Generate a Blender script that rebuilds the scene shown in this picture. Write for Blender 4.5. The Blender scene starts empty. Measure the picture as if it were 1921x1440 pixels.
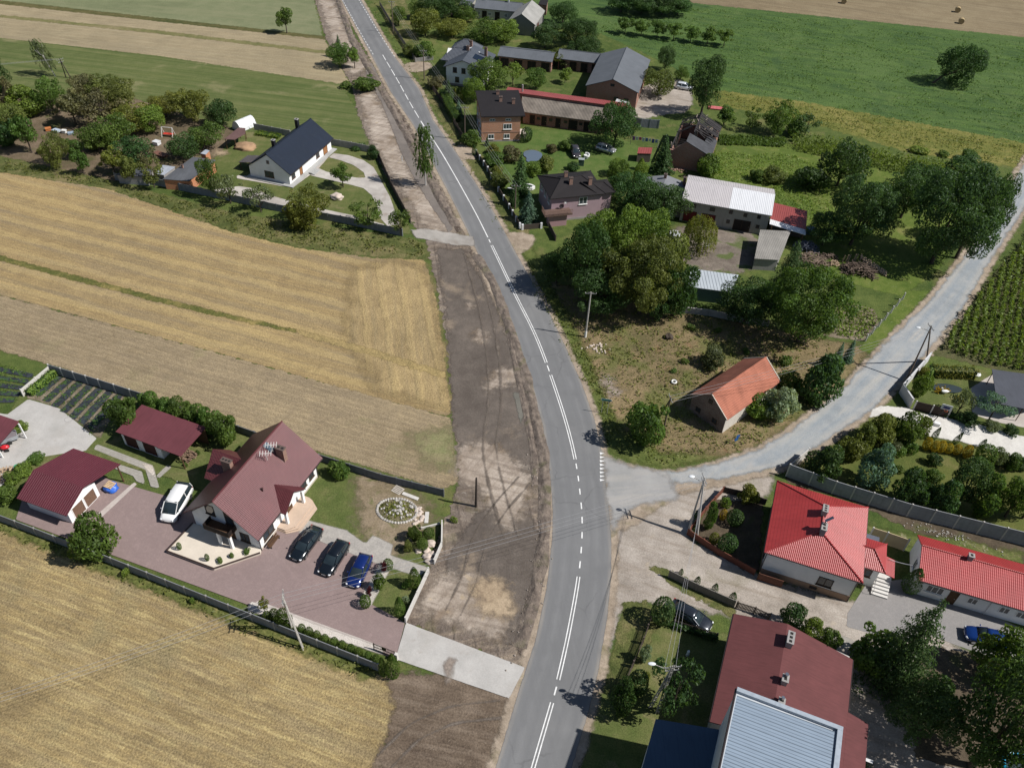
import bpy, bmesh, math, random
import numpy as np
from mathutils import Vector, Matrix, noise as mnoise
rng = np.random.default_rng(7); random.seed(7)
S = bpy.context.scene
R_ = math.radians
# ---------------------------------------------------------------- camera, sky, sun, exposure
CAMH, PITCH, ROLL, FPX = 75.0, R_(42.4), R_(2.85), 1520.0
cd = bpy.data.cameras.new('camera'); cam = bpy.data.objects.new('camera', cd); S.collection.objects.link(cam); S.camera = cam
cd.sensor_width = 36; cd.lens = FPX / 1921 * 36; cd.clip_start = 1; cd.clip_end = 6000
_f = np.array([0, math.cos(PITCH), -math.sin(PITCH)]); _r = np.array([1., 0, 0]); _u = np.cross(_r, _f)
CR = _r * math.cos(ROLL) + _u * math.sin(ROLL); CU = -_r * math.sin(ROLL) + _u * math.cos(ROLL); CF = _f
cam.matrix_world = Matrix(((CR[0], CU[0], -CF[0], 0), (CR[1], CU[1], -CF[1], 0), (CR[2], CU[2], -CF[2], CAMH), (0, 0, 0, 1)))
SUN_EL, SUN_AZ = R_(48), R_(-10)          # azimuth measured from +x towards +y
w = bpy.data.worlds.new('World'); S.world = w; w.use_nodes = True
nt = w.node_tree; sky = nt.nodes.new('ShaderNodeTexSky'); sky.sky_type = 'NISHITA'; sky.sun_disc = False
sky.sun_elevation = SUN_EL; sky.sun_rotation = math.pi / 2 - SUN_AZ; sky.air_density = 1.0; sky.dust_density = 0.6
nt.links.new(sky.outputs[0], nt.nodes['Background'].inputs[0]); nt.nodes['Background'].inputs[1].default_value = 0.06
sl = bpy.data.lights.new('sun', 'SUN'); sl.energy = 5.0; sl.angle = R_(0.5); sl.color = (1, 0.963, 0.91)
so = bpy.data.objects.new('sun', sl); S.collection.objects.link(so)
so.rotation_euler = Vector((math.cos(SUN_EL) * math.cos(SUN_AZ), math.cos(SUN_EL) * math.sin(SUN_AZ), math.sin(SUN_EL))).to_track_quat('Z', 'Y').to_euler()
so.location = (60, -10, 120)
S.view_settings.view_transform = 'Standard'; S.view_settings.look = 'None'; S.view_settings.exposure = 0.22; S.view_settings.gamma = 1
S.cycles.max_bounces = 5; S.cycles.transparent_max_bounces = 24; S.cycles.diffuse_bounces = 2; S.cycles.glossy_bounces = 2
S.cycles.transmission_bounces = 3; S.cycles.use_denoising = True

# ---------------------------------------------------------------- measuring: photo plan point -> ground metres
Q = {'A1': (0, 0, 1/3), 'A2': (560, 0, .27083), 'A3': (860, 120, .27083), 'A4': (1180, 0, .38574), 'A5': (960, 380, .38522), 'A6': (0, 660, 1/3), 'A7': (440, 820, 1/3), 'A8': (1180, 840, .41676), 'B1': (300, 760, .23616), 'B2': (0, 660, .23616), 'B3': (1380, 860, .20833), 'B4': (1640, 960, .19446), 'B5': (1180, 1060, .26381), 'B6': (1280, 1130, .2153), 'B7': (1460, 680, .24302), 'B8': (1180, 640, .16667), 'C1': (200, 210, .13535), 'C2': (420, 200, .1874), 'C3': (790, 40, .15974), 'C4': (1080, 80, .17361), 'C5': (860, 230, .16658), 'C6': (1180, 300, .19781), 'C7': (1440, 400, .16667), 'C8': (640, 880, .27778), 'P': (0, 0, 1)}
def pxl(k, x, y): a, b, s = Q[k]; return a + x * s, b + y * s
def g(k, x, y, z=0.0):
    x, y = pxl(k, x, y)
    d = CR * (x - 960.5) - CU * (y - 720) + CF * FPX
    t = (CAMH - z) / -d[2]
    return np.array([d[0] * t, d[1] * t, z])
def proj(p):
    v = np.array(p, float) - [0, 0, CAMH]; k = v @ CF
    return 960.5 + FPX * (v @ CR) / k, 720 - FPX * (v @ CU) / k
def size_at(k, bx, by, ty, wpx):
    b = g(k, bx, by); t = pxl(k, 0, ty)[1]; lo, hi = 0.05, 40
    for _ in range(30):
        m = (lo + hi) / 2
        if proj((b[0], b[1], m))[1] > t: lo = m
        else: hi = m
    z = (b - [0, 0, CAMH]) @ CF
    return b, lo, wpx * Q[k][2] * z / FPX

# ---------------------------------------------------------------- objects
def link(o, parent=None):
    S.collection.objects.link(o)
    if parent is not None: o.parent = parent
    return o
def tag(o, label=None, cat=None, group=None, kind=None):
    if label: o['label'] = label
    if cat: o['category'] = cat
    if group: o['group'] = group
    if kind: o['kind'] = kind
    return o
def thing(name, label, cat, loc=(0, 0, 0), rz=0.0, group=None):
    o = bpy.data.objects.new(name, None); o.empty_display_size = .3
    o.location = loc; o.rotation_euler = (0, 0, rz); link(o)
    return tag(o, label, cat, group)
def copy_tree(o, parent=None):
    c = o.copy(); link(c)
    if parent is not None: c.parent = parent
    for ch in list(o.children): copy_tree(ch, c)
    return c
def rot2(a): c, s = math.cos(a), math.sin(a); return lambda x, y: (c * x - s * y, s * x + c * y)

class MB:
    """collects faces, builds ONE mesh object with metre-scaled uv"""
    def __init__(s): s.v = []; s.f = []
    def poly(s, pts): n = len(s.v); s.v += [tuple(map(float, p)) for p in pts]; s.f.append(tuple(range(n, n + len(pts)))); return s
    def mesh(s, vs, fs): n = len(s.v); s.v += [tuple(map(float, p)) for p in vs]; s.f += [tuple(n + i for i in f) for f in fs]; return s
    def hexa(s, b, t):   # 4 bottom pts ccw, 4 top pts ccw
        return s.mesh(list(b) + list(t), [(3, 2, 1, 0), (4, 5, 6, 7)] + [(i, (i + 1) % 4, 4 + (i + 1) % 4, 4 + i) for i in range(4)])
    def box(s, x0, x1, y0, y1, z0, z1):
        return s.hexa([(x0, y0, z0), (x1, y0, z0), (x1, y1, z0), (x0, y1, z0)], [(x0, y0, z1), (x1, y0, z1), (x1, y1, z1), (x0, y1, z1)])
    def prism(s, poly2, z0, z1):
        n = len(poly2)
        return s.mesh([(x, y, z0) for x, y in poly2] + [(x, y, z1) for x, y in poly2], [tuple(range(n - 1, -1, -1)), tuple(range(n, 2 * n))] + [(i, (i + 1) % n, n + (i + 1) % n, n + i) for i in range(n)])
    def slab(s, pts, t):  # polygon in 3d, thickened downwards
        n = len(pts); lo = [(p[0], p[1], p[2] - t) for p in pts]
        return s.mesh(list(pts) + lo, [tuple(range(n)), tuple(range(2 * n - 1, n - 1, -1))] + [((i + 1) % n, i, n + i, n + (i + 1) % n) for i in range(n)])
    def tube(s, p, q, r0, r1=None, n=7, caps=True):
        r1 = r0 if r1 is None else r1; p = Vector(p); q = Vector(q); d = (q - p).normalized()
        a = d.orthogonal().normalized(); b = d.cross(a)
        vs = [tuple(c + (a * math.cos(6.28318 * i / n) + b * math.sin(6.28318 * i / n)) * r) for c, r in ((p, r0), (q, r1)) for i in range(n)]
        fs = [(i, (i + 1) % n, n + (i + 1) % n, n + i) for i in range(n)]
        if caps: fs += [tuple(range(n - 1, -1, -1)), tuple(range(n, 2 * n))]
        return s.mesh(vs, fs)
    def bar(s, p, q, wd, h):  # rectangular bar between two points
        p = Vector(p); q = Vector(q); d = (q - p).normalized(); up = Vector((0, 0, 1)) if abs(d.z) < .95 else Vector((0, 1, 0))
        a = d.cross(up).normalized() * wd / 2; b = a.cross(d).normalized() * h / 2
        return s.hexa([p - a - b, p + a - b, p + a + b, p - a + b], [q - a - b, q + a - b, q + a + b, q - a + b])
    def rock(s, c, r, sq=(1, 1, .7), amp=.25, seed=0, sub=2):
        bm = bmesh.new(); bmesh.ops.create_icosphere(bm, subdivisions=sub, radius=1)
        for v in bm.verts:
            k = 1 + amp * mnoise.noise(v.co * 1.7 + Vector((seed * 3.1, seed * 7.7, 0))); v.co *= k
        vs = [(c[0] + v.co.x * r * sq[0], c[1] + v.co.y * r * sq[1], c[2] + v.co.z * r * sq[2]) for v in bm.verts]
        fs = [tuple(v.index for v in f.verts) for f in bm.faces]; bm.free()
        return s.mesh(vs, fs)
    def build(s, name, mat, parent=None, smooth=False, loc=None):
        me = bpy.data.meshes.new(name); me.from_pydata(s.v, [], s.f); me.update()
        uv = me.uv_layers.new(name='UVMap').data
        for p in me.polygons:
            n = p.normal
            u = Vector((0, 0, 1)).cross(n)
            u = Vector((1, 0, 0)) if u.length < .05 else u.normalized()
            vv = n.cross(u)
            for li in p.loop_indices:
                c = me.vertices[me.loops[li].vertex_index].co
                uv[li].uv = (c.dot(u), c.dot(vv))
        if smooth: me.polygons.foreach_set('use_smooth', [True] * len(me.polygons))
        if mat is not None: me.materials.append(mat)
        o = bpy.data.objects.new(name, me); link(o, parent)
        if loc is not None: o.location = loc
        return o

# ---------------------------------------------------------------- materials
class NB:
    def __init__(s, name):
        s.m = bpy.data.materials.new(name); s.m.use_nodes = True; s.t = s.m.node_tree; s.t.nodes.clear()
        s.out = s.n('ShaderNodeOutputMaterial'); s.b = s.n('ShaderNodeBsdfPrincipled'); s.l(s.b.outputs[0], s.out.inputs[0])
    def n(s, t, **k):
        x = s.t.nodes.new(t)
        for a, b in k.items(): setattr(x, a, b)
        return x
    def l(s, a, b): s.t.links.new(a, b)
    def put(s, sock, v):
        if v is None: return
        if hasattr(v, 'is_output'): s.l(v, sock)
        elif isinstance(v, (tuple, list)): sock.default_value = (*v, 1) if len(v) == 3 and sock.type == 'RGBA' else v
        else: sock.default_value = v
    def math(s, op, a, b=None, c=None, clamp=False):
        x = s.n('ShaderNodeMath', operation=op, use_clamp=clamp); s.put(x.inputs[0], a); s.put(x.inputs[1], b)
        if c is not None: s.put(x.inputs[2], c)
        return x.outputs[0]
    def mix(s, f, a, b, mode='MIX'):
        x = s.n('ShaderNodeMix', data_type='RGBA', blend_type=mode); s.put(x.inputs[0], f); s.put(x.inputs[6], a); s.put(x.inputs[7], b); return x.outputs[2]
    def noise(s, vec, scale, detail=4, rough=.55, dist=0.):
        x = s.n('ShaderNodeTexNoise'); s.put(x.inputs['Vector'], vec); x.inputs['Scale'].default_value = scale; x.inputs['Detail'].default_value = detail
        x.inputs['Roughness'].default_value = rough; x.inputs['Distortion'].default_value = dist; return x.outputs[0]
    def rng(s, v, a, b, c=0., d=1., smooth=False):
        x = s.n('ShaderNodeMapRange', interpolation_type='SMOOTHSTEP' if smooth else 'LINEAR'); s.put(x.inputs[0], v)
        for i, q in enumerate((a, b, c, d)): s.put(x.inputs[i + 1], q)
        return x.outputs[0]
    def mapv(s, vec, rz=0., sc=(1, 1, 1), loc=(0, 0, 0)):
        if rz and sc != (1, 1, 1): vec = s.mapv(vec, rz); rz = 0.
        x = s.n('ShaderNodeMapping'); s.put(x.inputs[0], vec); x.inputs['Rotation'].default_value = (0, 0, rz); x.inputs['Scale'].default_value = sc; x.inputs['Location'].default_value = loc; return x.outputs[0]
    def sep(s, v): x = s.n('ShaderNodeSeparateXYZ'); s.l(v, x.inputs[0]); return x.outputs
    def bump(s, h, strength=.5, dist=.1):
        x = s.n('ShaderNodeBump'); s.put(x.inputs['Height'], h); x.inputs['Strength'].default_value = strength; x.inputs['Distance'].default_value = dist; s.l(x.outputs[0], s.b.inputs['Normal'])
    def pos(s): return s.n('ShaderNodeNewGeometry').outputs['Position']
    def uv(s): return s.n('ShaderNodeTexCoord').outputs['UV']
    def objc(s): return s.n('ShaderNodeTexCoord').outputs['Object']
    def attr(s, a): x = s.n('ShaderNodeAttribute'); x.attribute_name = a; return x.outputs['Fac']
    def fin(s, col, rough=.8, metal=0., spec=None):
        s.put(s.b.inputs['Base Color'], col); s.put(s.b.inputs['Roughness'], rough); s.put(s.b.inputs['Metallic'], metal)
        if spec is not None: s.b.inputs['Specular IOR Level'].default_value = spec
        return s.m
_mc = {}
def cached(fn):
    def wfn(*a, **k):
        key = (fn.__name__, repr(a), repr(sorted(k.items())))
        if key not in _mc: _mc[key] = fn(*a, **k)
        return _mc[key]
    return wfn
def hexmul(c, k): return tuple(min(1, x * k) for x in c)
@cached
def plain(name, col, rough=.7, metal=0., var=.12, scale=3.):
    m = NB(name); p = m.objc(); n = m.noise(p, scale, 5)
    return m.fin(m.mix(m.rng(n, .3, .7), hexmul(col, 1 - var), hexmul(col, 1 + var)), rough, metal)
@cached
def plaster(name, col, dirt=.35):
    m = NB(name); p = m.objc(); n = m.noise(p, .7, 6, .6); st = m.noise(m.mapv(p, sc=(3, 3, .25)), 1.5, 4)
    z = m.sep(p)[2]
    base = m.mix(m.rng(n, .35, .75), col, hexmul(col, .86))
    c = m.mix(m.math('MULTIPLY', m.rng(st, .5, .8), dirt), base, hexmul(col, .55))
    m.bump(m.noise(p, 12, 3), .15, .02)
    return m.fin(c, .85)
@cached
def tile(name, col, pu=.2, pv=.35, rough=.45, wear=.25, flat=False, spec=.35):
    """pressed metal / clay tile: waves across the slope and a step every course"""
    m = NB(name); u = m.sep(m.uv()); 
    wu = m.math('SINE', m.math('MULTIPLY', u[0], 6.28318 / pu)); fv = m.math('FRACT', m.math('MULTIPLY', u[1], 1 / pv))
    n = m.noise(m.objc(), .5, 5); nf = m.noise(m.objc(), 9, 3)
    c = m.mix(m.rng(n, .3, .75), hexmul(col, 1 + wear * .5), hexmul(col, 1 - wear)); c = m.mix(m.rng(nf, .3, .7, 0, .25), c, hexmul(col, .6))
    sk = m.noise(m.mapv(m.uv(), sc=(1.3, .16, 1)), 1, 5, .6); c = m.mix(m.rng(sk, .5, .72, 0, .4), c, hexmul(col, .62)); c = m.mix(m.rng(m.noise(m.objc(), 1.4, 5, .65), .56, .74, 0, .35), c, tuple(x * .75 + .022 for x in col))
    groove = m.math('MULTIPLY', m.rng(fv, 0, .16, 1, 0), .0 if flat else .45)
    c = m.mix(groove, c, hexmul(col, .45))
    h = m.math('ADD', m.math('MULTIPLY', wu, .5), m.math('MULTIPLY', fv, 0.0 if flat else -.8))
    m.bump(h, .9, pu * .16)
    return m.fin(c, rough, 0, spec)
@cached
def sheetmetal(name, col, period=.25, rough=.4, wear=.2, metal=.0, line=.35):
    m = NB(name); u = m.sep(m.uv()); f = m.math('FRACT', m.math('MULTIPLY', u[0], 1 / period))
    rib = m.math('MULTIPLY', m.rng(f, 0, .14, 0, 1, True), m.rng(f, .5, .64, 1, 0, True))
    n = m.noise(m.objc(), .35, 5, .6); st = m.noise(m.mapv(m.uv(), sc=(2.5, .3, 1)), 1, 4)
    c = m.mix(m.rng(n, .35, .7), col, hexmul(col, 1 - wear)); c = m.mix(m.rng(st, .5, .75, 0, .35), c, hexmul(col, .6)); c = m.mix(m.math('MULTIPLY', m.rng(m.math('ABSOLUTE', m.math('SUBTRACT', f, .57)), 0, .12, 1, 0), line), c, hexmul(col, .35))
    m.bump(rib, .9, period * .12)
    return m.fin(c, rough, metal, .4)
@cached
def felt(name, col, seam=1.0, wear=.25):
    m = NB(name); u = m.sep(m.uv()); f = m.math('FRACT', m.math('MULTIPLY', u[0], 1 / seam))
    n = m.noise(m.objc(), .4, 6, .62); nf = m.noise(m.mapv(m.uv(), sc=(6, .7, 1)), 1, 4)
    c = m.mix(m.rng(n, .3, .72), hexmul(col, 1 + wear), hexmul(col, 1 - wear)); c = m.mix(m.rng(nf, .45, .75, 0, .45), c, hexmul(col, .62))
    c = m.mix(m.math('MULTIPLY', m.rng(f, 0, .05, 1, 0), .5), c, hexmul(col, .5))
    m.bump(n, .25, .05)
    return m.fin(c, .8, 0, .3)
@cached
def brick(name, c1, c2, mortar=(.35, .32, .28), scale=1.0, stain=.3):
    m = NB(name); t = m.n('ShaderNodeTexBrick'); m.l(m.uv(), t.inputs[0]); t.inputs['Scale'].default_value = scale
    t.inputs['Brick Width'].default_value = .26; t.inputs['Row Height'].default_value = .085; t.inputs['Mortar Size'].default_value = .012
    m.put(t.inputs[1], c1); m.put(t.inputs[2], c2); m.put(t.inputs[3], mortar)
    n = m.noise(m.objc(), .5, 6, .6); n2 = m.noise(m.objc(), 2.2, 4)
    c = m.mix(m.rng(n, .4, .75, 0, stain), t.outputs[0], hexmul(c1, .45)); c = m.mix(m.rng(n2, .45, .75, 0, .3), c, hexmul(c2, 1.25))
    m.bump(t.outputs[1], -.3, .02)
    return m.fin(c, .9, 0, .2)
@cached
def concrete_panel(name, col, bands=.5):
    m = NB(name); u = m.sep(m.uv()); f = m.math('FRACT', m.math('MULTIPLY', u[1], 1 / bands))
    n = m.noise(m.objc(), .8, 6, .6); st = m.noise(m.mapv(m.uv(), sc=(2.2, .3, 1)), 1.3, 5)
    c = m.mix(m.rng(n, .3, .7), hexmul(col, 1.1), hexmul(col, .8)); c = m.mix(m.rng(st, .48, .78, 0, .5), c, hexmul(col, .5))
    c = m.mix(m.math('MULTIPLY', m.rng(f, 0, .1, 1, 0), .45), c, hexmul(col, .45)); m.bump(m.noise(m.objc(), 14, 3), .3, .02)
    return m.fin(c, .9, 0, .2)
@cached
def glass(name='window_glass', col=(.035, .045, .055)):
    m = NB(name); n = m.noise(m.objc(), .8, 2)
    return m.fin(m.mix(n, hexmul(col, .6), hexmul(col, 1.5)), .06, 0, .6)
@cached
def paint(name, col, rough=.25, coat=.6, metal=.0):
    m = NB(name); n = m.noise(m.objc(), 40, 2); m.fin(m.mix(m.rng(n, .4, .6), hexmul(col, .93), hexmul(col, 1.07)), m.rng(m.noise(m.objc(), 2, 3), .3, .7, rough * .8, rough * 1.3), metal)
    m.b.inputs['Coat Weight'].default_value = coat; m.b.inputs['Coat Roughness'].default_value = .06
    return m.m
@cached
def wood(name, col, sc=(1, 1, 8)):
    m = NB(name); n = m.noise(m.mapv(m.objc(), sc=sc), 2.5, 5, .65)
    m.bump(n, .3, .02); return m.fin(m.mix(m.rng(n, .3, .7), hexmul(col, 1.25), hexmul(col, .6)), .8, 0, .25)
@cached
def foliage(name, c, spread=.45, yel=.0):
    m = NB(name); cv = m.attr('cv'); r = m.n('ShaderNodeObjectInfo').outputs['Random']
    lo = hexmul(c, 1 - spread); hi = (c[0] * (1 + spread * 1.25), c[1] * (1 + spread), c[2] * (1 + spread * .5))
    col = m.mix(cv, lo, hi); n = m.noise(m.objc(), 1.6, 3); col = m.mix(m.rng(n, .4, .65, 0, .35), col, (c[0] * 1.7, c[1] * 1.35, c[2] * .9))
    h = m.n('ShaderNodeHueSaturation'); m.l(col, h.inputs['Color']); m.l(m.rng(r, 0, 1, .485, .512), h.inputs['Hue']); m.l(m.rng(m.math('FRACT', m.math('MULTIPLY', r, 7.31)), 0, 1, .85, 1.2), h.inputs['Value'])
    m.fin(h.outputs[0], .55, 0, .3)
    tr = m.n('ShaderNodeBsdfTranslucent'); m.l(m.mix(.5, h.outputs[0], (c[0] * 2.2, c[1] * 2.0, c[2] * .6)), tr.inputs[0])
    mx = m.n('ShaderNodeMixShader'); mx.inputs[0].default_value = .4; m.l(m.b.outputs[0], mx.inputs[1]); m.l(tr.outputs[0], mx.inputs[2]); m.l(mx.outputs[0], m.out.inputs[0])
    return m.m
@cached
def gmat(name, c0, c1, c2, big=.05, mid=.5, fine=5., fstr=.35, streak=None, stripe=None, patch=None, bump=.4, bdist=.08, amp=.8, esc=.8, soft=.12, rough=.95, lanes=None, cracks=0):
    """ground cover: three tones from noise, optional drawn-out streaks and periodic rows, ragged blend at the rim (attribute sd)"""
    m = NB(name); p = m.pos()
    nb = m.noise(p, big, 4, .55); nm = m.noise(p, mid, 6, .62)
    f = m.math('ADD', m.math('MULTIPLY', nb, .5), m.math('MULTIPLY', nm, .5))
    r = m.n('ShaderNodeValToRGB'); m.l(f, r.inputs[0]); e = r.color_ramp.elements
    e[0].position = .36; e[0].color = (*c0, 1); e[1].position = .64; e[1].color = (*c2, 1); x = e.new(.5); x.color = (*c1, 1)
    c = r.outputs[0]; h = None
    if streak:
        for (ang, along, across, amt, col) in streak:
            ns = m.noise(m.mapv(p, rz=-ang, sc=(along, across, 1)), 1, 5, .6)
            c = m.mix(m.rng(ns, .46, .66, 0, amt, True), c, col)
    if stripe:
        for (ang, period, duty, amt, col) in stripe:
            y = m.sep(m.mapv(p, rz=-ang))[1]; wob = m.math('MULTIPLY', m.noise(p, .12, 2), period * .45)
            wob = m.math('ADD', wob, m.math('MULTIPLY', m.noise(p, 1.2, 3), period * .25))
            fr = m.math('FRACT', m.math('MULTIPLY', m.math('ADD', y, wob), 1 / period)); tri = m.math('ABSOLUTE', m.math('SUBTRACT', fr, .5))
            k = m.rng(tri, duty * .5 - .07, duty * .5 + .07, 1, 0, True); brk = m.rng(m.noise(p, .9, 4, .65), .3, .6, .35, 1)
            c = m.mix(m.math('MULTIPLY', m.math('MULTIPLY', k, brk), amt), c, col); h = k
    if patch:
        for (sc, lo, hi, amt, col) in patch:
            c = m.mix(m.rng(m.noise(p, sc, 5, .6, .4), lo, hi, 0, amt, True), c, col)
    if lanes:
        s0 = m.math('ADD', m.attr('sd'), m.math('MULTIPLY', m.math('SUBTRACT', m.noise(p, .5, 4, .6), .5), .5))
        for (pos_, wd, amt, col) in lanes:
            k = m.rng(m.math('ABSOLUTE', m.math('SUBTRACT', s0, pos_)), 0, wd, 1, 0, True); c = m.mix(m.math('MULTIPLY', m.math('MULTIPLY', k, m.rng(m.noise(p, .25, 4), .3, .6)), amt), c, col)
    if cracks:
        vt = m.n('ShaderNodeTexVoronoi', feature='DISTANCE_TO_EDGE'); vm = m.n('ShaderNodeVectorMath', operation='ADD'); nz = m.n('ShaderNodeTexNoise'); nz.inputs['Scale'].default_value = .8; m.l(p, nz.inputs['Vector']); m.l(p, vm.inputs[0]); m.l(nz.outputs[1], vm.inputs[1]); m.l(vm.outputs[0], vt.inputs['Vector']); vt.inputs['Scale'].default_value = .16
        c = m.mix(m.math('MULTIPLY', m.math('MULTIPLY', m.rng(vt.outputs['Distance'], 0, .016, 1, 0), m.rng(m.noise(p, .09, 3), .48, .6)), cracks), c, (.06, .06, .062))
    nf = m.noise(p, fine, 4, .7)
    c = m.mix(1.0, c, m.mix(m.rng(nf, .3, .7), (1 - fstr,) * 3, (1 + fstr,) * 3), 'MULTIPLY')
    hh = m.math('ADD', m.math('MULTIPLY', nf, .6), m.math('MULTIPLY', nm, .6))
    if h is not None: hh = m.math('ADD', hh, m.math('MULTIPLY', h, .3))
    m.bump(hh, bump, bdist); m.fin(c, rough, 0, .15)
    sd = m.math('ADD', m.attr('sd'), m.math('MULTIPLY', m.math('SUBTRACT', m.noise(p, esc, 6, .65), .5), amp * 2))
    a = m.rng(sd, -soft, soft, 0, 1, True)
    tr = m.n('ShaderNodeBsdfTransparent'); mx = m.n('ShaderNodeMixShader'); m.l(a, mx.inputs[0]); m.l(tr.outputs[0], mx.inputs[1]); m.l(m.b.outputs[0], mx.inputs[2]); m.l(mx.outputs[0], m.out.inputs[0])
    return m.m

# ---------------------------------------------------------------- ground sheets with a signed distance to their rim
def pip_sdf(P, poly):
    x, y = P[:, 0], P[:, 1]; n = len(poly); ins = np.zeros(len(P), bool); d = np.full(len(P), 1e9)
    for i in range(n):
        a, b = poly[i], poly[(i + 1) % n]; e = b - a; L = e @ e + 1e-9
        t = np.clip(((x - a[0]) * e[0] + (y - a[1]) * e[1]) / L, 0, 1)
        d = np.minimum(d, np.hypot(x - a[0] - t * e[0], y - a[1] - t * e[1]))
        c = ((a[1] > y) != (b[1] > y)) & (x < (b[0] - a[0]) * (y - a[1]) / (b[1] - a[1] + 1e-12) + a[0]); ins ^= c
    return np.where(ins, d, -d)
_lvl = [0]; _sheets = []
def smooth_poly(pts, it=2):
    p = np.array(pts)
    for _ in range(it):
        n = np.roll(p, -1, 0); p = np.stack([p * .75 + n * .25, p * .25 + n * .75], 1).reshape(-1, 2)
    return p
def sheet(name, mat, k, pts, sm=0, margin=1.2, cell=None, world=False, kind='structure', z=None):
    poly = np.array(pts, float)[:, :2] if world else np.array([g(k, *p)[:2] for p in pts])
    if sm: poly = smooth_poly(poly, sm)
    lo, hi = poly.min(0) - margin, poly.max(0) + margin
    area = (hi - lo).prod(); cell = cell or min(2.5, max(.3, math.sqrt(area / 9000)))
    nx, ny = [int(math.ceil(v / cell)) + 1 for v in hi - lo]
    gx, gy = np.meshgrid(lo[0] + np.arange(nx) * cell, lo[1] + np.arange(ny) * cell); P = np.stack([gx.ravel(), gy.ravel()], 1)
    sd = pip_sdf(P, poly)
    i = (np.arange(nx - 1)[None] + np.arange(ny - 1)[:, None] * nx).ravel(); fa = np.stack([i, i + 1, i + 1 + nx, i + nx], 1)
    fa = fa[sd[fa].max(1) > -margin]
    used = np.unique(fa); remap = np.zeros(len(P), int); remap[used] = np.arange(len(used)); fa = remap[fa]; P = P[used]; sd = sd[used]
    ps = P[sd > -margin]; ps = ps[::max(1, len(ps) // 500)]; lv = 1
    for (pl, l2, h2, mg2, v2) in _sheets:      # one step above every sheet it overlaps
        if v2 >= lv and (lo < h2).all() and (hi > l2).all() and (pip_sdf(ps, pl) > -mg2).any(): lv = v2 + 1
    _sheets.append((poly, lo, hi, margin, lv)); _lvl[0] = max(_lvl[0], lv); zz = .004 * lv if z is None else z
    me = bpy.data.meshes.new(name); me.from_pydata(np.column_stack([P, np.full(len(P), zz)]).tolist(), [], fa.tolist())
    at = me.attributes.new('sd', 'FLOAT', 'POINT'); at.data.foreach_set('value', sd.astype(np.float32)); me.materials.append(mat)
    o = bpy.data.objects.new(name, me); link(o); o['kind'] = kind
    return o
# ================================================================ GROUND
GA = R_(-17.5); GF = R_(-9.3)
GREEN = gmat('mown_grass', (.045, .075, .016), (.075, .11, .025), (.14, .15, .045), big=.09, mid=.7, fine=6, patch=[(.25, .55, .72, .6, (.19, .165, .07))], bump=.6)
M_YARD = gmat('lawn', (.06, .085, .022), (.092, .11, .034), (.14, .135, .055), big=.08, mid=.5, fine=7, patch=[(.35, .56, .7, .8, (.17, .15, .075))], bump=.6)
M_BRIGHT = gmat('fresh_grass', (.06, .095, .016), (.09, .125, .024), (.135, .155, .042), big=.1, mid=.6, fine=6, patch=[(.08, .5, .66, .5, (.05, .085, .018)), (.3, .56, .72, .5, (.21, .19, .07)), (2.2, .62, .72, .5, (.33, .34, .22))], bump=.7)
M_MEADOW = gmat('clover_meadow', (.042, .078, .022), (.06, .104, .028), (.088, .128, .04), big=.05, mid=.35, fine=3.5, fstr=.45, patch=[(.03, .48, .62, .55, (.085, .135, .04)), (.09, .55, .7, .5, (.03, .062, .024))], streak=[(GA, .06, .5, .5, (.09, .15, .034)), (GA, .10, .8, .6, (.028, .062, .022))], bump=1., bdist=.25, amp=1.5)
M_STRAW = gmat('straw_stubble', (.215, .153, .078), (.285, .207, .10), (.365, .268, .127), big=.04, mid=.4, fine=5, fstr=.4, streak=[(GA, .04, .8, .5, (.19, .155, .10)), (GA, .25, 3., .35, (.40, .30, .14)), (GA, .03, .5, .5, (.21, .17, .115))],
               stripe=[(GA, .7, .5, .25, (.19, .145, .085)), (GA, 3.7, .36, .45, (.43, .325, .15))], bump=1, bdist=.2)
M_STRAW2 = gmat('straw_headland', (.23, .17, .088), (.30, .222, .114), (.375, .28, .14), big=.05, mid=.4, fine=5, fstr=.4, streak=[(R_(101), .06, .9, .45, (.24, .19, .11)), (R_(101), .3, 3., .3, (.40, .30, .14))],
                stripe=[(R_(103), 3.1, .3, .28, (.43, .325, .15))], bump=1, bdist=.2, amp=3.5, esc=.22, soft=1.6)
M_STUB = gmat('tan_stubble', (.20, .155, .095), (.26, .205, .13), (.325, .255, .155), big=.05, mid=.5, fine=6, fstr=.42, streak=[(GA, .05, .8, .5, (.19, .15, .10)), (GA, .3, 3.5, .4, (.36, .28, .165))], stripe=[(GA, .9, .5, .3, (.175, .135, .085))], patch=[(.12, .56, .7, .35, (.19, .18, .085))], bump=1, bdist=.15)
M_STUB1 = gmat('pale_stubble', (.20, .147, .073), (.28, .208, .098), (.38, .285, .132), big=.06, mid=.4, fine=5, fstr=.45, streak=[(GA, .05, .7, .55, (.30, .235, .135)), (GA, .22, 2.6, .5, (.52, .42, .20)), (R_(70), .2, 2.5, .3, (.27, .21, .12))], stripe=[(GA, .85, .5, .4, (.19, .145, .08)), (GA, 6.5, .08, .5, (.15, .115, .065))], patch=[(.045, .5, .62, .5, (.17, .125, .065)), (.16, .52, .68, .55, (.22, .185, .10))], bump=1, bdist=.2, amp=1.6)
M_FAR = gmat('far_stubble', (.20, .165, .105), (.245, .20, .125), (.295, .24, .15), big=.03, mid=.25, fine=4, fstr=.3, streak=[(GF, .03, .7, .5, (.245, .205, .135)), (GF, .1, 1.6, .35, (.37, .32, .20))], bump=.6, amp=1.5)
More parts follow.
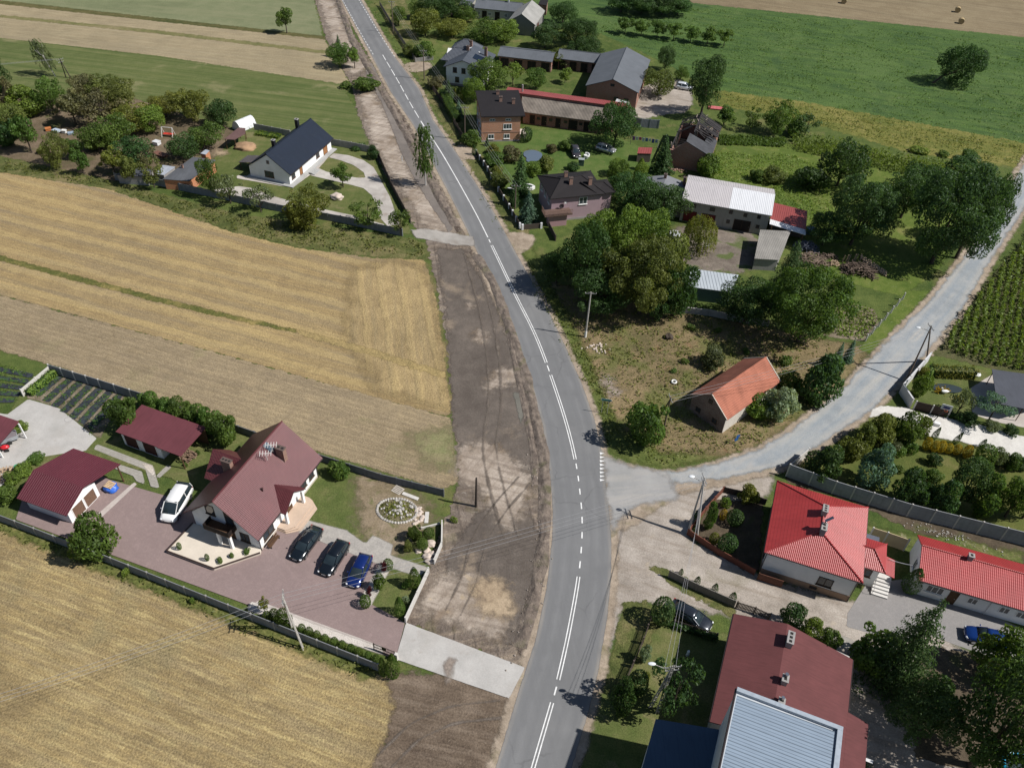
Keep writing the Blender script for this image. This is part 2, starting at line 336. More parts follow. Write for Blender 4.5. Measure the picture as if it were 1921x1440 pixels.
M_BALE = gmat('bale_stubble', (.15, .115, .07), (.19, .148, .09), (.23, .185, .115), big=.03, mid=.25, fine=4, fstr=.3, streak=[(GA, .02, .6, .6, (.135, .105, .066)), (GA, .04, 1.3, .5, (.24, .20, .125))], bump=.6, amp=1.5)
M_PALE = gmat('pale_green_field', (.12, .135, .07), (.15, .165, .088), (.185, .19, .108), big=.03, mid=.25, fine=4, fstr=.22, streak=[(R_(-8), .03, .6, .4, (.205, .20, .115))], bump=.4, amp=1.5)
M_STRIPED = gmat('mown_hay_field', (.082, .10, .034), (.107, .123, .045), (.143, .148, .062), big=.03, mid=.3, fine=5, fstr=.3, streak=[(GF, .03, .7, .6, (.15, .155, .06)), (GF, .02, 1.3, .6, (.05, .08, .02))], stripe=[(GF, 3.4, .45, .35, (.055, .085, .02))], patch=[(.1, .57, .72, .5, (.24, .21, .115))], bump=.6, amp=1.4)
M_YELLOW = gmat('weedy_fallow', (.085, .10, .022), (.14, .14, .035), (.21, .185, .06), big=.08, mid=.8, fine=4, fstr=.45, streak=[(GA, .1, .9, .5, (.065, .10, .02))], bump=1, bdist=.2, amp=2)
M_VERGE = gmat('rough_verge', (.055, .07, .02), (.09, .10, .032), (.155, .14, .06), big=.15, mid=.6, fine=5, fstr=.45, patch=[(.2, .52, .7, .7, (.21, .165, .085))], bump=1, bdist=.2, amp=1.2)
M_LOT = gmat('dry_weedy_lot', (0.098, 0.086, 0.040), (0.172, 0.132, 0.071), (0.247, 0.184, 0.103), big=.07, mid=.6, fine=4, fstr=.42, patch=[(.16, .49, .62, .8, (.105, .115, .036)), (.5, .6, .75, .6, (.13, .14, .03)), (.3, .58, .7, .6, (.16, .09, .05)), (1.5, .64, .74, .6, (.36, .28, .2))], bump=.9, bdist=.15, amp=2, soft=.6)
M_DIRT = gmat('excavated_soil', (.105, .084, .068), (.16, .13, .107), (.265, .222, .185), big=.07, mid=.45, fine=5, fstr=.3, stripe=[(R_(101), 2.1, .14, .28, (.085, .066, .054))], patch=[(1.3, .63, .72, .6, (.36, .32, .27)), (.22, .58, .7, .5, (.11, .10, .045))], streak=[(R_(20), .15, 1.1, .55, (.32, .255, .19)), (R_(-12), .2, 1.6, .5, (.095, .072, .056))], bump=.9, bdist=.2, amp=1.3)
M_MUD = gmat('dark_mud', (.088, .073, .062), (.112, .094, .08), (.145, .121, .102), big=.1, mid=.6, fine=6, fstr=.25, patch=[(.13, .58, .7, .7, (.26, .205, .15)), (.5, .62, .75, .4, (.07, .058, .05))], bump=.6, amp=1.4, soft=.4)
M_SAND = gmat('pale_sand', (.24, .195, .155), (.345, .29, .24), (.44, .38, .32), big=.12, mid=.6, fine=6, fstr=.22, patch=[(.22, .5, .68, .75, (.175, .13, .09)), (.6, .6, .72, .5, (.40, .31, .2))], streak=[(R_(60), .2, 2.2, .4, (.18, .14, .11)), (R_(-14), .12, 1.3, .65, (.15, .12, .095))], bump=.9, amp=2.2, soft=.9)
M_ORSAND = gmat('ochre_sand', (.25, .185, .125), (.32, .245, .165), (.39, .305, .21), big=.2, mid=.8, fine=6, fstr=.25, bump=.8, amp=2.2, soft=1.0)
M_DDIRT = gmat('brown_dirt', (.085, .062, .045), (.125, .094, .068), (.185, .142, .105), big=.1, mid=.5, fine=5, fstr=.35, stripe=[(R_(-14), 1.7, .14, .3, (.07, .052, .04))], patch=[(1.6, .64, .73, .5, (.28, .235, .185))], streak=[(R_(-10), .15, 1.5, .55, (.21, .165, .125))], bump=.9, bdist=.15, amp=1.6, soft=.5)
M_DITCH = gmat('ditch_spoil', (.06, .045, .036), (.095, .073, .06), (.17, .135, .11), big=.3, mid=1.2, fine=5, fstr=.4, patch=[(1.1, .58, .7, .6, (.3, .25, .21)), (.6, .6, .75, .7, (.08, .09, .025))], bump=1, bdist=.25, amp=.7)
M_YDIRT = gmat('trodden_sandy_yard', (.23, .20, .17), (.315, .277, .24), (.395, .352, .308), big=.12, mid=.6, fine=6, fstr=.25, patch=[(.14, .55, .7, .5, (.15, .135, .075)), (.35, .6, .72, .4, (.41, .34, .25))], streak=[(GA, .1, 1., .4, (.18, .14, .105))], bump=.7, amp=1.4, soft=.5)
M_DARKSOIL = gmat('garden_soil', (.055, .045, .03), (.085, .066, .045), (.12, .095, .065), big=.15, mid=.8, fine=6, fstr=.35, patch=[(.4, .56, .7, .5, (.06, .08, .02))], bump=.8, amp=.8)  # dark brown soil with green patches
M_ORCH = gmat('orchard_soil', (.075, .062, .035), (.125, .095, .062), (.18, .135, .095), big=.1, mid=.5, fine=5, fstr=.35, patch=[(.16, .52, .68, .8, (.065, .08, .022))], bump=.8, amp=1.8)
M_ASPH = gmat('asphalt', (.142, .143, .145), (.16, .161, .163), (.178, .179, .181), big=.05, mid=.25, fine=12, fstr=.1, patch=[(.08, .55, .7, .35, (.215, .213, .21)), (.5, .62, .72, .25, (.13, .13, .135))], bump=.15, bdist=.02, amp=.12, esc=1.5, soft=.06, rough=.8, cracks=.35, lanes=[(.15, .35, .6, (.27, .245, .215)), (.95, .35, .45, (.138, .139, .143)), (2.3, .35, .4, (.138, .139, .143)), (1.6, .3, .3, (.205, .206, .208))], streak=[(R_(100), .05, 1.5, .2, (.20, .20, .203))])
M_APRON = gmat('pale_asphalt', (.25, .25, .245), (.285, .28, .275), (.32, .315, .305), big=.1, mid=.5, fine=10, fstr=.12, streak=[(R_(10), .1, .8, .4, (.37, .345, .31))], patch=[(.3, .56, .7, .3, (.36, .34, .31))], bump=.2, bdist=.02, amp=1.2, esc=.5, soft=.5)
M_GRAVEL = gmat('blue_grey_gravel', (.215, .232, .245), (.265, .283, .295), (.32, .328, .328), big=.1, mid=.6, fine=9, fstr=.2, lanes=[(.5, .5, .55, (.36, .335, .30)), (1.35, .35, .6, (.215, .245, .275)), (2.1, .35, .6, (.39, .37, .335)), (2.9, .4, .5, (.22, .25, .28)), (3.6, .4, .4, (.38, .365, .335))], streak=[(R_(49), .05, 1.3, .25, (.38, .365, .335))], bump=.4, bdist=.04, amp=.9, esc=.5, soft=.35)
M_SHOULD = gmat('sandy_shoulder', (.22, .175, .13), (.29, .235, .18), (.36, .295, .23), big=.2, mid=.8, fine=7, fstr=.25, patch=[(.3, .55, .7, .6, (.14, .13, .06))], bump=.5, amp=.7, soft=.3)
M_CONC = gmat('poured_concrete', (.33, .32, .30), (.395, .38, .36), (.455, .44, .415), big=.12, mid=.5, fine=8, fstr=.08, patch=[(.22, .5, .68, .55, (.36, .335, .305)), (.9, .58, .72, .4, (.30, .27, .24))], bump=.1, bdist=.02, amp=.05, soft=.03)
M_DRIVE = gmat('cobbled_drive', (.30, .275, .25), (.39, .36, .33), (.48, .45, .41), big=.1, mid=.4, fine=9, fstr=.12, streak=[(GA, .12, .7, .5, (.31, .285, .26))], patch=[(.3, .6, .7, .6, (.24, .19, .155))], bump=.2, bdist=.02, amp=.08, soft=.04)
M_GPAV = gmat('pale_grey_paving', (.34, .305, .275), (.41, .37, .335), (.47, .43, .39), big=.1, mid=.6, fine=8, fstr=.12, bump=.2, bdist=.02, amp=.12, soft=.06)
M_WGRAV = gmat('white_gravel', (.46, .44, .41), (.54, .52, .485), (.61, .59, .55), big=.15, mid=1, fine=9, fstr=.15, patch=[(.4, .6, .74, .3, (.45, .43, .38))], bump=.4, bdist=.03, amp=.4, esc=1.2, soft=.12)
M_SPREAD = gmat('veg_bed_soil', (.12, .095, .065), (.17, .14, .10), (.23, .19, .14), big=.2, mid=.8, fine=6, bump=.5, amp=.4)
M_EDGE = gmat('hazel_kerb', (.36, .31, .285), (.42, .37, .34), (.47, .42, .39), fine=8, fstr=.1, amp=.03, soft=.03)
M_WATER = NB('still_water'); M_WATER.bump(M_WATER.noise(M_WATER.pos(), 3, 3), .05, .02); M_WATER = M_WATER.fin((.035, .045, .045), .06, 0, .6)
def pave_mat(name, c1, c2, mortar, bw, bh, ang):
    m = NB(name); p = m.mapv(m.pos(), rz=-ang); t = m.n('ShaderNodeTexBrick'); m.l(p, t.inputs[0]); t.inputs['Scale'].default_value = 1
    t.inputs['Brick Width'].default_value = bw; t.inputs['Row Height'].default_value = bh; t.inputs['Mortar Size'].default_value = .012
    m.put(t.inputs[1], c1); m.put(t.inputs[2], c2); m.put(t.inputs[3], mortar)
    n = m.noise(m.pos(), .25, 6, .6); n2 = m.noise(m.pos(), 1.7, 4)
    c = m.mix(m.rng(n, .38, .7, 0, .5), t.outputs[0], hexmul(c2, .78)); c = m.mix(m.rng(n2, .5, .75, 0, .25), c, hexmul(c1, 1.25))
    m.bump(t.outputs[1], -.2, .01); m.fin(c, .8, 0, .3)
    a = m.rng(m.attr('sd'), -.03, .03, 0, 1); tr = m.n('ShaderNodeBsdfTransparent'); mx = m.n('ShaderNodeMixShader'); m.l(a, mx.inputs[0]); m.l(tr.outputs[0], mx.inputs[1]); m.l(m.b.outputs[0], mx.inputs[2]); m.l(mx.outputs[0], m.out.inputs[0])
    return m.m
M_ROSE = pave_mat('rose_block_paving', (.275, .205, .193), (.24, .176, .167), (.18, .138, .13), .2, .1, GA)
M_GREYPAVE = pave_mat('grey_block_paving', (.27, .255, .245), (.235, .225, .22), (.17, .16, .155), .2, .1, GA + R_(45))
M_LATTICE = pave_mat('grass_lattice_paving', (.34, .32, .29), (.30, .28, .25), (.15, .14, .09), .6, .4, GA)

# base ground out to the horizon
b = MB(); b.poly([(-3500, -400, 0), (3500, -400, 0), (3500, 6000, 0), (-3500, 6000, 0)])
go = b.build('ground', None); go['kind'] = 'structure'
mg = NB('base_grass'); p_ = mg.pos(); n1 = mg.noise(p_, .06, 5); n2 = mg.noise(p_, .7, 6, .65); n3 = mg.noise(p_, 6, 4, .7)
c_ = mg.mix(mg.rng(mg.math('ADD', mg.math('MULTIPLY', n1, .5), mg.math('MULTIPLY', n2, .5)), .38, .62), (.042, .07, .016), (.105, .13, .035))
c_ = mg.mix(mg.rng(mg.noise(p_, .22, 5), .54, .7, 0, .6), c_, (.175, .15, .065)); c_ = mg.mix(1., c_, mg.mix(mg.rng(n3, .3, .7), (.6,) * 3, (1.4,) * 3), 'MULTIPLY')
mg.bump(mg.math('ADD', n2, n3), .7, .12); go.data.materials.append(mg.fin(c_, .95, 0, .15))

# ---- fields left of the road
sheet('pale_field', M_PALE, 'P', [(-700, -200), (575, -200), (590, 0), (606, 70), (300, 36), (0, 3), (-700, -70)])
sheet('stubble_field', M_FAR, 'P', [(-700, -70), (0, 3), (300, 36), (606, 70), (657, 157), (640, 160), (300, 106), (0, 72), (-700, -10)])
sheet('hay_field', M_STRIPED, 'P', [(-700, -10), (0, 72), (300, 106), (640, 158), (672, 212), (695, 270), (560, 258), (420, 240), (250, 185), (0, 180), (-500, 130)])
sheet('field_margin', gmat('dark_margin', (.05, .06, .02), (.085, .08, .03), (.13, .11, .05), fine=3, fstr=.5, amp=.9), 'P', [(-300, -28), (0, 1), (300, 34), (606, 68), (620, 76), (606, 74), (300, 41), (0, 8), (-300, -20)])
sheet('field_margin', gmat('thin_margin', (.10, .105, .04), (.15, .14, .06), (.2, .17, .09), fine=3, fstr=.4, amp=1.2), 'P', [(0, 28), (300, 58), (615, 96), (640, 112), (615, 102), (300, 64), (0, 33)])
sheet('orchard_floor', M_ORCH, 'P', [(-400, 120), (0, 180), (250, 185), (430, 240), (455, 262), (405, 330), (300, 335), (200, 342), (0, 296), (-400, 225)])
sheet('bungalow_lawn', M_YARD, 'P', [(400, 300), (450, 245), (560, 258), (690, 280), (775, 440), (640, 418), (380, 350)])
sheet('verge_grass', M_VERGE, 'P', [(-400, 212), (0, 292), (200, 336), (440, 400), (770, 447), (802, 458), (814, 488), (700, 482), (560, 464), (440, 437), (200, 354), (0, 324), (-400, 262)])
sheet('straw_field', M_STRAW, 'P', [(-500, 245), (0, 324), (200, 354), (440, 437), (560, 466), (700, 484), (795, 488), (818, 560), (836, 690), (846, 784), (700, 746), (400, 660), (0, 554), (-500, 432)])
sheet('straw_headland', M_STRAW2, 'P', [(660, 500), (795, 492), (816, 560), (834, 690), (842, 770), (720, 735), (650, 640)], margin=5)
sheet('field_margin', gmat('green_strip', (.06, .075, .02), (.10, .10, .03), (.2, .165, .06), big=.2, mid=1, fine=4, fstr=.45, amp=.8, patch=[(.2, .5, .7, .6, (.30, .22, .09))]), 'P', [(-100, 458), (0, 479), (150, 519), (300, 558), (450, 594), (555, 618), (560, 626), (450, 603), (300, 568), (150, 529), (0, 489), (-100, 468)])
sheet('field_margin', gmat('ochre_strip', (.20, .155, .07), (.28, .21, .095), (.36, .27, .12), mid=1, fine=4, fstr=.4, amp=.9), 'P', [(555, 617), (700, 655), (835, 697), (840, 712), (700, 668), (560, 628)])
sheet('tan_field', M_STUB, 'P', [(-600, 405), (0, 554), (400, 660), (846, 784), (862, 905), (830, 918), (600, 850), (270, 745), (95, 684), (0, 657), (-600, 470)])
sheet('sprouting_patch', gmat('sprouts', (.22, .18, .11), (.20, .185, .095), (.16, .175, .075), mid=.7, fine=5, amp=2.5, soft=1.6), 'P', [(770, 820), (850, 800), (860, 880), (800, 872)], margin=4)
sheet('mown_field', M_STUB1, 'P', [(-500, 770), (0, 985), (350, 1122), (712, 1262), (770, 1290), (705, 1440), (690, 1620), (-500, 1700)])
sheet('verge_grass', gmat('wall_weeds', (.06, .08, .02), (.11, .12, .035), (.2, .17, .07), mid=.8, fine=4, fstr=.45, amp=1.3, soft=.4), 'P', [(-60, 955), (0, 978), (350, 1118), (712, 1258), (690, 1275), (350, 1136), (0, 998), (-60, 965)])
sheet('bare_soil', M_DDIRT, 'P', [(712, 1258), (770, 1262), (985, 1262), (960, 1340), (925, 1470), (880, 1640), (660, 1640), (700, 1440), (745, 1330)], sm=1)

# ---- construction strip beside the road
sheet('construction_strip', M_DIRT, 'P', [(545, -200), (610, -200), (660, 60), (735, 175), (780, 250), (830, 345), (880, 440), (930, 520), (975, 640), (1010, 760), (1034, 860), (1037, 1000), (1022, 1110), (985, 1262), (940, 1240), (760, 1168), (795, 1075), (830, 990), (862, 905), (848, 780), (838, 640), (820, 540), (800, 455), (775, 420), (700, 285), (672, 215), (660, 160), (612, 75), (590, 0)])
sheet('sand_patch', M_SAND, 'P', [(590, -20), (615, -20), (650, 60), (690, 130), (660, 140), (625, 80)], margin=3)
sheet('sand_patch', M_SAND, 'P', [(672, 175), (700, 172), (740, 250), (770, 330), (830, 400), (860, 436), (800, 432), (740, 330), (695, 262)], margin=3)
sheet('mud_strip', M_MUD, 'P', [(820, 468), (868, 468), (925, 560), (962, 660), (985, 740), (1000, 830), (1012, 880), (990, 900), (870, 880), (850, 790), (842, 640), (830, 540)])
sheet('mud_strip', M_MUD, 'P', [(905, 955), (960, 940), (1010, 985), (1008, 1060), (990, 1120), (960, 1230), (925, 1160), (920, 1090), (830, 1080), (855, 1010)], sm=1, margin=3)
sheet('sand_patch', M_SAND, 'P', [(860, 835), (920, 825), (990, 880), (1000, 920), (965, 990), (935, 985), (905, 920), (855, 905)], sm=1, margin=4)
sheet('sand_patch', M_SAND, 'P', [(800, 1090), (870, 1075), (950, 1090), (965, 1140), (950, 1200), (900, 1190), (790, 1150)], sm=1, margin=4)
sheet('sand_patch', M_ORSAND, 'P', [(880, 1090), (945, 1085), (965, 1140), (955, 1165), (900, 1145)], sm=1, margin=4)
for pts in ([(885, 618), (912, 620), (915, 640), (890, 645)], [(900, 740), (970, 720), (985, 690), (930, 690)], [(870, 570), (890, 572), (888, 582)]):
    sheet('sand_patch', M_SAND, 'P', pts, sm=1, margin=3)
sheet('ditch', M_DITCH, 'P', [(615, -120), (636, -20), (680, 75), (712, 150), (760, 240), (805, 335), (850, 425), (880, 470), (915, 530), (945, 610), (968, 690), (985, 780), (1008, 850), (1015, 960), (1010, 1060), (990, 1140), (965, 1230), (992, 1230), (1012, 1140), (1030, 1060), (1036, 960), (1030, 870), (1010, 780), (992, 700), (972, 640), (945, 560), (915, 495), (880, 450), (838, 380), (800, 300), (765, 230), (722, 160), (690, 105), (650, 10), (632, -60)])
sheet('wet_ditch_bottom', gmat('wet_silt', (.12, .105, .095), (.16, .14, .125), (.2, .175, .155), fine=6, fstr=.15, amp=.5), 'P', [(683, 118), (700, 120), (720, 165), (745, 215), (770, 285), (800, 340), (822, 380), (850, 430), (842, 436), (808, 385), (780, 340), (752, 285), (735, 240), (715, 190), (690, 150)])
sheet('puddle', gmat('muddy_water', (.12, .115, .10), (.14, .135, .115), (.16, .15, .13), fine=2, fstr=.05, bump=.02, amp=.35, rough=.12), 'P', [(962, 735), (975, 738), (982, 775), (978, 800), (970, 770)])
def bank(name, k, pts, r, h, mat, seed):
    P = np.array([g(k, *p) for p in pts]); 
    for it in range(1): pass
    seg = np.hypot(*np.diff(P[:, :2], axis=0).T); L = np.r_[0, np.cumsum(seg)]; n = int(L[-1] / .45); t = np.linspace(0, L[-1], n)
    cx, cy = np.interp(t, L, P[:, 0]), np.interp(t, L, P[:, 1]); dx, dy = np.gradient(cx), np.gradient(cy); l = np.hypot(dx, dy); nx, ny = -dy / l, dx / l
    V, F_ = [], []; M_ = 9
    for i in range(n):
        for j in range(M_):
            a = (j / (M_ - 1) - .5) * 2; k_ = mnoise.fractal((cx[i] * .6 + seed, cy[i] * .6, a * 1.5), 1, 2, 4)
            z = max(-.02, h * (1 - a * a) * (.75 + .8 * k_) - .01) * min(1, i / 3, (n - 1 - i) / 3); wv = r * (1 + .3 * mnoise.noise((t[i] * .3, seed, 0)))
            V.append((cx[i] + nx[i] * a * wv, cy[i] + ny[i] * a * wv, z + .07))
    for i in range(n - 1):
        for j in range(M_ - 1): F_.append((i * M_ + j, i * M_ + j + 1, (i + 1) * M_ + j + 1, (i + 1) * M_ + j))
    mm = MB(); mm.mesh(V, F_); o = mm.build(name, mat, smooth=True); o['kind'] = 'structure'; return o
M_SPOIL = NB('earth_bank'); q_ = M_SPOIL.pos(); a_ = M_SPOIL.noise(q_, 1.1, 6, .65); M_SPOIL.bump(M_SPOIL.noise(q_, 3, 6, .7), 1, .25)
M_SPOIL = M_SPOIL.fin(M_SPOIL.mix(M_SPOIL.rng(M_SPOIL.noise(q_, .5, 5), .55, .7, 0, .6), M_SPOIL.mix(M_SPOIL.rng(a_, .35, .68), (.09, .07, .058), (.23, .185, .148)), (.085, .09, .03)), .95)
bank('earth_bank', 'P', [(614, -60), (662, 80), (706, 152), (750, 230), (788, 300), (828, 378), (856, 425)], .8, .35, M_SPOIL, 1)
bank('earth_bank', 'P', [(893, 478), (925, 530), (960, 625), (985, 700), (1003, 780), (1020, 850), (1022, 930), (1022, 1000), (1014, 1065), (1000, 1130), (975, 1215)], .75, .26, M_SPOIL, 5)
bank('earth_bank', 'P', [(940, 555), (958, 640), (975, 720), (990, 790), (1002, 860), (1004, 910)], .45, .15, M_SPOIL, 9)

TRK = gmat('tyre_rut', (.122, .10, .082), (.145, .12, .10), (.175, .147, .123), big=.3, mid=1, fine=6, amp=.7, esc=.35, soft=.35, bump=.7)
def tracks(k, pts, gap=1.7, wd=.55):
    P_ = np.array([g(k, *p)[:2] for p in pts]); t = np.linspace(0, 1, len(P_)); tt = np.linspace(0, 1, 60); x = np.interp(tt, t, P_[:, 0]); y = np.interp(tt, t, P_[:, 1]); ke = np.ones(9) / 9; x[4:-4] = np.convolve(x, ke, 'valid'); y[4:-4] = np.convolve(y, ke, 'valid')
    dx, dy = np.gradient(x), np.gradient(y); l = np.hypot(dx, dy); nx, ny = -dy / l, dx / l
    m = MB(); sd = []
    for sg in (-gap / 2, gap / 2):
        m.mesh([(x[i] + nx[i] * (sg + o), y[i] + ny[i] * (sg + o), .115) for i in range(60) for o in (-wd / 2, 0, wd / 2)], [(3 * i + a, 3 * i + a + 1, 3 * i + a + 4, 3 * i + a + 3) for i in range(59) for a in (0, 1)]); sd += [-.3, .06, -.3] * 60
    o = m.build('tyre_tracks', TRK); at = o.data.attributes.new('sd', 'FLOAT', 'POINT'); at.data.foreach_set('value', np.array(sd, np.float32)); o['kind'] = 'structure'
tracks('P', [(880, 475), (905, 560), (925, 660), (930, 760), (915, 840), (935, 930), (960, 1010)]); 
tracks('P', [(985, 900), (940, 950), (900, 1010), (880, 1090), (850, 1150)], wd=.4); tracks('P', [(720, 1430), (780, 1370), (850, 1340), (940, 1330)], wd=.4)

# ---- right of the road
sheet('verge_grass', M_VERGE, 'P', [(690, -60), (730, 60), (770, 110), (800, 180), (850, 270), (930, 390), (965, 440), (1000, 440), (960, 390), (890, 270), (830, 160), (790, 90), (740, -60)])
sheet('meadow', M_MEADOW, 'P', [(960, -200), (1300, -40), (1921, 62), (2600, 160), (2600, 420), (1921, 290), (1560, 215), (1350, 175), (1230, 110), (1120, 60), (1010, 40)])
sheet('fallow_strip', M_YELLOW, 'P', [(1335, 168), (1500, 190), (1921, 268), (2500, 380), (2500, 420), (1890, 312), (1700, 285), (1500, 225), (1350, 198)], margin=4)
sheet('bale_field', M_BALE, 'P', [(1180, -200), (2800, -200), (2800, 205), (1921, 70), (1300, 6), (1255, -20)])
sheet('farm_lawn', M_BRIGHT, 'P', [(1335, 275), (1480, 262), (1700, 325), (1850, 380), (1720, 560), (1620, 540), (1500, 500), (1520, 440), (1450, 400), (1330, 345)], sm=1, margin=4)
sheet('house_lawn', gmat('green_lawn', (.045, .082, .018), (.07, .112, .026), (.105, .132, .04), big=.08, mid=.5, fine=7, patch=[(.35, .58, .72, .5, (.15, .14, .06))], bump=.6), 'P', [(900, 275), (1010, 235), (1220, 270), (1240, 330), (1180, 330), (1040, 330), (980, 400), (930, 330)], sm=1)
sheet('farm_yard', M_YDIRT, 'P', [(1170, 205), (1220, 150), (1295, 150), (1300, 210), (1240, 215), (1200, 225)], sm=1, margin=3)
sheet('farm_yard', gmat('dark_yard', (.11, .09, .075), (.16, .135, .112), (.21, .175, .145), big=.15, mid=.6, fine=5, patch=[(.3, .5, .62, .85, (.075, .105, .028))], amp=1.6, soft=.4), 'P', [(1230, 425), (1440, 425), (1430, 500), (1350, 520), (1290, 500), (1230, 480)], sm=1, margin=3)
sheet('dry_lot', M_LOT, 'P', [(1000, 520), (1090, 545), (1280, 588), (1400, 605), (1560, 640), (1640, 650), (1570, 735), (1480, 800), (1420, 838), (1330, 862), (1250, 874), (1190, 862), (1150, 830), (1125, 760), (1080, 660), (1030, 560)])
sheet('verge_grass', gmat('green_rim', (.06, .082, .02), (.095, .115, .032), (.16, .155, .06), mid=.8, fine=5, patch=[(.3, .56, .7, .5, (.2, .16, .08))], amp=1.2, soft=.6), 'P', [(975, 465), (1000, 465), (1040, 545), (1100, 660), (1140, 760), (1170, 805), (1240, 850), (1350, 856), (1250, 878), (1190, 868), (1145, 845), (1115, 770), (1075, 665), (1025, 570)], margin=3)
sheet('sand_patch', M_SAND, 'P', [(1128, 700), (1150, 712), (1165, 745), (1140, 740)], sm=1, margin=3)
sheet('vegetable_plot', M_SPREAD, 'P', [(1555, 560), (1640, 580), (1650, 610), (1620, 640), (1545, 630)])
sheet('verge_grass', M_BRIGHT, 'P', [(1700, 545), (1745, 545), (1640, 665), (1610, 655)])
sheet('corn_field', gmat('corn_soil', (.04, .05, .016), (.06, .07, .024), (.10, .09, .045), mid=1, fine=4, amp=.8), 'P', [(1960, 400), (1765, 630), (1750, 665), (1850, 690), (2200, 760), (2500, 700), (2300, 400)])
sheet('garden_lawn', gmat('garden_grass', (.065, .085, .02), (.10, .11, .03), (.15, .135, .05), mid=.6, fine=6, patch=[(.3, .55, .7, .4, (.18, .145, .07))], amp=.5), 'P', [(1480, 880), (1560, 790), (1740, 790), (1921, 860), (2200, 930), (2200, 1080), (1921, 1010), (1600, 925)])
sheet('garden_lawn', M_YARD, 'P', [(1700, 722), (1735, 690), (1850, 700), (1870, 740), (1930, 800), (1800, 780), (1720, 755)])
sheet('yard_soil', M_DARKSOIL, 'P', [(1600, 940), (1480, 905), (1470, 880), (1560, 925), (1921, 1018), (2200, 1100), (2200, 1130), (1921, 1062), (1720, 1000)], margin=2)
sheet('grass_strip', gmat('rank_grass', (.06, .085, .02), (.10, .115, .035), (.20, .17, .09), mid=.9, fine=4, fstr=.4, patch=[(.5, .58, .7, .7, (.36, .30, .23))], amp=1.2, soft=.4), 'P', [(1620, 985), (1700, 1000), (1800, 1010), (1921, 1040), (1921, 1058), (1800, 1035), (1700, 1025), (1640, 1010)], margin=3)
sheet('sandy_yard', M_YDIRT, 'P', [(1147, 985), (1200, 950), (1260, 925), (1330, 905), (1420, 890), (1450, 895), (1440, 930), (1300, 960), (1295, 1010), (1420, 1080), (1600, 1130), (1760, 1190), (1921, 1290), (2000, 1400), (1700, 1500), (1500, 1300), (1370, 1155), (1210, 1130), (1165, 1150), (1130, 1270), (1112, 1310), (1140, 1150), (1148, 1060)])
sheet('grass_strip', M_VERGE, 'P', [(1218, 1065), (1240, 1064), (1300, 1090), (1370, 1130), (1385, 1165), (1340, 1140), (1260, 1100)])
sheet('front_garden', M_YARD, 'P', [(1130, 1290), (1170, 1130), (1215, 1128), (1300, 1175), (1345, 1185), (1370, 1190), (1330, 1370), (1220, 1400), (1100, 1640), (1060, 1500)])
sheet('grass_strip', M_VERGE, 'P', [(1128, 1300), (1172, 1130), (1214, 1128), (1240, 1160), (1195, 1240), (1178, 1310)])
sheet('paved_yard', M_GREYPAVE, 'P', [(1590, 1150), (1625, 1095), (1700, 1085), (1921, 1180), (2100, 1260), (2100, 1330), (1921, 1255), (1740, 1190), (1680, 1200), (1588, 1175)])
sheet('paved_strip', M_LATTICE, 'P', [(1490, 1165), (1590, 1195), (1690, 1255), (1800, 1300), (1790, 1312), (1680, 1270), (1580, 1212), (1480, 1178)])
sheet('garden_soil', M_DARKSOIL, 'P', [(1300, 1000), (1340, 935), (1430, 945), (1425, 1072), (1395, 1062)])
sheet('garden_soil', M_DARKSOIL, 'P', [(1740, 1210), (1900, 1240), (2000, 1330), (1950, 1480), (1720, 1420), (1700, 1260)], margin=2)

# ---- roads
RL = [(600, -140), (640, 0), (690, 92), (733, 173), (777, 238), (815, 312), (850, 379), (890, 462), (925, 540), (960, 619), (991, 707), (1018, 796), (1033, 900), (1037, 960), (1036, 1010), (1026, 1100), (1005, 1200), (972, 1300), (930, 1440), (885, 1600)]
RR = [(625, -140), (677, 0), (735, 100), (787, 168), (812, 225), (847, 273), (885, 332), (920, 387), (979, 495), (1029, 584), (1060, 650), (1091, 719), (1114, 784), (1127, 840), (1135, 900), (1142, 960), (1147, 1020), (1146, 1080), (1140, 1150), (1122, 1260), (1105, 1330), (1072, 1440), (1040, 1600)]
def offset_poly(RLp, RRp, d):
    L = np.array([g('P', *p)[:2] for p in RLp]); Rr = np.array([g('P', *p)[:2] for p in RRp])
    def off(a, s):
        t = np.gradient(a, axis=0); t /= np.hypot(t[:, 0], t[:, 1])[:, None]; return a + s * d * np.column_stack([-t[:, 1], t[:, 0]])
    return np.vstack([off(L, -1), off(Rr, 1)[::-1]])
sheet('road_shoulder', M_SHOULD, 'P', offset_poly(RL, RR, .75), world=True)
sheet('gravel_shoulder', M_SHOULD, 'P', [(1120, 800), (1135, 850), (1180, 872), (1255, 884), (1330, 868), (1420, 838), (1480, 800), (1570, 730), (1650, 645), (1745, 550), (1822, 450), (1868, 375), (1921, 290), (2050, 110), (2120, 110), (1925, 400), (1866, 495), (1806, 597), (1726, 690), (1645, 775), (1580, 820), (1480, 884), (1385, 905), (1270, 930), (1190, 985), (1150, 1010)], margin=2.5)
sheet('driveway_mouth', M_SHOULD, 'P', [(930, 440), (975, 435), (1010, 445), (990, 470), (965, 480), (950, 465)], sm=1)
sheet('driveway_mouth', M_SHOULD, 'P', [(752, 120), (800, 115), (815, 128), (770, 140)], sm=1)
sheet('driveway_mouth', M_SHOULD, 'P', [(850, 272), (885, 275), (900, 300), (860, 300)], sm=1)
sheet('gravel_road', M_GRAVEL, 'P', [(1215, 880), (1255, 889), (1330, 874), (1420, 847), (1480, 811), (1570, 741), (1650, 657), (1752, 558), (1832, 452), (1878, 377), (1935, 290), (2060, 110), (2100, 110), (1918, 396), (1856, 490), (1796, 590), (1716, 684), (1636, 768), (1570, 812), (1475, 872), (1380, 893), (1265, 910), (1230, 912)])
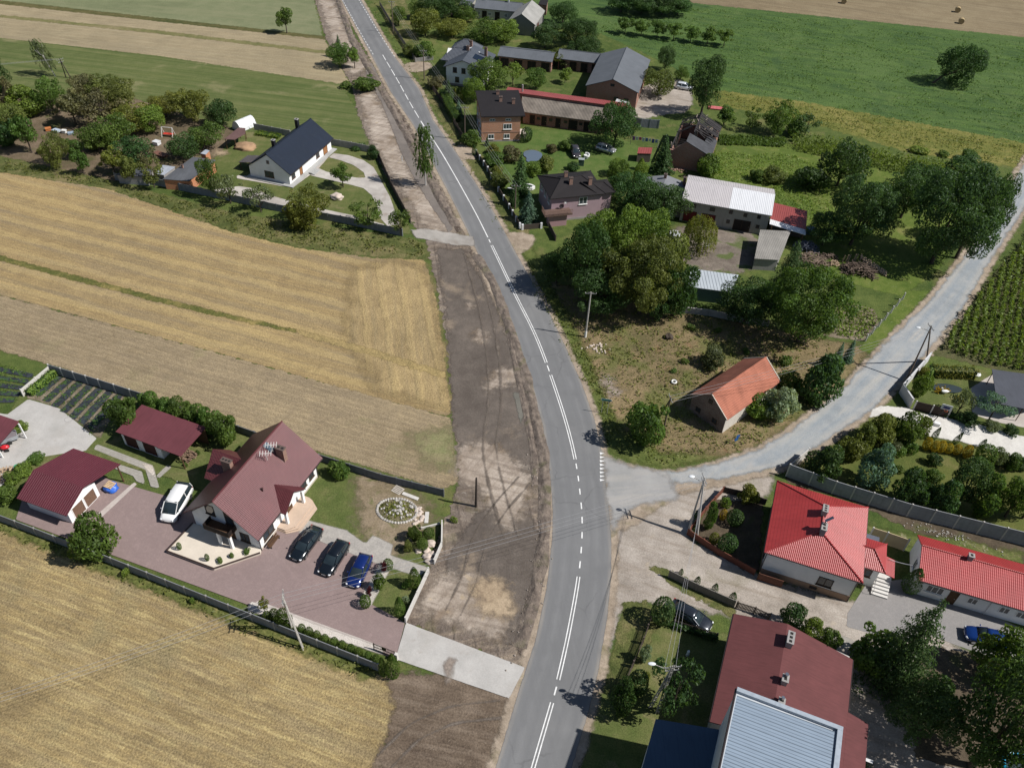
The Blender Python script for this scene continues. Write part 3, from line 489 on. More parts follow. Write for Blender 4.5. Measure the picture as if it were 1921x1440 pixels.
sheet('road', M_ASPH, 'P', offset_poly(RL, RR, 0), world=True, cell=.5)
sheet('road_apron', M_APRON, 'P', [(1130, 850), (1155, 866), (1200, 878), (1245, 886), (1262, 905), (1272, 930), (1255, 940), (1200, 945), (1165, 970), (1150, 1000), (1141, 955), (1136, 900)], margin=1)
sheet('driveway', M_CONC, 'P', [(762, 1168), (985, 1252), (955, 1310), (742, 1236)])
sheet('oil_stain', gmat('stain', (.19, .155, .13), (.24, .20, .17), (.30, .26, .22), amp=.7, soft=.35), 'P', [(832, 1250), (844, 1235), (854, 1240), (846, 1272), (838, 1278)], margin=2.5)
sheet('driveway', gmat('dusty_grey_paving', (.24, .22, .20), (.30, .28, .255), (.37, .345, .315), big=.1, mid=.6, fine=8, fstr=.15, patch=[(.4, .54, .7, .5, (.20, .17, .145))], bump=.2, bdist=.02, amp=.5, soft=.2), 'P', [(770, 432), (800, 430), (888, 445), (890, 462), (850, 460), (780, 446)])

# ---- road markings
WHITE = gmat('road_paint', (.55, .55, .54), (.66, .66, .65), (.74, .74, .73), big=.5, mid=2, fine=8, fstr=.12, amp=.06, esc=6, soft=.05, bump=.05, bdist=.01)
CL = [(745, 155), (767, 190), (792, 232), (831, 292), (885, 387), (920, 456), (965, 550), (1000, 620), (1025, 682), (1058, 780), (1078, 858), (1088, 925), (1092, 990), (1086, 1075), (1068, 1180), (1047, 1275), (1035, 1320), (1000, 1440), (960, 1580)]
CLT = [(600, -140), (659, 0), (690, 55), (718, 104), (745, 150)]
cw = np.array([g('P', *p)[:2] for p in CLT + CL[1:]])
def cat(a, n=40):   # smooth polyline (Catmull-Rom)
    a = np.vstack([2 * a[0] - a[1], a, 2 * a[-1] - a[-2]]); o = []
    for i in range(1, len(a) - 2):
        for t in np.linspace(0, 1, n, endpoint=False):
            o.append(.5 * ((2 * a[i]) + (-a[i - 1] + a[i + 1]) * t + (2 * a[i - 1] - 5 * a[i] + 4 * a[i + 1] - a[i + 2]) * t * t + (-a[i - 1] + 3 * a[i] - 3 * a[i + 1] + a[i + 2]) * t ** 3))
    return np.array(o)
cs = cat(cw); cpx = np.array([proj((x, y, 0)) for x, y in cs]); csl = np.r_[0, np.cumsum(np.hypot(*np.diff(cs, axis=0).T))]
ct = np.gradient(cs, axis=0); ct /= np.hypot(ct[:, 0], ct[:, 1])[:, None]; cn = np.column_stack([-ct[:, 1], ct[:, 0]])
def at_py(y): return np.interp(y, cpx[:, 1], csl)
_lvl[0] += 1; MZ = .004 * _lvl[0] + .004
def strip(mb, s0, s1, off, wd):
    n = max(2, int((s1 - s0) / .5)); s = np.linspace(s0, s1, n)
    x = np.interp(s, csl, cs[:, 0]); y = np.interp(s, csl, cs[:, 1]); ax = np.interp(s, csl, cn[:, 0]); ay = np.interp(s, csl, cn[:, 1])
    V = []
    for i in range(n):
        for o in (off - wd / 2, off + wd / 2): V.append((x[i] + ax[i] * o, y[i] + ay[i] * o, MZ))
    mb.mesh(V, [(2 * i, 2 * i + 1, 2 * i + 3, 2 * i + 2) for i in range(n - 1)])
def fixsd(o):
    n = len(o.data.vertices); at = o.data.attributes.new('sd', 'FLOAT', 'POINT'); at.data.foreach_set('value', np.full(n, .3, np.float32)); o['kind'] = 'structure'; return o
mk = MB()
for y0, y1 in ((104, 114), (117, 128), (131, 143), (146, 158), (161, 173), (177, 188), (192, 204), (208, 222)): strip(mk, at_py(y0), at_py(y1), 0, .16)
strip(mk, at_py(228), at_py(300), 0, .2); strip(mk, at_py(300), at_py(446), 0, .17)
for y0, y1 in ((450, 456), (686, 697), (870, 880), (893, 903), (917, 928), (943, 955), (970, 982), (998, 1010), (1026, 1038), (1053, 1066), (1288, 1304)): strip(mk, at_py(y0), at_py(y1), 0, .15)
for y0, y1 in ((461, 681), (704, 862), (1082, 1275), (1318, 1560)):
    for o in (-.15, .15): strip(mk, at_py(y0), at_py(y1), o, .115)
def dots(edge, sgn):
    e = np.array([g('P', *p)[:2] for p in edge]); L = np.r_[0, np.cumsum(np.hypot(*np.diff(e, axis=0).T))]
    s = 0
    while s + 1 < L[-1]:
        a = np.array([np.interp(s, L, e[:, 0]), np.interp(s, L, e[:, 1])]); b = np.array([np.interp(s + 1, L, e[:, 0]), np.interp(s + 1, L, e[:, 1])])
        d = (b - a); nn = np.array([-d[1], d[0]]) * .07
        mk.mesh([(*(a - nn), MZ), (*(b - nn), MZ), (*(b + nn), MZ), (*(a + nn), MZ)], [(0, 1, 2, 3)]); s += 2
dots([(612, -100), (642, 0), (672, 55), (703, 108)], 1); dots([(625, -100), (673, 0), (706, 55), (741, 108)], 1)
for i in range(8):    # give-way teeth
    a = g('A5', 428, 1217 + i * 18.5); b2 = g('A5', 430, 1217 + (i + .62) * 18.5); c3 = g('A5', 452, 1217 + (i + .3) * 18.5)
    mk.mesh([(a[0], a[1], MZ + .004), (b2[0], b2[1], MZ + .004), (c3[0], c3[1], MZ + .004)], [(0, 1, 2)])
fixsd(mk.build('road_markings', WHITE))

# ---- paving of the bungalow plot and the big left plot
sheet('driveway', M_DRIVE, 'C2', [(1100, 470), (1250, 490), (1400, 540), (1500, 610), (1545, 690), (1600, 790), (1660, 900), (1720, 1070), (1760, 1180), (1640, 1200), (1560, 1110), (1540, 1010), (1480, 890), (1400, 820), (1270, 785), (1100, 745), (900, 700), (870, 690), (930, 610), (1030, 655), (1200, 690), (1330, 715), (1420, 715), (1400, 660), (1300, 590), (1170, 540), (1050, 510)])
sheet('driveway', M_DRIVE, 'C2', [(150, 800), (300, 820), (460, 890), (700, 955), (1000, 1030), (1290, 1090), (1600, 1180), (1640, 1240), (1300, 1150), (1000, 1085), (700, 1030), (440, 960), (150, 930), (-120, 890), (-100, 830)])
sheet('plinth_path', M_GPAV, 'C2', [(130, 690), (250, 700), (665, 790), (860, 600), (1040, 430), (1105, 440), (960, 610), (860, 690), (690, 815), (560, 795), (130, 720)])
sheet('sand_patch', M_ORSAND, 'C1', [(1460, 560), (1640, 540), (1700, 580), (1560, 610)], sm=1, margin=2)
sheet('compound_lawn', M_YARD, 'P', [(45, 735), (95, 690), (280, 748), (600, 850), (830, 920), (830, 985), (760, 1165), (650, 1130), (560, 1000), (330, 900), (180, 860), (0, 930), (0, 800)])
sheet('bare_soil', gmat('worn_lawn', (.15, .12, .07), (.21, .165, .11), (.27, .215, .155), mid=.7, fine=6, patch=[(.5, .52, .68, .7, (.08, .10, .025))], amp=2.4, soft=1.2), 'P', [(665, 880), (735, 905), (800, 940), (820, 985), (770, 1010), (735, 1055), (690, 1030), (670, 960)], sm=1, margin=4)
sheet('concrete_yard', M_CONC, 'B2', [(225, 378), (470, 450), (770, 690), (680, 790), (560, 800), (250, 850), (180, 900), (0, 1080), (-400, 1200), (-400, 420), (60, 500)])
sheet('paved_court', M_ROSE, 'P', [(205, 900), (310, 930), (350, 950), (420, 1010), (560, 985), (700, 1045), (730, 1058), (690, 1130), (760, 1168), (742, 1236), (700, 1222), (480, 1140), (30, 975), (45, 930), (130, 860)])
for pts in ([(183, 965), (252, 905), (258, 908), (190, 972)],):
    sheet('kerb_line', M_EDGE, 'P', pts, margin=.3)
sheet('kerb_line', M_EDGE, 'P', [(480, 1125), (718, 1213), (716, 1222), (478, 1136)], margin=.3)
sheet('gravel_bed', gmat('white_bed', (.42, .38, .34), (.5, .46, .42), (.56, .52, .48), fine=9, amp=.1), 'P', [(470, 1128), (720, 1216), (718, 1228), (465, 1145)], margin=.4)
sheet('stone_path', gmat('stone_slab', (.26, .245, .225), (.32, .30, .275), (.38, .355, .32), mid=1, fine=6, fstr=.2, amp=.1), 'P', [(572, 975), (650, 995), (685, 1020), (700, 1005), (738, 1022), (732, 1042), (805, 1065), (785, 1082), (700, 1055), (560, 1000)])
sheet('gravel_bed', gmat('pale_bed', (.34, .31, .28), (.42, .39, .35), (.5, .46, .42), fine=9, amp=.1), 'C8', [(278, 610), (350, 640), (200, 930), (108, 915)], margin=.4)
for pts in ([(545, 520), (860, 640), (900, 770), (850, 760), (820, 665), (530, 550)], [(480, 575), (800, 675), (820, 750), (770, 730), (750, 700), (480, 590)], [(940, 640), (968, 650), (895, 715), (880, 700)]):
    sheet('stone_path', M_LATTICE, 'A6', pts, margin=.4)
sheet('flower_bed', gmat('bed_gravel', (.4, .35, .3), (.48, .43, .38), (.55, .5, .45), fine=8, amp=.2), 'A6', [(800, 625), (860, 640), (885, 720), (820, 660)], margin=.4)
sheet('vegetable_plot', M_SPREAD, 'B2', [(190, 335), (420, 125), (1010, 330), (800, 680), (770, 680), (470, 440), (230, 372)], margin=.6)
for i in range(7):    # strawberry rows on black film
    a0 = (330 + i * 78, 205 + i * 22); 
    sheet('plastic_mulch', gmat('black_film', (.02, .022, .026), (.035, .04, .048), (.06, .07, .08), mid=2, fine=6, patch=[(1.5, .5, .6, .8, (.05, .10, .02))], amp=.25, rough=.5), 'B2', [(490 + i * 78 - 30, 195 + i * 26 - 15), (490 + i * 78 + 20, 195 + i * 26 + 5), (318 + i * 70, 360 + i * 45), (268 + i * 70, 345 + i * 42)], margin=.5)
for i in range(5):
    sheet('plastic_mulch', gmat('black_film', (.02, .022, .026), (.035, .04, .048), (.06, .07, .08), mid=2, fine=6, patch=[(1.5, .5, .6, .8, (.05, .10, .02))], amp=.25, rough=.5), 'A6', [(-140, 60 + i * 52), (190 - i * 26, 125 + i * 34), (185 - i * 26, 150 + i * 34), (-140, 85 + i * 52)], margin=.5)
sheet('gravel_court', M_WGRAV, 'B7', [(790, 335), (1000, 352), (1060, 385), (1300, 432), (1650, 505), (1897, 575), (2300, 690), (2300, 880), (1897, 765), (1700, 690), (1400, 610), (1100, 560), (1060, 500), (880, 408), (780, 410), (700, 430), (720, 370)])
sheet('terrace', M_GPAV, 'B7', [(1480, 200), (1700, 60), (2300, 200), (2300, 560), (1897, 500), (1690, 460), (1500, 400)], margin=.4)
b = MB(); P_ = [g('B7', *p) for p in ((1165, 185), (1230, 165), (1330, 170), (1430, 205), (1400, 240), (1300, 235), (1200, 215))]; P_ = smooth_poly([p[:2] for p in P_], 2); b.poly([(x, y, .14) for x, y in P_]); o = b.build('pond', M_WATER); o['kind'] = 'structure'
sheet('pool_ground', M_VERGE, 'C5', [(720, 300), (860, 300), (940, 350), (900, 450), (760, 440)], sm=1)
b = MB(); P_ = [g('C5', *p) for p in ((735, 330), (830, 310), (930, 340), (950, 380), (900, 440), (800, 455), (760, 440), (770, 400), (730, 380))]; P_ = smooth_poly([p[:2] for p in P_], 1)
mw = NB('pond_blue'); mw = mw.fin((.10, .13, .17), .1, 0, .5); b.poly([(x, y, .14) for x, y in P_]); o = b.build('pond', mw); o['kind'] = 'structure'
# ================================================================ BUILDINGS
class Frame:
    """footprint from three eave corners (front-left, front-right, back-right) at height z"""
    def __init__(s, k, z, p0, p1, p2, ang=None):
        a, b_, c = [g(k, *p, z)[:2] for p in (p0, p1, p2)]
        d = b_ - a; s.W = float(np.hypot(*d)); s.ang = math.atan2(d[1], d[0]); x = d / s.W
        s.D = float((c - b_) @ np.array([-x[1], x[0]])); s.o = a; s.z = z; s.k = k; s.x = x; s.y = np.array([-x[1], x[0]])
    def loc(s, x, y, z=0.): p = s.o + s.x * x + s.y * y; return np.array([p[0], p[1], z])
    def at(s, px, py, z=0.): h = g(s.k, px, py, z)[:2] - s.o; return float(h @ s.x), float(h @ s.y)
    def thing(s, name, label, cat, group=None): return thing(name, label, cat, (s.o[0], s.o[1], 0), s.ang, group)
def wallpart(root, mat, x0, x1, y0, y1, z1, gable=None, zr=0, r=None, base=None, z0=0):
    """walls; gable 'x' = ridge along x, 'y' = ridge along y (ridge position r)"""
    m = MB()
    if gable == 'y':
        r = (x0 + x1) / 2 if r is None else r
        pr = [(x0, z0), (x1, z0), (x1, z1), (r, zr), (x0, z1)]
        m.mesh([(x, y0, z) for x, z in pr] + [(x, y1, z) for x, z in pr], [(0, 1, 2, 3, 4), (9, 8, 7, 6, 5)] + [((i + 1) % 5, i, 5 + i, 5 + (i + 1) % 5) for i in range(5)])
    elif gable == 'x':
        r = (y0 + y1) / 2 if r is None else r
        pr = [(y0, z0), (y1, z0), (y1, z1), (r, zr), (y0, z1)]
        m.mesh([(x0, y, z) for y, z in pr] + [(x1, y, z) for y, z in pr], [(4, 3, 2, 1, 0), (5, 6, 7, 8, 9)] + [(i, (i + 1) % 5, 5 + (i + 1) % 5, 5 + i) for i in range(5)])
    else: m.box(x0, x1, y0, y1, z0, z1)
    o = m.build('wall', mat, root)
    if base:
        bm_, h = base; MB().box(x0 - .04, x1 + .04, y0 - .04, y1 + .04, 0, h).build('plinth', bm_, root)
    return o
def gable_roof(root, mat, W, D, ze, zr, axis='y', r=None, t=.14, x0=0, y0=0, name='roof', ridge=True, zeb=None):
    m = MB(); zb = ze if zeb is None else zeb
    if axis == 'y':
        r = x0 + W / 2 if r is None else r
        m.slab([(x0, y0, ze), (r, y0, zr), (r, y0 + D, zr), (x0, y0 + D, ze)][::-1], t)
        m.slab([(r, y0, zr), (x0 + W, y0, zb), (x0 + W, y0 + D, zb), (r, y0 + D, zr)], t)
        rg = ((r, y0, zr + .03), (r, y0 + D, zr + .03))
    else:
        r = y0 + D / 2 if r is None else r
        m.slab([(x0, y0, ze), (x0 + W, y0, ze), (x0 + W, r, zr), (x0, r, zr)], t)
        m.slab([(x0, r, zr), (x0 + W, r, zr), (x0 + W, y0 + D, zb), (x0, y0 + D, zb)], t)
        rg = ((x0, r, zr + .03), (x0 + W, r, zr + .03))
    o = m.build(name, mat, root)
    if ridge: MB().tube(rg[0], rg[1], .09, n=8).build('ridge_cap', mat, o)
    return o
def hip_roof(root, mat, x0, x1, y0, y1, ze, R1, R2, t=.14, name='roof', hips=True):
    """ridge from R1 to R2 (x,y,z); works for ridges along either axis"""
    A, B, C, Dd = (x0, y0, ze), (x1, y0, ze), (x1, y1, ze), (x0, y1, ze)
    m = MB()
    if abs(R2[1] - R1[1]) > abs(R2[0] - R1[0]):
        fs = [[A, B, R1], [B, C, R2, R1], [C, Dd, R2], [Dd, A, R1, R2]]; hp = [(A, R1), (B, R1), (C, R2), (Dd, R2), (R1, R2)]
    else:
        fs = [[A, B, R2, R1], [B, C, R2], [C, Dd, R1, R2], [Dd, A, R1]]; hp = [(A, R1), (B, R2), (C, R2), (Dd, R1), (R1, R2)]
    for f in fs: m.poly(f)
    m.mesh([A, B, C, Dd] + [(p[0], p[1], ze - t) for p in (A, B, C, Dd)], [(i + 4, (i + 1) % 4 + 4, (i + 1) % 4, i) for i in range(4)] + [(7, 6, 5, 4)])
    o = m.build(name, mat, root)
    if hips:
        q = MB()
        for a, b_ in hp:
            if Vector(a) != Vector(b_): q.tube((a[0], a[1], a[2] + .02), (b_[0], b_[1], b_[2] + .03), .08, n=6)
        q.build('ridge_cap', mat, o)
    return o
def mono_roof(root, mat, pts, t=.12, name='roof'): return MB().slab(pts, t).build(name, mat, root)
DARKW = wood('dark_window_frame', (.07, .045, .03)); BROWNW = wood('brown_timber', (.10, .055, .03)); WHITEW = plain('white_frame', (.72, .72, .71), .4)
def opening(root, face, pos, a, wd, z0, h, frame=DARKW, name='window', pane=None, mull=1, fw=.09, sill=True, label=None):
    """window or door lying on a wall: face f/b (pos = y) or l/r (pos = x); a = centre along the wall"""
    m = MB(); p = MB(); d = .05
    def bx(mm, u0, u1, v0, v1, e0, e1):
        if face == 'f': mm.box(a + u0, a + u1, pos - e1, pos - e0, z0 + v0, z0 + v1)
        elif face == 'b': mm.box(a + u0, a + u1, pos + e0, pos + e1, z0 + v0, z0 + v1)
        elif face == 'r': mm.box(pos + e0, pos + e1, a + u0, a + u1, z0 + v0, z0 + v1)
        else: mm.box(pos - e1, pos - e0, a + u0, a + u1, z0 + v0, z0 + v1)
    w2 = wd / 2
    bx(m, -w2, -w2 + fw, 0, h, 0, d); bx(m, w2 - fw, w2, 0, h, 0, d); bx(m, -w2 + fw, w2 - fw, 0, fw, 0, d); bx(m, -w2 + fw, w2 - fw, h - fw, h, 0, d)
    for i in range(mull): c = -w2 + (i + 1) * wd / (mull + 1); bx(m, c - fw * .4, c + fw * .4, fw, h - fw, 0, d)
    if sill and name == 'window': bx(m, -w2 - .08, w2 + .08, -.06, 0, 0, .14)
    o = m.build(name, frame, root)
    bx(p, -w2 + fw, w2 - fw, fw, h - fw, .003, .02); p.build('pane' if name == 'window' else 'leaf', pane or glass(), o)
    if name in ('door', 'garage_door'):
        q = MB(); bx(q, w2 - fw - .16, w2 - fw - .06, h * .45, h * .45 + .05, .02, .08); q.build('handle', plain('steel_handle', (.4, .4, .4), .3, 1.), o)
    if label: o['label'] = label
    return o
CHBC = plain('brown_cap', (.10, .07, .06), .85); CHB = brick('chimney_brick', (.19, .075, .05), (.26, .12, .08)); CHC = plain('grey_flue_block', (.27, .26, .25), .85)
def chimney(root, x, y, z0, z1, wx=.5, wy=.8, mat=None, holes=2, parent=None):
    mat = mat or CHC; m = MB(); m.box(x - wx / 2, x + wx / 2, y - wy / 2, y + wy / 2, z0, z1)
    o = m.build('chimney', mat, parent or root)
    MB().box(x - wx / 2 - .06, x + wx / 2 + .06, y - wy / 2 - .06, y + wy / 2 + .06, z1, z1 + .1).build('chimney_cap', CHC if mat is not CHB else CHBC, o)
    q = MB()
    for i in range(holes):
        t = -wy / 2 + (i + .5) * wy / holes
        if wy >= wx: q.box(x - wx * .24, x + wx * .24, y + t - wy * .3 / holes, y + t + wy * .3 / holes, z1 + .1, z1 + .125)
        else: t = -wx / 2 + (i + .5) * wx / holes; q.box(x + t - wx * .3 / holes, x + t + wx * .3 / holes, y - wy * .24, y + wy * .24, z1 + .1, z1 + .125)
    q.build('flue', plain('flue_hole_dark', (.012, .011, .01), .95), o)  # near-black blocks paint the darkness of the flue openings
    return o
def gutter(root, pts, mat, r=.07):
    m = MB()
    for a, b_ in zip(pts, pts[1:]): m.tube(a, b_, r, n=6)
    return m.build('gutter', mat, root)
def downpipes(root, pts, mat, z1):
    for x, y in pts: MB().tube((x, y, .05), (x, y, z1), .05, n=6).build('downpipe', mat, root)
GUT = plain('dark_gutter', (.03, .022, .022), .4); GUTW = plain('white_gutter', (.7, .7, .7), .4)
WHITEWALL = plaster('white_render', (.82, .82, .81), .1); BARNW = plaster('old_grey_plaster', (.34, .325, .29), .75)

# ---- red hip-roofed house at the junction
RED = tile('red_metal_tile', (.345, .042, .042), .19, .35, .38, .15)
f = Frame('B3', 4.25, (258, 840), (1148, 1120), (1168, 430)); W, D = f.W, f.D
h = f.thing('hip_roofed_house', 'white house with a bright red hipped metal roof and two chimneys, beside the junction', 'house')
wallpart(h, WHITEWALL, .42, W - .42, .42, D - .42, 4.12, base=(plaster('tan_plinth', (.33, .22, .15)), 1.0))
hip_roof(h, RED, 0, W, 0, D, 4.25, (W / 2, 3.5, 6.15), (W / 2, 7.3, 6.15)); gutter(h, [(0, 0, 4.16), (W, 0, 4.16), (W, D, 4.16), (0, D, 4.16), (0, 0, 4.16)], GUT)
x_, y_ = f.at(800, 440, 6.9); chimney(h, x_ + .15, y_ - .1, 5.6, 6.9, .5, 1.0, holes=3)
x_, y_ = f.at(792, 605, 6.9); c_ = chimney(h, x_ + .1, y_ - .1, 5.6, 6.9, .5, 1.0)
q = MB(); q.tube((x_ + .1, y_ + .2, 7), (x_ + .1, y_ + .2, 7.5), .12); q.bar((x_, y_ + .2, 7.5), (x_ + .7, y_ + .7, 7.9), .3, .04); q.build('cowl', plain('steel_cowl', (.5, .5, .5), .3, 1.), c_)
opening(h, 'f', .42, 6.95, 1.55, 1.35, 1.35); opening(h, 'f', .38, 6.1, .8, .35, .45, sill=False)
for yy, zz in ((2.2, 1.5), (6.6, 1.5)): opening(h, 'l', .42, yy, 1.5, zz, 1.4)
opening(h, 'l', .42, 9, 1.2, 1.6, 1.2)
wallpart(h, WHITEWALL, W - .42, 12.2, 3.35, 6.7, 3.2).name = 'porch_wall'
hip_roof(h, RED, W - .5, 12.65, 2.95, 7.1, 3.35, (W - .5, 5.0, 4.3), (11.1, 5.0, 4.3), name='porch_roof')
mono_roof(h, RED, [(12.66, 3.1, 3.1), (13.7, 3.1, 2.85), (13.7, 5.6, 2.85), (12.66, 5.6, 3.1)], .08, 'awning')
opening(h, 'f', 3.35, 10.9, 1.3, 1.5, 1.2, BROWNW); opening(h, 'r', 12.2, 4.3, 1.0, 1.2, 2.0, BROWNW, 'door', BROWNW, 0)
st = MB()
for i in range(6): st.box(12.2, 13.9, 2.35 + i * .34, 4.9, .0 if i == 0 else i * .2, (i + 1) * .2)
st.build('steps', plaster('white_steps', (.62, .60, .57)), h)
q = MB(); q.tube((12.25, 2.3, 1.0), (12.25, 4.3, 2.1), .025); q.tube((12.25, 2.3, 0), (12.25, 2.3, 1.0), .025); q.tube((12.25, 3.3, .6), (12.25, 3.3, 1.55), .025); q.build('handrail', plain('steel_rail', (.2, .2, .2), .3, .8), h)
q = MB(); q.box(W + .1, 12, 7.1, 8.3, 2.6, 2.75); q.build('shed_roof', felt('slate_blue_felt', (.10, .11, .14)), h); MB().box(W + .2, 11.9, 7.2, 8.2, 0, 2.6).build('shed_wall', WHITEWALL, h)
gt = thing('timber_gate', 'brown wooden gate panel leaning at the corner of the red hipped house', 'gate', f.loc(.35, -.5), f.ang)
MB().box(0, 2.6, -.05, .05, .1, 1.2).build('panel', wood('brown_gate', (.14, .06, .04)), gt); MB().box(-.1, .0, -.08, .08, 0, 1.3).build('post', BROWNW, gt)
downpipes(h, [(.36, .36), (W - .36, .36)], GUT, 4.0)
# ---- long red-roofed house at the right edge
f = Frame('B4', 2.75, (428, 655), (1445, 950), (1445, 520)); W, D = f.W + 9, 6.4
h = f.thing('long_house', 'low white house with a long red ribbed roof at the right edge', 'house')
wallpart(h, WHITEWALL, .12, W - .1, .35, D - .35, 2.62, 'x', 3.75, 3.9)
gable_roof(h, RED, W, D, 2.75, 3.95, 'x', 3.9); gutter(h, [(0, -.03, 2.66), (W, -.03, 2.66)], GUT)
x_, y_ = f.at(945, 415, 4.6); chimney(h, x_, y_, 3.5, 4.5, .5, .5, holes=1)
opening(h, 'f', .35, 2.1, 1.75, 1.0, 1.15, WHITEW, mull=2); opening(h, 'f', .35, 4.0, .95, .05, 2.1, BROWNW, 'door', BROWNW, 0)
for a in (5.9, 9.05, 10.7, 13, 16): opening(h, 'f', .35, a, 1.0, 1.05, .95, WHITEW, sill=False)
opening(h, 'l', .12, 3, .9, .9, 1.5, WHITEW)
downpipes(h, [(.3, .29), (W - .3, .29), (7.6, .29)], GUTW, 2.6)
# ---- maroon-roofed hall and its blue steel extension
MAR = felt('maroon_metal_sheet', (.118, .038, .038), .45, .15)
f = Frame('B6', 4.7, (240, 1035), (450, 95), (905, 178)); L = f.W
h = f.thing('maroon_hall', 'long low building under a dull maroon roof with two chimneys, right of the road', 'house')
# local x runs away from the camera, local -y to the right
wallpart(h, plaster('grey_render', (.42, .41, .39)), .3, L - .2, -11.19, -.3, 4.6, 'x', 5.7, -4.95)
m = MB(); m.slab([(0, 0, 4.7), (0, -4.95, 5.85), (L + .13, -4.95, 5.85), (L, 0, 4.7)], .14); m.slab([(0, -4.95, 5.85), (0, -11.5, 4.6), (L - .4, -11.5, 4.6), (L + .13, -4.95, 5.85)], .14)
m.slab([(-6, -11.505, 4.6), (-6, -13.4, 4.3), (5.6, -13.4, 4.3), (5.85, -11.505, 4.6)], .12); m.build('roof', MAR, h)
MB().box(-6, 5.4, -13.1, -11.2, 0, 4.25).build('annex_wall', plaster('grey_render', (.42, .41, .39)), h)
x_, y_ = f.at(950, 300, 6.7); chimney(h, x_, y_, 5.4, 6.6, 1.3, .55, holes=3); x_, y_ = f.at(902, 655, 6.5); c_ = chimney(h, x_, y_, 5.4, 6.4, .7, .5, holes=1)
q = MB(); q.tube((x_ + .2, y_, 6.5), (x_ + .2, y_, 6.9), .17, n=10); q.build('cowl', plain('steel_cowl', (.5, .5, .5), .3, 1.), c_)
x_, y_ = f.at(870, 850, 6.2); c_ = chimney(h, x_, y_, 5.4, 6.1, .5, .5, holes=1); MB().tube((x_ + .1, y_, 6.2), (x_ + .1, y_, 6.6), .15, n=10).build('cowl', plain('steel_cowl', (.5, .5, .5), .3, 1.), c_)
gutter(h, [(0, .05, 4.6), (L, .05, 4.6)], GUT); gutter(h, [(5.9, -11.55, 4.5), (L - .4, -11.55, 4.5)], GUT)
for a in (2.5, 6, 9.5): opening(h, 'b', -.3, a, 1.3, 2.0, 1.3)
q = MB(); q.bar((2.6, -13.1, 3.6), (2.6, -14.2, 3.6), .3, .05); q.build('wall_lamp', plain('lamp_white', (.6, .6, .6), .4), h)
FB = Frame('B6', 13.3, (330, 1440), (480, 735), (1405, 1050))
h = FB.thing('steel_hall', 'tall hall with blue-grey ribbed steel roof and pale parapet, bottom edge', 'hall')
W2 = FB.at(1405, 1050, 13.3)[1]; L2 = FB.W; STEEL = sheetmetal('blue_grey_sheet', (.24, .30, .37), .55, .4, .1, line=.75)
MB().box(-9, L2 - .05, W2 + .05, -.05, 0, 13.05).build('wall', plaster('pale_blue_render', (.50, .53, .56), .3), h)
m = MB(); m.slab([(-9, -.12, 13.05), (-9, W2 + .55, 13.2), (L2 - .55, W2 + .55, 13.2), (L2 - .55, -.12, 13.05)], .1)
o = m.build('roof', STEEL, h)
PAR = plain('parapet_sheet', (.30, .34, .385), .4)
q = MB(); q.box(L2 - .36, L2, W2, 0, 13.0, 13.38); q.box(-9, L2 - .37, W2, W2 + .4, 13.0, 13.38); q.build('parapet', PAR, h); gutter(h, [(-9, .04, 13.0), (L2, .04, 13.0)], GUT, .09)
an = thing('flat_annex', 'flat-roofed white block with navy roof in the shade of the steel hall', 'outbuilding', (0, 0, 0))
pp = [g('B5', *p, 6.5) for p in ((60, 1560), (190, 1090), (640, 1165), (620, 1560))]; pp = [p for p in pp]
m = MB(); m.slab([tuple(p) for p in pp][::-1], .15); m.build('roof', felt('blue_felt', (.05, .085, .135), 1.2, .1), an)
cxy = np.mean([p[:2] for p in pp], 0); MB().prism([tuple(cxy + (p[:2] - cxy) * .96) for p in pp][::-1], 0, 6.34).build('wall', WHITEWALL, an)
# ---- orange tiled barn on the dry lot
OT = tile('orange_clay_tile', (.37, .135, .085), .22, .3, .85, .4)
f = Frame('B8', 2.75, (690, 600), (1105, 885), (1670, 430)); W, D = f.W, f.D
h = f.thing('tiled_barn', 'old brick barn with sagging orange clay-tile roof on the dry lot', 'barn')
wallpart(h, brick('old_barn_brick', (.13, .05, .038), (.15, .115, .10), stain=.6), .3, W - .3, .15, D - .15, 2.6, 'y', 4.85)
o = gable_roof(h, OT, W, D, 2.75, 5.05, 'y'); 
q = MB()
for xx in (0, W): 
    q.bar((xx, -.02, 2.78), (W / 2, -.02, 5.08), .12, .06); q.bar((xx, D + .02, 2.78), (W / 2, D + .02, 5.08), .14, .07)
q.build('verge_board', wood('pale_board', (.45, .40, .34)), h)
MB().box(W - .32, W - .26, .2, D - .2, 0, 2.55).build('rendered_side', plaster('flaking_lime', (.55, .51, .45), .6), h)
for a, z in ((1.6, .7), (4.3, .7)): opening(h, 'f', .15, a, .8, z, .8, DARKW, sill=False)
opening(h, 'f', .15, 3.05, .6, 3.3, .7, DARKW, sill=False)
# ---- left plot: gabled house
MAROON = tile('maroon_metal_tile', (.118, .033, .037), .2, .35, .4, .18)
f = Frame('B1', 2.7, (185, 850), (780, 1075), (1270, 410)); W, D = f.W, f.D
h = f.thing('gabled_house', 'white house with steep maroon tiled roof, balcony and porch on the left plot', 'house')
wallpart(h, WHITEWALL, .7, W - .45, .55, D - .9, 2.6, 'y', 6.55, base=(plaster('beige_plinth', (.5, .44, .37)), .35), r=W / 2)
gable_roof(h, MAROON, W, D, 2.7, 6.9, 'y'); gutter(h, [(W + .02, 0, 2.62), (W + .02, D, 2.62)], GUT); gutter(h, [(-.02, 0, 2.62), (-.02, D, 2.62)], GUT)
downpipes(h, [(W - .38, .5), (W - .38, D - .95)], GUT, 2.6)
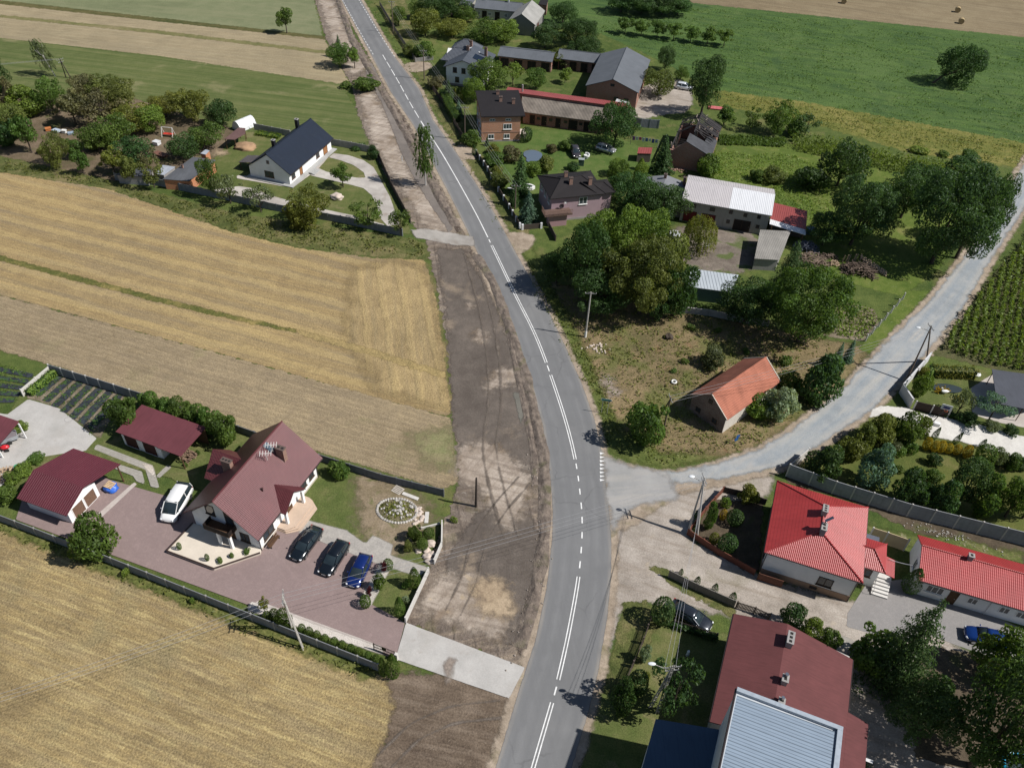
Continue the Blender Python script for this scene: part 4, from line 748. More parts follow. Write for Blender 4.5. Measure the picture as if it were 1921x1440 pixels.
# porch gable on the right slope
m = MB(); zr = 4.35
m.slab([(6.9, 6.3, zr), (W + .7, 6.3, zr), (W + .7, 4.2, 2.65), (8.7, 4.2, 2.65)][::-1], .12); m.slab([(6.9, 6.3, zr), (8.7, 8.3, 2.65), (W + .7, 8.3, 2.65), (W + .7, 6.3, zr)][::-1], .12); m.build('porch_roof', MAROON, h)
m = MB(); m.mesh([(W + .35, 4.45, 2.55), (W + .35, 8.05, 2.55), (W + .35, 6.3, 4.05), (W - .46, 4.45, 2.55), (W - .46, 8.05, 2.55), (W - .46, 6.3, 4.05)], [(0, 1, 2), (5, 4, 3), (0, 3, 4, 1), (1, 4, 5, 2), (2, 5, 3, 0)]); m.build('porch_gable', WHITEWALL, h)
for yy in (4.6, 7.9): MB().box(W + .2, W + .5, yy - .15, yy + .15, .5, 2.55).build('column', WHITEWALL, h)
m = MB()
for i, (e, z) in enumerate(((2.1, .17), (1.75, .34), (1.4, .5))): m.prism([(W - .44, 3.9 - e * .2, ), (W + .2 + e * .3, 3.9 - e * .2), (W + e, 4.6 - e * .05), (W + e, 7.9), (W + .2 + e * .3, 8.6 + e * .1), (W - .44, 8.6 + e * .1)], 0 if i == 0 else z - .17, z)
m.build('steps', plaster('sandstone_steps', (.50, .38, .29), .3), h)
opening(h, 'r', W - .45, 6.3, 1.0, .5, 2.0, BROWNW, 'door', BROWNW, 0); opening(h, 'r', W - .45, 2.2, 1.9, .75, 1.5); opening(h, 'r', W - .45, 9.4, 1.0, 1.1, 1.1); opening(h, 'r', W - .45, 11, 1.0, 1.1, 1.1)
opening(h, 'f', .55, 3.5, 1.2, 3.5, 1.6, mull=0); opening(h, 'f', .55, 5.9, 1.1, 2.9, 2.1, mull=0); opening(h, 'f', .55, 7.4, 1.2, .7, 1.4); opening(h, 'f', .55, 5.6, 1.0, .35, 2.0, BROWNW, 'door', BROWNW, 0)
# balcony
q = MB(); q.box(3.3, 6.6, -.8, .54, 2.42, 2.6); q.build('balcony', BROWNW, h)
q = MB(); q.box(3.3, 6.6, -.82, -.76, 2.6, 3.25); q.box(3.3, 3.36, -.76, .5, 2.6, 3.25); q.box(6.54, 6.6, -.76, .5, 2.6, 3.25); q.build('balcony_railing', wood('dark_balustrade', (.018, .012, .010)), h)
for xx in (4.9, 6.4): MB().box(xx - .15, xx + .15, -.75, -.45, .4, 2.42).build('balcony_pillar', WHITEWALL, h)
m = MB(); TP = [(.3, .5), (.1, -3.75), (6.2, -3.65), (W - .2, 0.0), (W - .45, .5)]; m.prism(TP, 0, .4); m.build('terrace', plaster('cream_terrace', (.62, .55, .46), .2), h)
m = MB()
for a, b_ in zip(TP[:4], TP[1:4]): m.bar((a[0], a[1], .46), (b_[0], b_[1], .46), .12, .14)
m.build('terrace_edge', plain('dark_edging', (.05, .03, .025), .6), h)
# left wing
m = MB(); zr = 5.1
m.slab([(-1.1, 7.5, zr), (-1.1, 5.1, 2.6), (.4, 5.1, 2.6), (3.2, 7.5, zr)], .12); m.slab([(-1.1, 7.5, zr), (3.2, 7.5, zr), (.4, 9.9, 2.6), (-1.1, 9.9, 2.6)], .12); m.build('wing_roof', MAROON, h)
wallpart(h, WHITEWALL, -.7, .69, 5.5, 9.1, 2.7, 'x', 4.4, 7.3).name = 'wing_wall'
chimney(h, 1.7, 6.35, 3.6, 5.5, 1.2, .55, CHB, 3); chimney(h, 6.9, 9.6, 4.6, 6.6, 1.0, .6, CHB, 2)
x_, y_ = f.at(835, 328, 6.3); sk = MB(); sx = lambda x: 6.9 - (x - W / 2) * (6.9 - 2.7) / (W / 2) + .05
sk.slab([(5.05, y_ - .35, sx(5.05)), (5.95, y_ - .35, sx(5.95)), (5.95, y_ + .35, sx(5.95)), (5.05, y_ + .35, sx(5.05))], .05); sk.build('roof_window', glass('sky_glass', (.09, .12, .15)), h)
for cx_, cy_ in ((885, 318), (842, 385)):
    x_, y_ = f.at(cx_, cy_, 7.2); q = MB(); q.bar((x_ - .6, y_ - .3, 7.25), (x_ + .5, y_ + .3, 7.25), .05, .05)
    for i in range(5): q.bar((x_ - .6 + i * .27 + .2, y_ - .3 + i * .15 - .35, 7.25), (x_ - .6 + i * .27 - .2, y_ - .3 + i * .15 + .35, 7.25), .05, .05)
    q.tube((x_, y_, 6.2), (x_, y_, 7.25), .04); q.build('aerial', plain('aerial_metal', (.6, .58, .55), .4), h)
x_, y_ = f.at(810, 662, 5.0); MB().tube((x_, y_, 4.3), (x_, y_, 5.1), .12).build('vent_pipe', plain('dark_vent', (.04, .02, .02), .5), h)
# bench by the wall
bn = thing('garden_bench', 'dark brown slatted bench against the white house wall', 'bench', f.loc(W + .05, 1.9), f.ang)
q = MB()
for i in range(3): q.box(.05 + i * .14, .16 + i * .14, -.9, .9, .42, .46)
q.build('seat', BROWNW, bn); q = MB(); q.box(0, .04, -.9, .9, .55, .85); q.build('backrest', BROWNW, bn)
for yy in (-.75, .75): MB().box(.05, .45, yy - .03, yy + .03, 0, .42).build('leg', plain('iron_leg', (.03, .03, .03), .5), bn)
# garage
f = Frame('B2', 2.3, (130, 1160), (525, 1302), (945, 905)); W = f.W
h = f.thing('garage', 'white garage with maroon ribbed roof and two brown doors in the gable end', 'garage')
MARS = sheetmetal('maroon_ribbed_sheet', (.118, .026, .036), .28, .4, .15)
wallpart(h, WHITEWALL, .4, W - .5, .55, 5.0, 2.2, 'x', 3.4, 3.25)
m = MB(); m.slab([(0, 0, 2.3), (W, 0, 2.3), (W, 3.25, 3.6), (-.1, 3.25, 3.6)], .1); m.slab([(-.1, 3.25, 3.6), (W, 3.25, 3.6), (W + .9, 8.0, 2.9), (1.0, 8.0, 2.9)], .1); m.build('roof', MARS, h)
for a in (1.95, 3.75): opening(h, 'r', W - .5, a, 1.7, .05, 1.9, WHITEW, 'garage_door', wood('brown_door', (.16, .095, .065)), 0)
for p in ((W + .6, 7.7), (1.3, 7.7)): MB().tube((*p, 0), (*p, 2.85), .09).build('post', BROWNW, h)
MB().box(.35, .5, 5.1, 7.8, 0, 1.2).build('low_wall', CHC, h)
tp = thing('tarpaulin_stack', 'stack of timber boards on a blue tarpaulin beside the garage', 'tarpaulin', f.loc(W + .1, 6.2), f.ang)
m = MB(); m.rock((0, 0, .35), 1.0, (.85, .8, .45), .3, 3, 3); m.build('tarpaulin', plain('blue_tarp', (.03, .12, .5), .4), tp, True); m = MB()
for i in range(5): m.box(-.55, .5, -.45 + i * .2, -.3 + i * .2, .78, .85)
m.build('boards', wood('fresh_boards', (.62, .45, .28)), tp)
# shed with open carport bay
f = Frame('A6', 2.55, (650, 448), (1020, 585), (1158, 435)); W, D = f.W, f.D
h = f.thing('store_shed', 'white store shed with flat maroon roof, two brown doors and an open end bay', 'shed')
MB().box(.3, 6.2, .35, D - .2, 0, 2.42).build('wall', WHITEWALL, h); m = MB(); m.slab([(0, 0, 2.55), (6.25, 0, 2.55), (6.25, D, 2.95), (0, D, 2.95)], .1); m.slab([(6.3, -.1, 2.6), (W, -.1, 2.6), (W, D, 3.0), (6.3, D, 3.0)], .1); m.build('roof', MARF := felt('maroon_felt', (.118, .034, .042), 1.1, .12), h)
for a in (1.65, 4.45): opening(h, 'f', .35, a, 2.1, .05, 2.1, WHITEW, 'garage_door', wood('dark_brown_door', (.06, .022, .02)), 0)
for p in ((W - .2, .1), (W - .2, D - .2)): MB().tube((*p, 0), (*p, 2.6), .08).build('post', BROWNW, h)
MB().box(6.3, W - .3, D - .25, D - .15, 0, 2.3).build('back_panel', BROWNW, h)
wp = thing('firewood_stack', 'split firewood stacked under the open end of the store shed', 'firewood', f.loc(W - .9, .9), f.ang)
m = MB()
for i in range(70): x_, y_, z_ = rng.uniform(-.7, .7), rng.uniform(-.2, 1.6), rng.uniform(.05, 1.0); m.tube((x_ - .2, y_, z_), (x_ + .2, y_ + rng.uniform(-.06, .06), z_), .07, n=6)
m.build('logs', wood('log_bark', (.25, .17, .12), (6, 1, 1)), wp)
# far left carport
h = thing('carport', 'maroon flat carport on white posts at the left edge', 'carport')
q4 = [g('B2', *p, 2.75) for p in ((-330, 560), (-60, 790), (150, 550), (0, 500), (-150, 450))]; MB().slab([tuple(p) for p in q4], .12).build('roof', MARF, h)
for p in ((210, 688), (25, 842)):
    a = g('B2', *p); MB().box(a[0] - .07, a[0] + .07, a[1] - .07, a[1] + .07, 0, 2.62).build('post', WHITEW, h)
# ---- dark blue bungalow
BLUE = tile('navy_metal_tile', (.009, .016, .032), .25, .4, .6, .15, flat=True, spec=.2)
f = Frame('C2', 2.3, (230, 590), (665, 685), (1065, 310)); W, D = f.W, f.D
h = f.thing('bungalow', 'white bungalow with plain navy blue roof and curved drive', 'house')
wallpart(h, WHITEWALL, .25, W - .5, .25, D - .4, 2.2, 'y', 5.2, r=W / 2); gable_roof(h, BLUE, W, D, 2.3, 5.5, 'y'); gutter(h, [(W + .02, 0, 2.22), (W + .02, D, 2.22)], GUT)
MB().box(-.3, W + .5, -.6, D, .085, .2).build('plinth', plaster('grey_apron', (.36, .36, .35)), h)
opening(h, 'f', .25, 4.4, 1.9, .75, 1.2, BROWNW); opening(h, 'f', .25, 4.5, .55, 3.4, .7, BROWNW, mull=0, sill=False)
for a in (1.6, 10.5): opening(h, 'r', W - .5, a, 1.2, .75, 1.2, BROWNW)
opening(h, 'r', W - .5, 4.3, 1.0, .2, 1.9, BROWNW, 'door', wood('oak_door', (.3, .14, .06)), 0); opening(h, 'r', W - .5, 13.4, 1.6, .2, 1.9, BROWNW, 'garage_door', wood('oak_door', (.3, .14, .06)), 0)
BLKC = plain('black_chimney_clad', (.012, .014, .02), .5)
x_, y_ = f.at(750, 190, 5.0); chimney(h, 3.6, 12.6, 4.3, 6.6, .6, .6, BLKC, 1); chimney(h, 2.6, 5.6, 3.6, 5.3, .6, .6, BLKC, 1)
m = MB(); m.slab([(-3.0, 1.6, 1.6), (.15, 1.6, 2.2), (.15, 4.6, 2.2), (-3.0, 4.6, 1.6)], .1); m.build('lean_to_roof', tile('dark_brown_tile', (.10, .085, .085), .25, .35), h)
for p in ((-2.8, 1.8), (-2.8, 4.4)): MB().tube((*p, 0), (*p, 1.55), .07).build('post', BROWNW, h)
q = MB()
for i in range(3): q.box(W + .5, W + 1.1 + .3 * (2 - i), 5.2, 7.2, i * .1, (i + 1) * .1 + .09)
q.build('steps', plaster('grey_apron', (.36, .36, .35)), h)
# brick outbuilding next to it
f = Frame('C1', 2.1, (775, 930), (1140, 955), (1515, 680)); h = f.thing('brick_outbuilding', 'orange block outbuilding with dark felt roof beside the bungalow drive', 'outbuilding')
OB = brick('raw_orange_block', (.42, .13, .05), (.50, .18, .07), (.4, .3, .22), .5, .25)
m = MB(); Cn = [f.at(*p, 2.1) for p in ((775, 930), (1140, 955), (1515, 680), (1200, 640))]
m.prism([(Cn[0][0] + .2, Cn[0][1] + .1), (Cn[1][0] - .1, Cn[1][1] + .15), (Cn[2][0] - .2, Cn[2][1] - .2), (Cn[3][0] + .1, Cn[3][1] - .2)], 0, 2.0); m.build('wall', OB, h)
m = MB(); m.slab([(*Cn[0], 2.1), (*Cn[1], 2.05), (*Cn[2], 2.3), (*Cn[3], 2.35)], .1); m.build('roof', felt('grey_felt', (.085, .09, .10), 1., .2), h); chimney(h, *f.at(1045, 735, 2.8), 2.2, 2.8, .3, .3, CHB, 1)
def simple_shed(name, label, k, z, pts, rm, wm, cat='shed', dz=None, inset=.15, walls=True, t=.1, posts=None):
    P_ = [g(k, *p, z) for p in pts]; c = np.mean(P_, 0); dz = dz or [0] * len(pts); h = thing(name, label, cat, (c[0], c[1], 0))
    L_ = [(p[0] - c[0], p[1] - c[1], z + d) for p, d in zip(P_, dz)]
    MB().slab(L_, t).build('roof', rm, h)
    if walls:
        m = MB(); n = len(L_); s = 1 - inset / 3; lo = [(x * s, y * s, 0) for x, y, _ in L_]; hi = [(x * s, y * s, zz - t - .004) for x, y, zz in L_]
        m.mesh(lo + hi, [tuple(range(n - 1, -1, -1)), tuple(range(n, 2 * n))] + [(i, (i + 1) % n, n + (i + 1) % n, n + i) for i in range(n)]); m.build('wall', wm, h)
    else:
        for x, y, zz in L_: MB().tube((x * .93, y * .93, 0), (x * .93, y * .93, zz - t), .06).build('post', BROWNW, h)
    return h
GALV = sheetmetal('galvanised_sheet', (.42, .45, .50), .25, .35, .3)
simple_shed('low_shed', 'low shed with shaded dark felt roof under the orchard trees by the wall', 'C1', 1.8, [(130, 870), (560, 900), (640, 790), (300, 760)], felt('dark_felt', (.06, .065, .08)), CHC)
simple_shed('tin_shed', 'small shed with pale tin roof next to the brick outbuilding', 'C1', 2.0, [(650, 850), (790, 875), (950, 760), (780, 735)], GALV, CHC)
simple_shed('tin_hut', 'tiny orange block hut with tin lid behind the brick outbuilding', 'C1', 1.9, [(1300, 575), (1370, 590), (1425, 535), (1370, 520)], GALV, OB)
simple_shed('open_carport', 'brown translucent carport on thin posts by the polytunnel', 'C1', 2.2, [(1630, 375), (1770, 385), (1921, 300), (1921, 225), (1830, 215)], felt('brown_sheet', (.12, .07, .065), .8), None, 'carport', walls=False)
# polytunnel
a = g('C2', 130, 240); h = thing('polytunnel', 'white plastic polytunnel greenhouse beyond the bungalow', 'greenhouse', tuple(a), R_(-35)); m = MB(); n = 10
pr = [(1.3 * math.cos(math.pi * i / n), 1.9 * math.sin(math.pi * i / n)) for i in range(n + 1)]
m.mesh([(x_, 0, z_) for x_, z_ in pr] + [(x_, 4, z_) for x_, z_ in pr], [(i, i + 1, n + 2 + i, n + 1 + i) for i in range(n)] + [tuple(range(n, -1, -1)), tuple(range(n + 1, 2 * n + 2))]); m.build('cover', plain('milky_film', (.66, .68, .70), .35), h)
m = MB()
for yy in (0, 2, 4):
    for i in range(n): m.tube((pr[i][0] * 1.01, yy, pr[i][1] * 1.01), (pr[i + 1][0] * 1.01, yy, pr[i + 1][1] * 1.01), .03, n=5)
m.build('hoop', WHITEW, h)
# ---- purple house
f = Frame('C5', 4.8, (1035, 860), (1660, 800), (1490, 540)); W, D = f.W, f.D
DKROOF = felt('near_black_shingle', (.015, .0125, .0135), .9, .15); LILAC = plaster('lilac_render', (.36, .255, .285), .15)
h = f.thing('lilac_house', 'lilac rendered house with near-black hipped roof and three chimneys', 'house')
wallpart(h, LILAC, .45, W - .45, .45, D - .45, 4.68, base=(plaster('grey_base', (.3, .27, .27)), .4))
hip_roof(h, DKROOF, 0, W, 0, D, 4.8, (3.0, 3.9, 6.3), (6.9, 4.3, 6.3))
m = MB(); m.poly([(W - .1, .3, 4.85), (W + 1.9, .5, 4.85), (W + 1.9, 4.9, 4.85), (W - .1, 4.9, 4.85)]); hip_roof(h, DKROOF, W - 1.5, W + 1.9, .2, 4.9, 4.82, (6.2, 2.6, 6.0), (W + .4, 2.6, 5.6), name='side_roof')
MB().box(W - .44, W + 1.4, .8, 4.5, 0, 4.7).build('side_wall', LILAC, h)
for (cx_, cy_) in ((1210, 575), (1268, 640), (1485, 640)): x_, y_ = f.at(cx_, cy_, 6.6); chimney(h, x_, y_, 5.4, 6.9, .6, .5, CHB, 2)
opening(h, 'f', .45, 6.2, 1.5, 2.9, 1.4, WHITEW); opening(h, 'f', .45, 6.2, .7, 4.35, .3, DARKW, sill=False)
for a in (2, 4.3, 6.5): opening(h, 'l', .45, a, 1.0, 2.8, 1.5, WHITEW)
q = MB(); q.box(-1.3, 3.7, -1.7, .44, 2.3, 2.5); q.build('balcony', plain('brown_slab', (.12, .075, .06), .7), h)
q = MB(); q.bar((-1.3, -1.68, 3.35), (3.7, -1.68, 3.35), .06, .06); q.bar((-1.27, -1.68, 3.35), (-1.27, .4, 3.35), .06, .06)
for i in range(34): q.box(-1.28 + i * .15, -1.25 + i * .15, -1.7, -1.67, 2.5, 3.35)
for i in range(12): q.box(-1.3, -1.27, -1.6 + i * .17, -1.57 + i * .17, 2.5, 3.35)
q.build('balcony_railing', plain('brown_railing', (.17, .10, .075), .6), h)
MB().box(-.3, 2.9, -1.2, .44, 0, 2.3).build('porch_wall', plaster('rose_render', (.36, .22, .235), .2), h)
def dish(parent, x, y, z, r, mat):
    m = MB(); n = 12; vs = [(x, y + .1, z)] + [(x + r * math.cos(6.283 * i / n), y, z + r * math.sin(6.283 * i / n)) for i in range(n)]
    m.mesh(vs, [(0, 1 + (i + 1) % n, 1 + i) for i in range(n)] + [(0, 1 + i, 1 + (i + 1) % n) for i in range(n)]); m.tube((x, y + .1, z), (x, y + .4, z - .1), .03); return m.build('satellite_dish', mat, parent)
dish(h, 2.9, .1, 3.75, .28, WHITEW); dish(h, 2.2, .12, 3.1, .45, plain('dark_dish', (.07, .06, .07), .5))
# ---- brick cube house
f = Frame('C3', 5.5, (705, 1120), (1225, 1110), (1115, 835)); W, D = f.W, f.D
BR = brick('orange_brick', (.40, .165, .09), (.46, .21, .12), (.42, .33, .26))
h = f.thing('brick_house', 'orange brick cube house with low black roof and white windows', 'house')
wallpart(h, BR, .15, W - .9, .35, D - .4, 5.35, base=(plaster('grey_base', (.3, .27, .27)), .3))
MB().slab([(0, 0, 5.5), (W, 0, 5.5), (W + .1, D, 6.0), (-.1, D, 6.0)], .2).build('roof', DKROOF, h)
for z_, hh in ((1.95, .1), (4.2, .1)): MB().box(.1, W - .85, .3, .35, z_, z_ + hh).build('string_course', brick('dark_band', (.24, .10, .07), (.28, .12, .08)), h)
for a in (2.1, 5.3): opening(h, 'f', .35, a, 1.2, .6, 1.0, WHITEW); opening(h, 'f', .35, a + .2, 1.1, 4.35, .5, WHITEW, sill=False)
opening(h, 'f', .35, 5.4, 1.7, 2.6, 1.15, WHITEW, mull=2)
for a in (2.5, 5, 8): opening(h, 'l', .15, a, 1.2, 2.4, 1.5, WHITEW); opening(h, 'l', .15, a, 1.2, .5, 1.1, WHITEW)
for (cx_, cy_) in ((900, 830), (935, 905), (1085, 930)): x_, y_ = f.at(cx_, cy_, 6.4); chimney(h, x_, y_, 5.6, 6.7, .6, .5, CHB, 1)
MB().prism([(W - .8, 1.5), (W + .6, 1.5), (W + .6, 4), (W - .8, 4)], 0, .9).build('porch', plaster('pale_porch', (.5, .45, .4)), h)
# ---- slate-roofed stable behind it, red sheet on the far slope
f = Frame('A3', 2.7, (430, 330), (960, 400), (1020, 310)); W = f.W + 3.5
h = f.thing('stable', 'long brick stable with grey slates on the near slope and red sheeting behind', 'barn'); BRD = brick('dark_red_brick', (.20, .07, .05), (.26, .10, .07), stain=.45)
SL = tile('patchy_slate', (.185, .16, .135), .3, .3, .85, .55, flat=True)
wallpart(h, BRD, .5, W - .3, .5, 7.6, 2.55, 'x', 4.1, 4.2); m = MB(); m.slab([(0, 0, 2.7), (W, 0, 2.7), (W, 4.2, 4.35), (-.6, 4.2, 4.35)], .14); m.build('roof', SL, h)
m = MB(); m.slab([(-4.3, 4.0, 4.9), (W + 2, 3.7, 4.9), (W + 2, 7.6, 4.2), (-4.6, 8.0, 4.2)], .12); m.build('back_roof', sheetmetal('faded_red_sheet', (.29, .065, .06), .35, .5, .2), h); MB().box(-4, W + 1.6, 4.1, 4.25, 2.6, 4.76).build('clerestory', BRD, h); MB().box(-4, W + 1.6, 4.3, 7.5, 0, 4.1).build('back_wall', BRD, h)
for a, wd in ((2.5, 1.1), (5.0, 1.1), (8, 1.1), (11.2, 1.9), (14, 1.1)): opening(h, 'f', .5, a, wd, .1, 2.0, DARKW, 'door', wood('dark_door', (.025, .02, .018)), 0)
for a in (3.8, 6.4, 9.6, 12.8): opening(h, 'f', .5, a, .7, 1.2, .6, DARKW, sill=False)
MB().tube((-.9, 5.6, 4.5), (-.9, 5.6, 6.1), .18).build('chimney_pipe', CHC, h)
# ---- big grey-roofed brick barn
GREY = felt('blue_grey_sheet_roof', (.105, .115, .13), .9, .12)
f = Frame('C4', 3.9, (105, 465), (680, 545), (785, 185)); W, D = f.W, f.D
h = f.thing('big_barn', 'large red brick barn with a tall plain grey gabled roof', 'barn')
zr = 6.1; BRM = brick('mid_red_brick', (.26, .095, .06), (.31, .125, .085), stain=.25)
wallpart(h, BRM, .3, W - .3, .3, D - .3, 3.75, 'y', zr - .2); gable_roof(h, GREY, W, D, 3.9, zr, 'y')
for a in (7, 9.3): opening(h, 'f', .3, a, 1.0, 1.3, .9, DARKW, sill=False)
opening(h, 'f', .3, W / 2, .9, 4.4, .6, DARKW, sill=False)
for yy in (4, 9, 14): opening(h, 'r', W - .3, yy, 1.2, 1.4, .9, DARKW, sill=False)
lb = thing('white_sheet_stack', 'white roofing sheets leaning at the gable of the large brick barn', 'sheeting', (0, 0, 0))
for p in (((265, 580), (370, 600), 1.2), ((420, 650), (560, 690), 1.0)):
    a, b_ = g('C4', *p[0], 1.5), g('C4', *p[1], 1.5); d = (b_ - a) / np.hypot(*(b_ - a)[:2]); n_ = np.array([-d[1], d[0], 0]) * .9
    MB().slab([tuple(a - n_ + [0, 0, -.8]), tuple(b_ - n_ + [0, 0, -.8]), tuple(b_ + n_ + [0, 0, .6]), tuple(a + n_ + [0, 0, .6])], .06).build('sheet', WHITEW, lb)
# ---- two grey-roofed brick sheds
for (nm, lab, pts, gl) in (('cart_shed', 'long brick cart shed with grey roof behind the white farmhouse', ((895, 405), (1540, 480), (1620, 320)), 13), ('cart_shed', 'shorter brick cart shed with grey roof touching the large barn', ((1590, 435), (1878, 470), (1900, 325)), 6)):
    f = Frame('C3', 2.7, *pts); W, D = f.W + (0 if gl > 9 else 4.8), 6.6; h = f.thing(nm, lab, 'shed', 'grey roofed cart sheds')
    wallpart(h, BRD, .4, W - .3, .5, D - .4, 2.55, 'x', 3.5); gable_roof(h, GREY, W, D, 2.7, 3.7, 'x')
    n = 4 if W > 9 else 2
    for i in range(n): opening(h, 'f', .5, (i + .5) * W / n, W / n * .62, .05, 2.1, DARKW, 'door', wood('dark_door', (.025, .02, .018)), 1)
# ---- white farmhouse with grey cross roof
a = g('C3', 300, 742); h = thing('white_farmhouse', 'white two-storey farmhouse with grey cross-gabled roof and solar panel', 'house', tuple(a), R_(-11)); SLG = tile('slate_grey_tile', (.085, .095, .115), .3, .35, .5, .15)
WB = plaster('bright_render', (.82, .82, .81), .08)
wallpart(h, WB, 0, 8.6, 0, 9.0, 4.3, 'y', 5.9, 3.9, base=(plaster('grey_base', (.3, .27, .27)), .5)); m = MB(); m.slab([(-.6, -.5, 4.15), (3.9, -.5, 6.1), (3.9, 7.5, 6.1), (-.6, 7.5, 4.15)][::-1], .14); m.slab([(3.9, -.5, 6.1), (9.2, -.5, 4.5), (9.2, 9.4, 4.5), (3.9, 9.4, 6.1)], .14); m.build('roof', SLG, h)
wallpart(h, WB, -1.6, 6, 5.0, 9.0, 4.2, 'x', 5.6).name = 'wing_wall'; hip_roof(h, SLG, -2.3, 6, 3.2, 9.4, 4.2, (.2, 6.2, 6.2), (3.9, 6.2, 6.25), name='wing_roof')
hip_roof(h, SLG, -2.0, 5, 8.5, 14, 4.3, (1.2, 11, 6.6), (2.2, 11, 6.6), name='rear_roof'); MB().box(-1.6, 4.6, 8.9, 13.6, 0, 4.2).build('rear_wall', WB, h)
for a_ in (2.0, 4.0, 6.0): opening(h, 'f', 0, a_, .95, 3.0, 1.15, BROWNW)
for a_ in (2.5, 5.8): opening(h, 'f', 0, a_, .95, .85, 1.2, BROWNW)
for yy in (1.5, 3.5): opening(h, 'l', 0, yy, .8, 2.6, 1.2, BROWNW); opening(h, 'l', 0, yy, .8, .7, 1.2, BROWNW)
for x_, y_ in ((3.4, 6.0), (3.2, 9.5), (7.5, 6.5)): chimney(h, x_, y_, 5, 6.9, .6, .5, CHB, 1)
m = MB(); zz = lambda x: 6.1 - (x - 3.9) * 1.6 / 5.3 + .1; m.slab([(5.4, 2.6, zz(5.4)), (8.4, 2.6, zz(8.4)), (8.4, 5.2, zz(8.4)), (5.4, 5.2, zz(5.4))], .05); m.build('solar_panel', glass('pv', (.008, .012, .022)), h)
# ---- stone barn with metal roof
f = Frame('C6', 4.3, (500, 380), (1355, 528), (1390, 325)); W, D = f.W, 5.2
h = f.thing('stone_barn', 'grey stone barn with two-tone pale metal roof and dark red doors', 'barn')
wallpart(h, BARNW, .25, W - .25, .5, D + 4, 4.15); m = MB(); m.slab([(0, 0, 4.3), (W * .53, 0, 4.3), (W * .53, D, 5.6), (.1, D, 5.6)], .12); m.build('roof', sheetmetal('pinkish_sheet', (.50, .47, .475), .3, .45, .1), h)
m = MB(); m.slab([(W * .53 + .01, 0, 4.3), (W, 0, 4.3), (W, D, 5.6), (W * .53 + .01, D, 5.6)], .12); m.build('bright_roof', sheetmetal('white_sheet', (.70, .71, .73), .3, .35, .05), h); MB().slab([(0, D, 5.6), (W, D, 5.6), (W, D + 4.4, 4.3), (0, D + 4.4, 4.3)], .12).build('back_roof', sheetmetal('pinkish_sheet', (.50, .47, .475), .3, .45, .1), h)
RD = wood('oxblood_door', (.13, .018, .02))
for a, wd, mt in ((1.9, 2.3, RD), (5.1, 2.5, RD), (11.0, 2.9, wood('dark_door', (.025, .02, .018)))): opening(h, 'f', .5, a, wd, .1, 2.1, DARKW, 'door', mt, 1)
for a, z_ in ((2.2, 2.9), (5.5, 2.9), (8.7, 3.0), (8.6, 1.1), (11.2, 2.9), (13.5, 3.0), (13.7, 1.1)): opening(h, 'f', .5, a, .9 if a < 6 else .6, z_, .7, DARKW, sill=False)
he = f.thing('house_extension', 'grey felt-roofed low house joined to the left end of the stone barn', 'house')
P5 = [f.at(*p, 3.9) for p in ((525, 335), (550, 180), (360, 120), (150, 115), (330, 240))]; m = MB(); x0 = -7.4
m.slab([(x0, 1.0, 3.4), (x0 + 3.6, 1.0, 4.4), (x0 + 3.6, 8.0, 4.4), (x0, 8.0, 3.4)][::-1], .12); m.slab([(x0 + 3.6, 1.0, 4.4), (-.05, 1.0, 3.5), (-.05, 8.0, 3.5), (x0 + 3.6, 8.0, 4.4)], .12); m.build('roof', felt('light_grey_felt', (.17, .175, .19), 1.2, .15), he)
wallpart(he, BARNW, x0 + .3, .2, 1.4, 7.7, 3.3, 'y', 4.2, x0 + 3.6); x_, y_ = f.at(355, 150, 5.0); chimney(he, -3.9, 6.8, 4.1, 5.1, .5, .5, CHB, 1); chimney(he, -.4, 7.0, 3.4, 5.0, .5, .5, CHB, 1); opening(he, 'f', 1.4, -2, 1.1, 1.3, 1.1, WHITEW)
hl = f.thing('lean_to', 'red and white sheet roofed lean-to at the right end of the stone barn', 'shed'); m = MB()
m.slab([(W + .05, 1.9, 2.6), (W + 6.2, .5, 2.5), (W + 6.2, 6.4, 2.9), (W + .05, 7.4, 2.9)], .08); o = m.build('roof', sheetmetal('faded_red_sheet', (.29, .065, .06), .35, .5, .2), hl)
m = MB(); m.slab([(W + .05, .5, 2.38), (W + 6.2, -.9, 2.3), (W + 6.2, .48, 2.48), (W + .05, 1.88, 2.58)], .08); m.build('front_roof', sheetmetal('white_sheet', (.70, .71, .73), .3, .35, .05), hl)
MB().box(W + .3, W + 5.9, 1.9, 5.9, 0, 2.4).build('wall', wood('grey_planks', (.12, .10, .085)), hl)
for xx in (W + .5, W + 3, W + 5.8): MB().tube((xx, .3 - (xx - W) * .2, 0), (xx, .3 - (xx - W) * .2, 2.2), .08).build('post', BROWNW, hl)
simple_shed('asbestos_shed', 'small shed with weathered grey corrugated sheet roof next to the wood piles', 'C6', 2.3, [(1190, 935), (1420, 948), (1530, 690), (1240, 675)], sheetmetal('weathered_sheet', (.29, .275, .25), .3, .9, .35), CHC, dz=[0, 0, .3, .3])
o = simple_shed('metal_shed', 'pale blue metal roofed shed with green front below the farm yard', 'C6', 2.6, [(555, 1195), (970, 1248), (1040, 1095), (590, 1035)], sheetmetal('pale_blue_sheet', (.43, .47, .51), .5, .45, .2), plain('green_boards', (.10, .16, .13), .7), dz=[-.1, -.1, .1, .1])
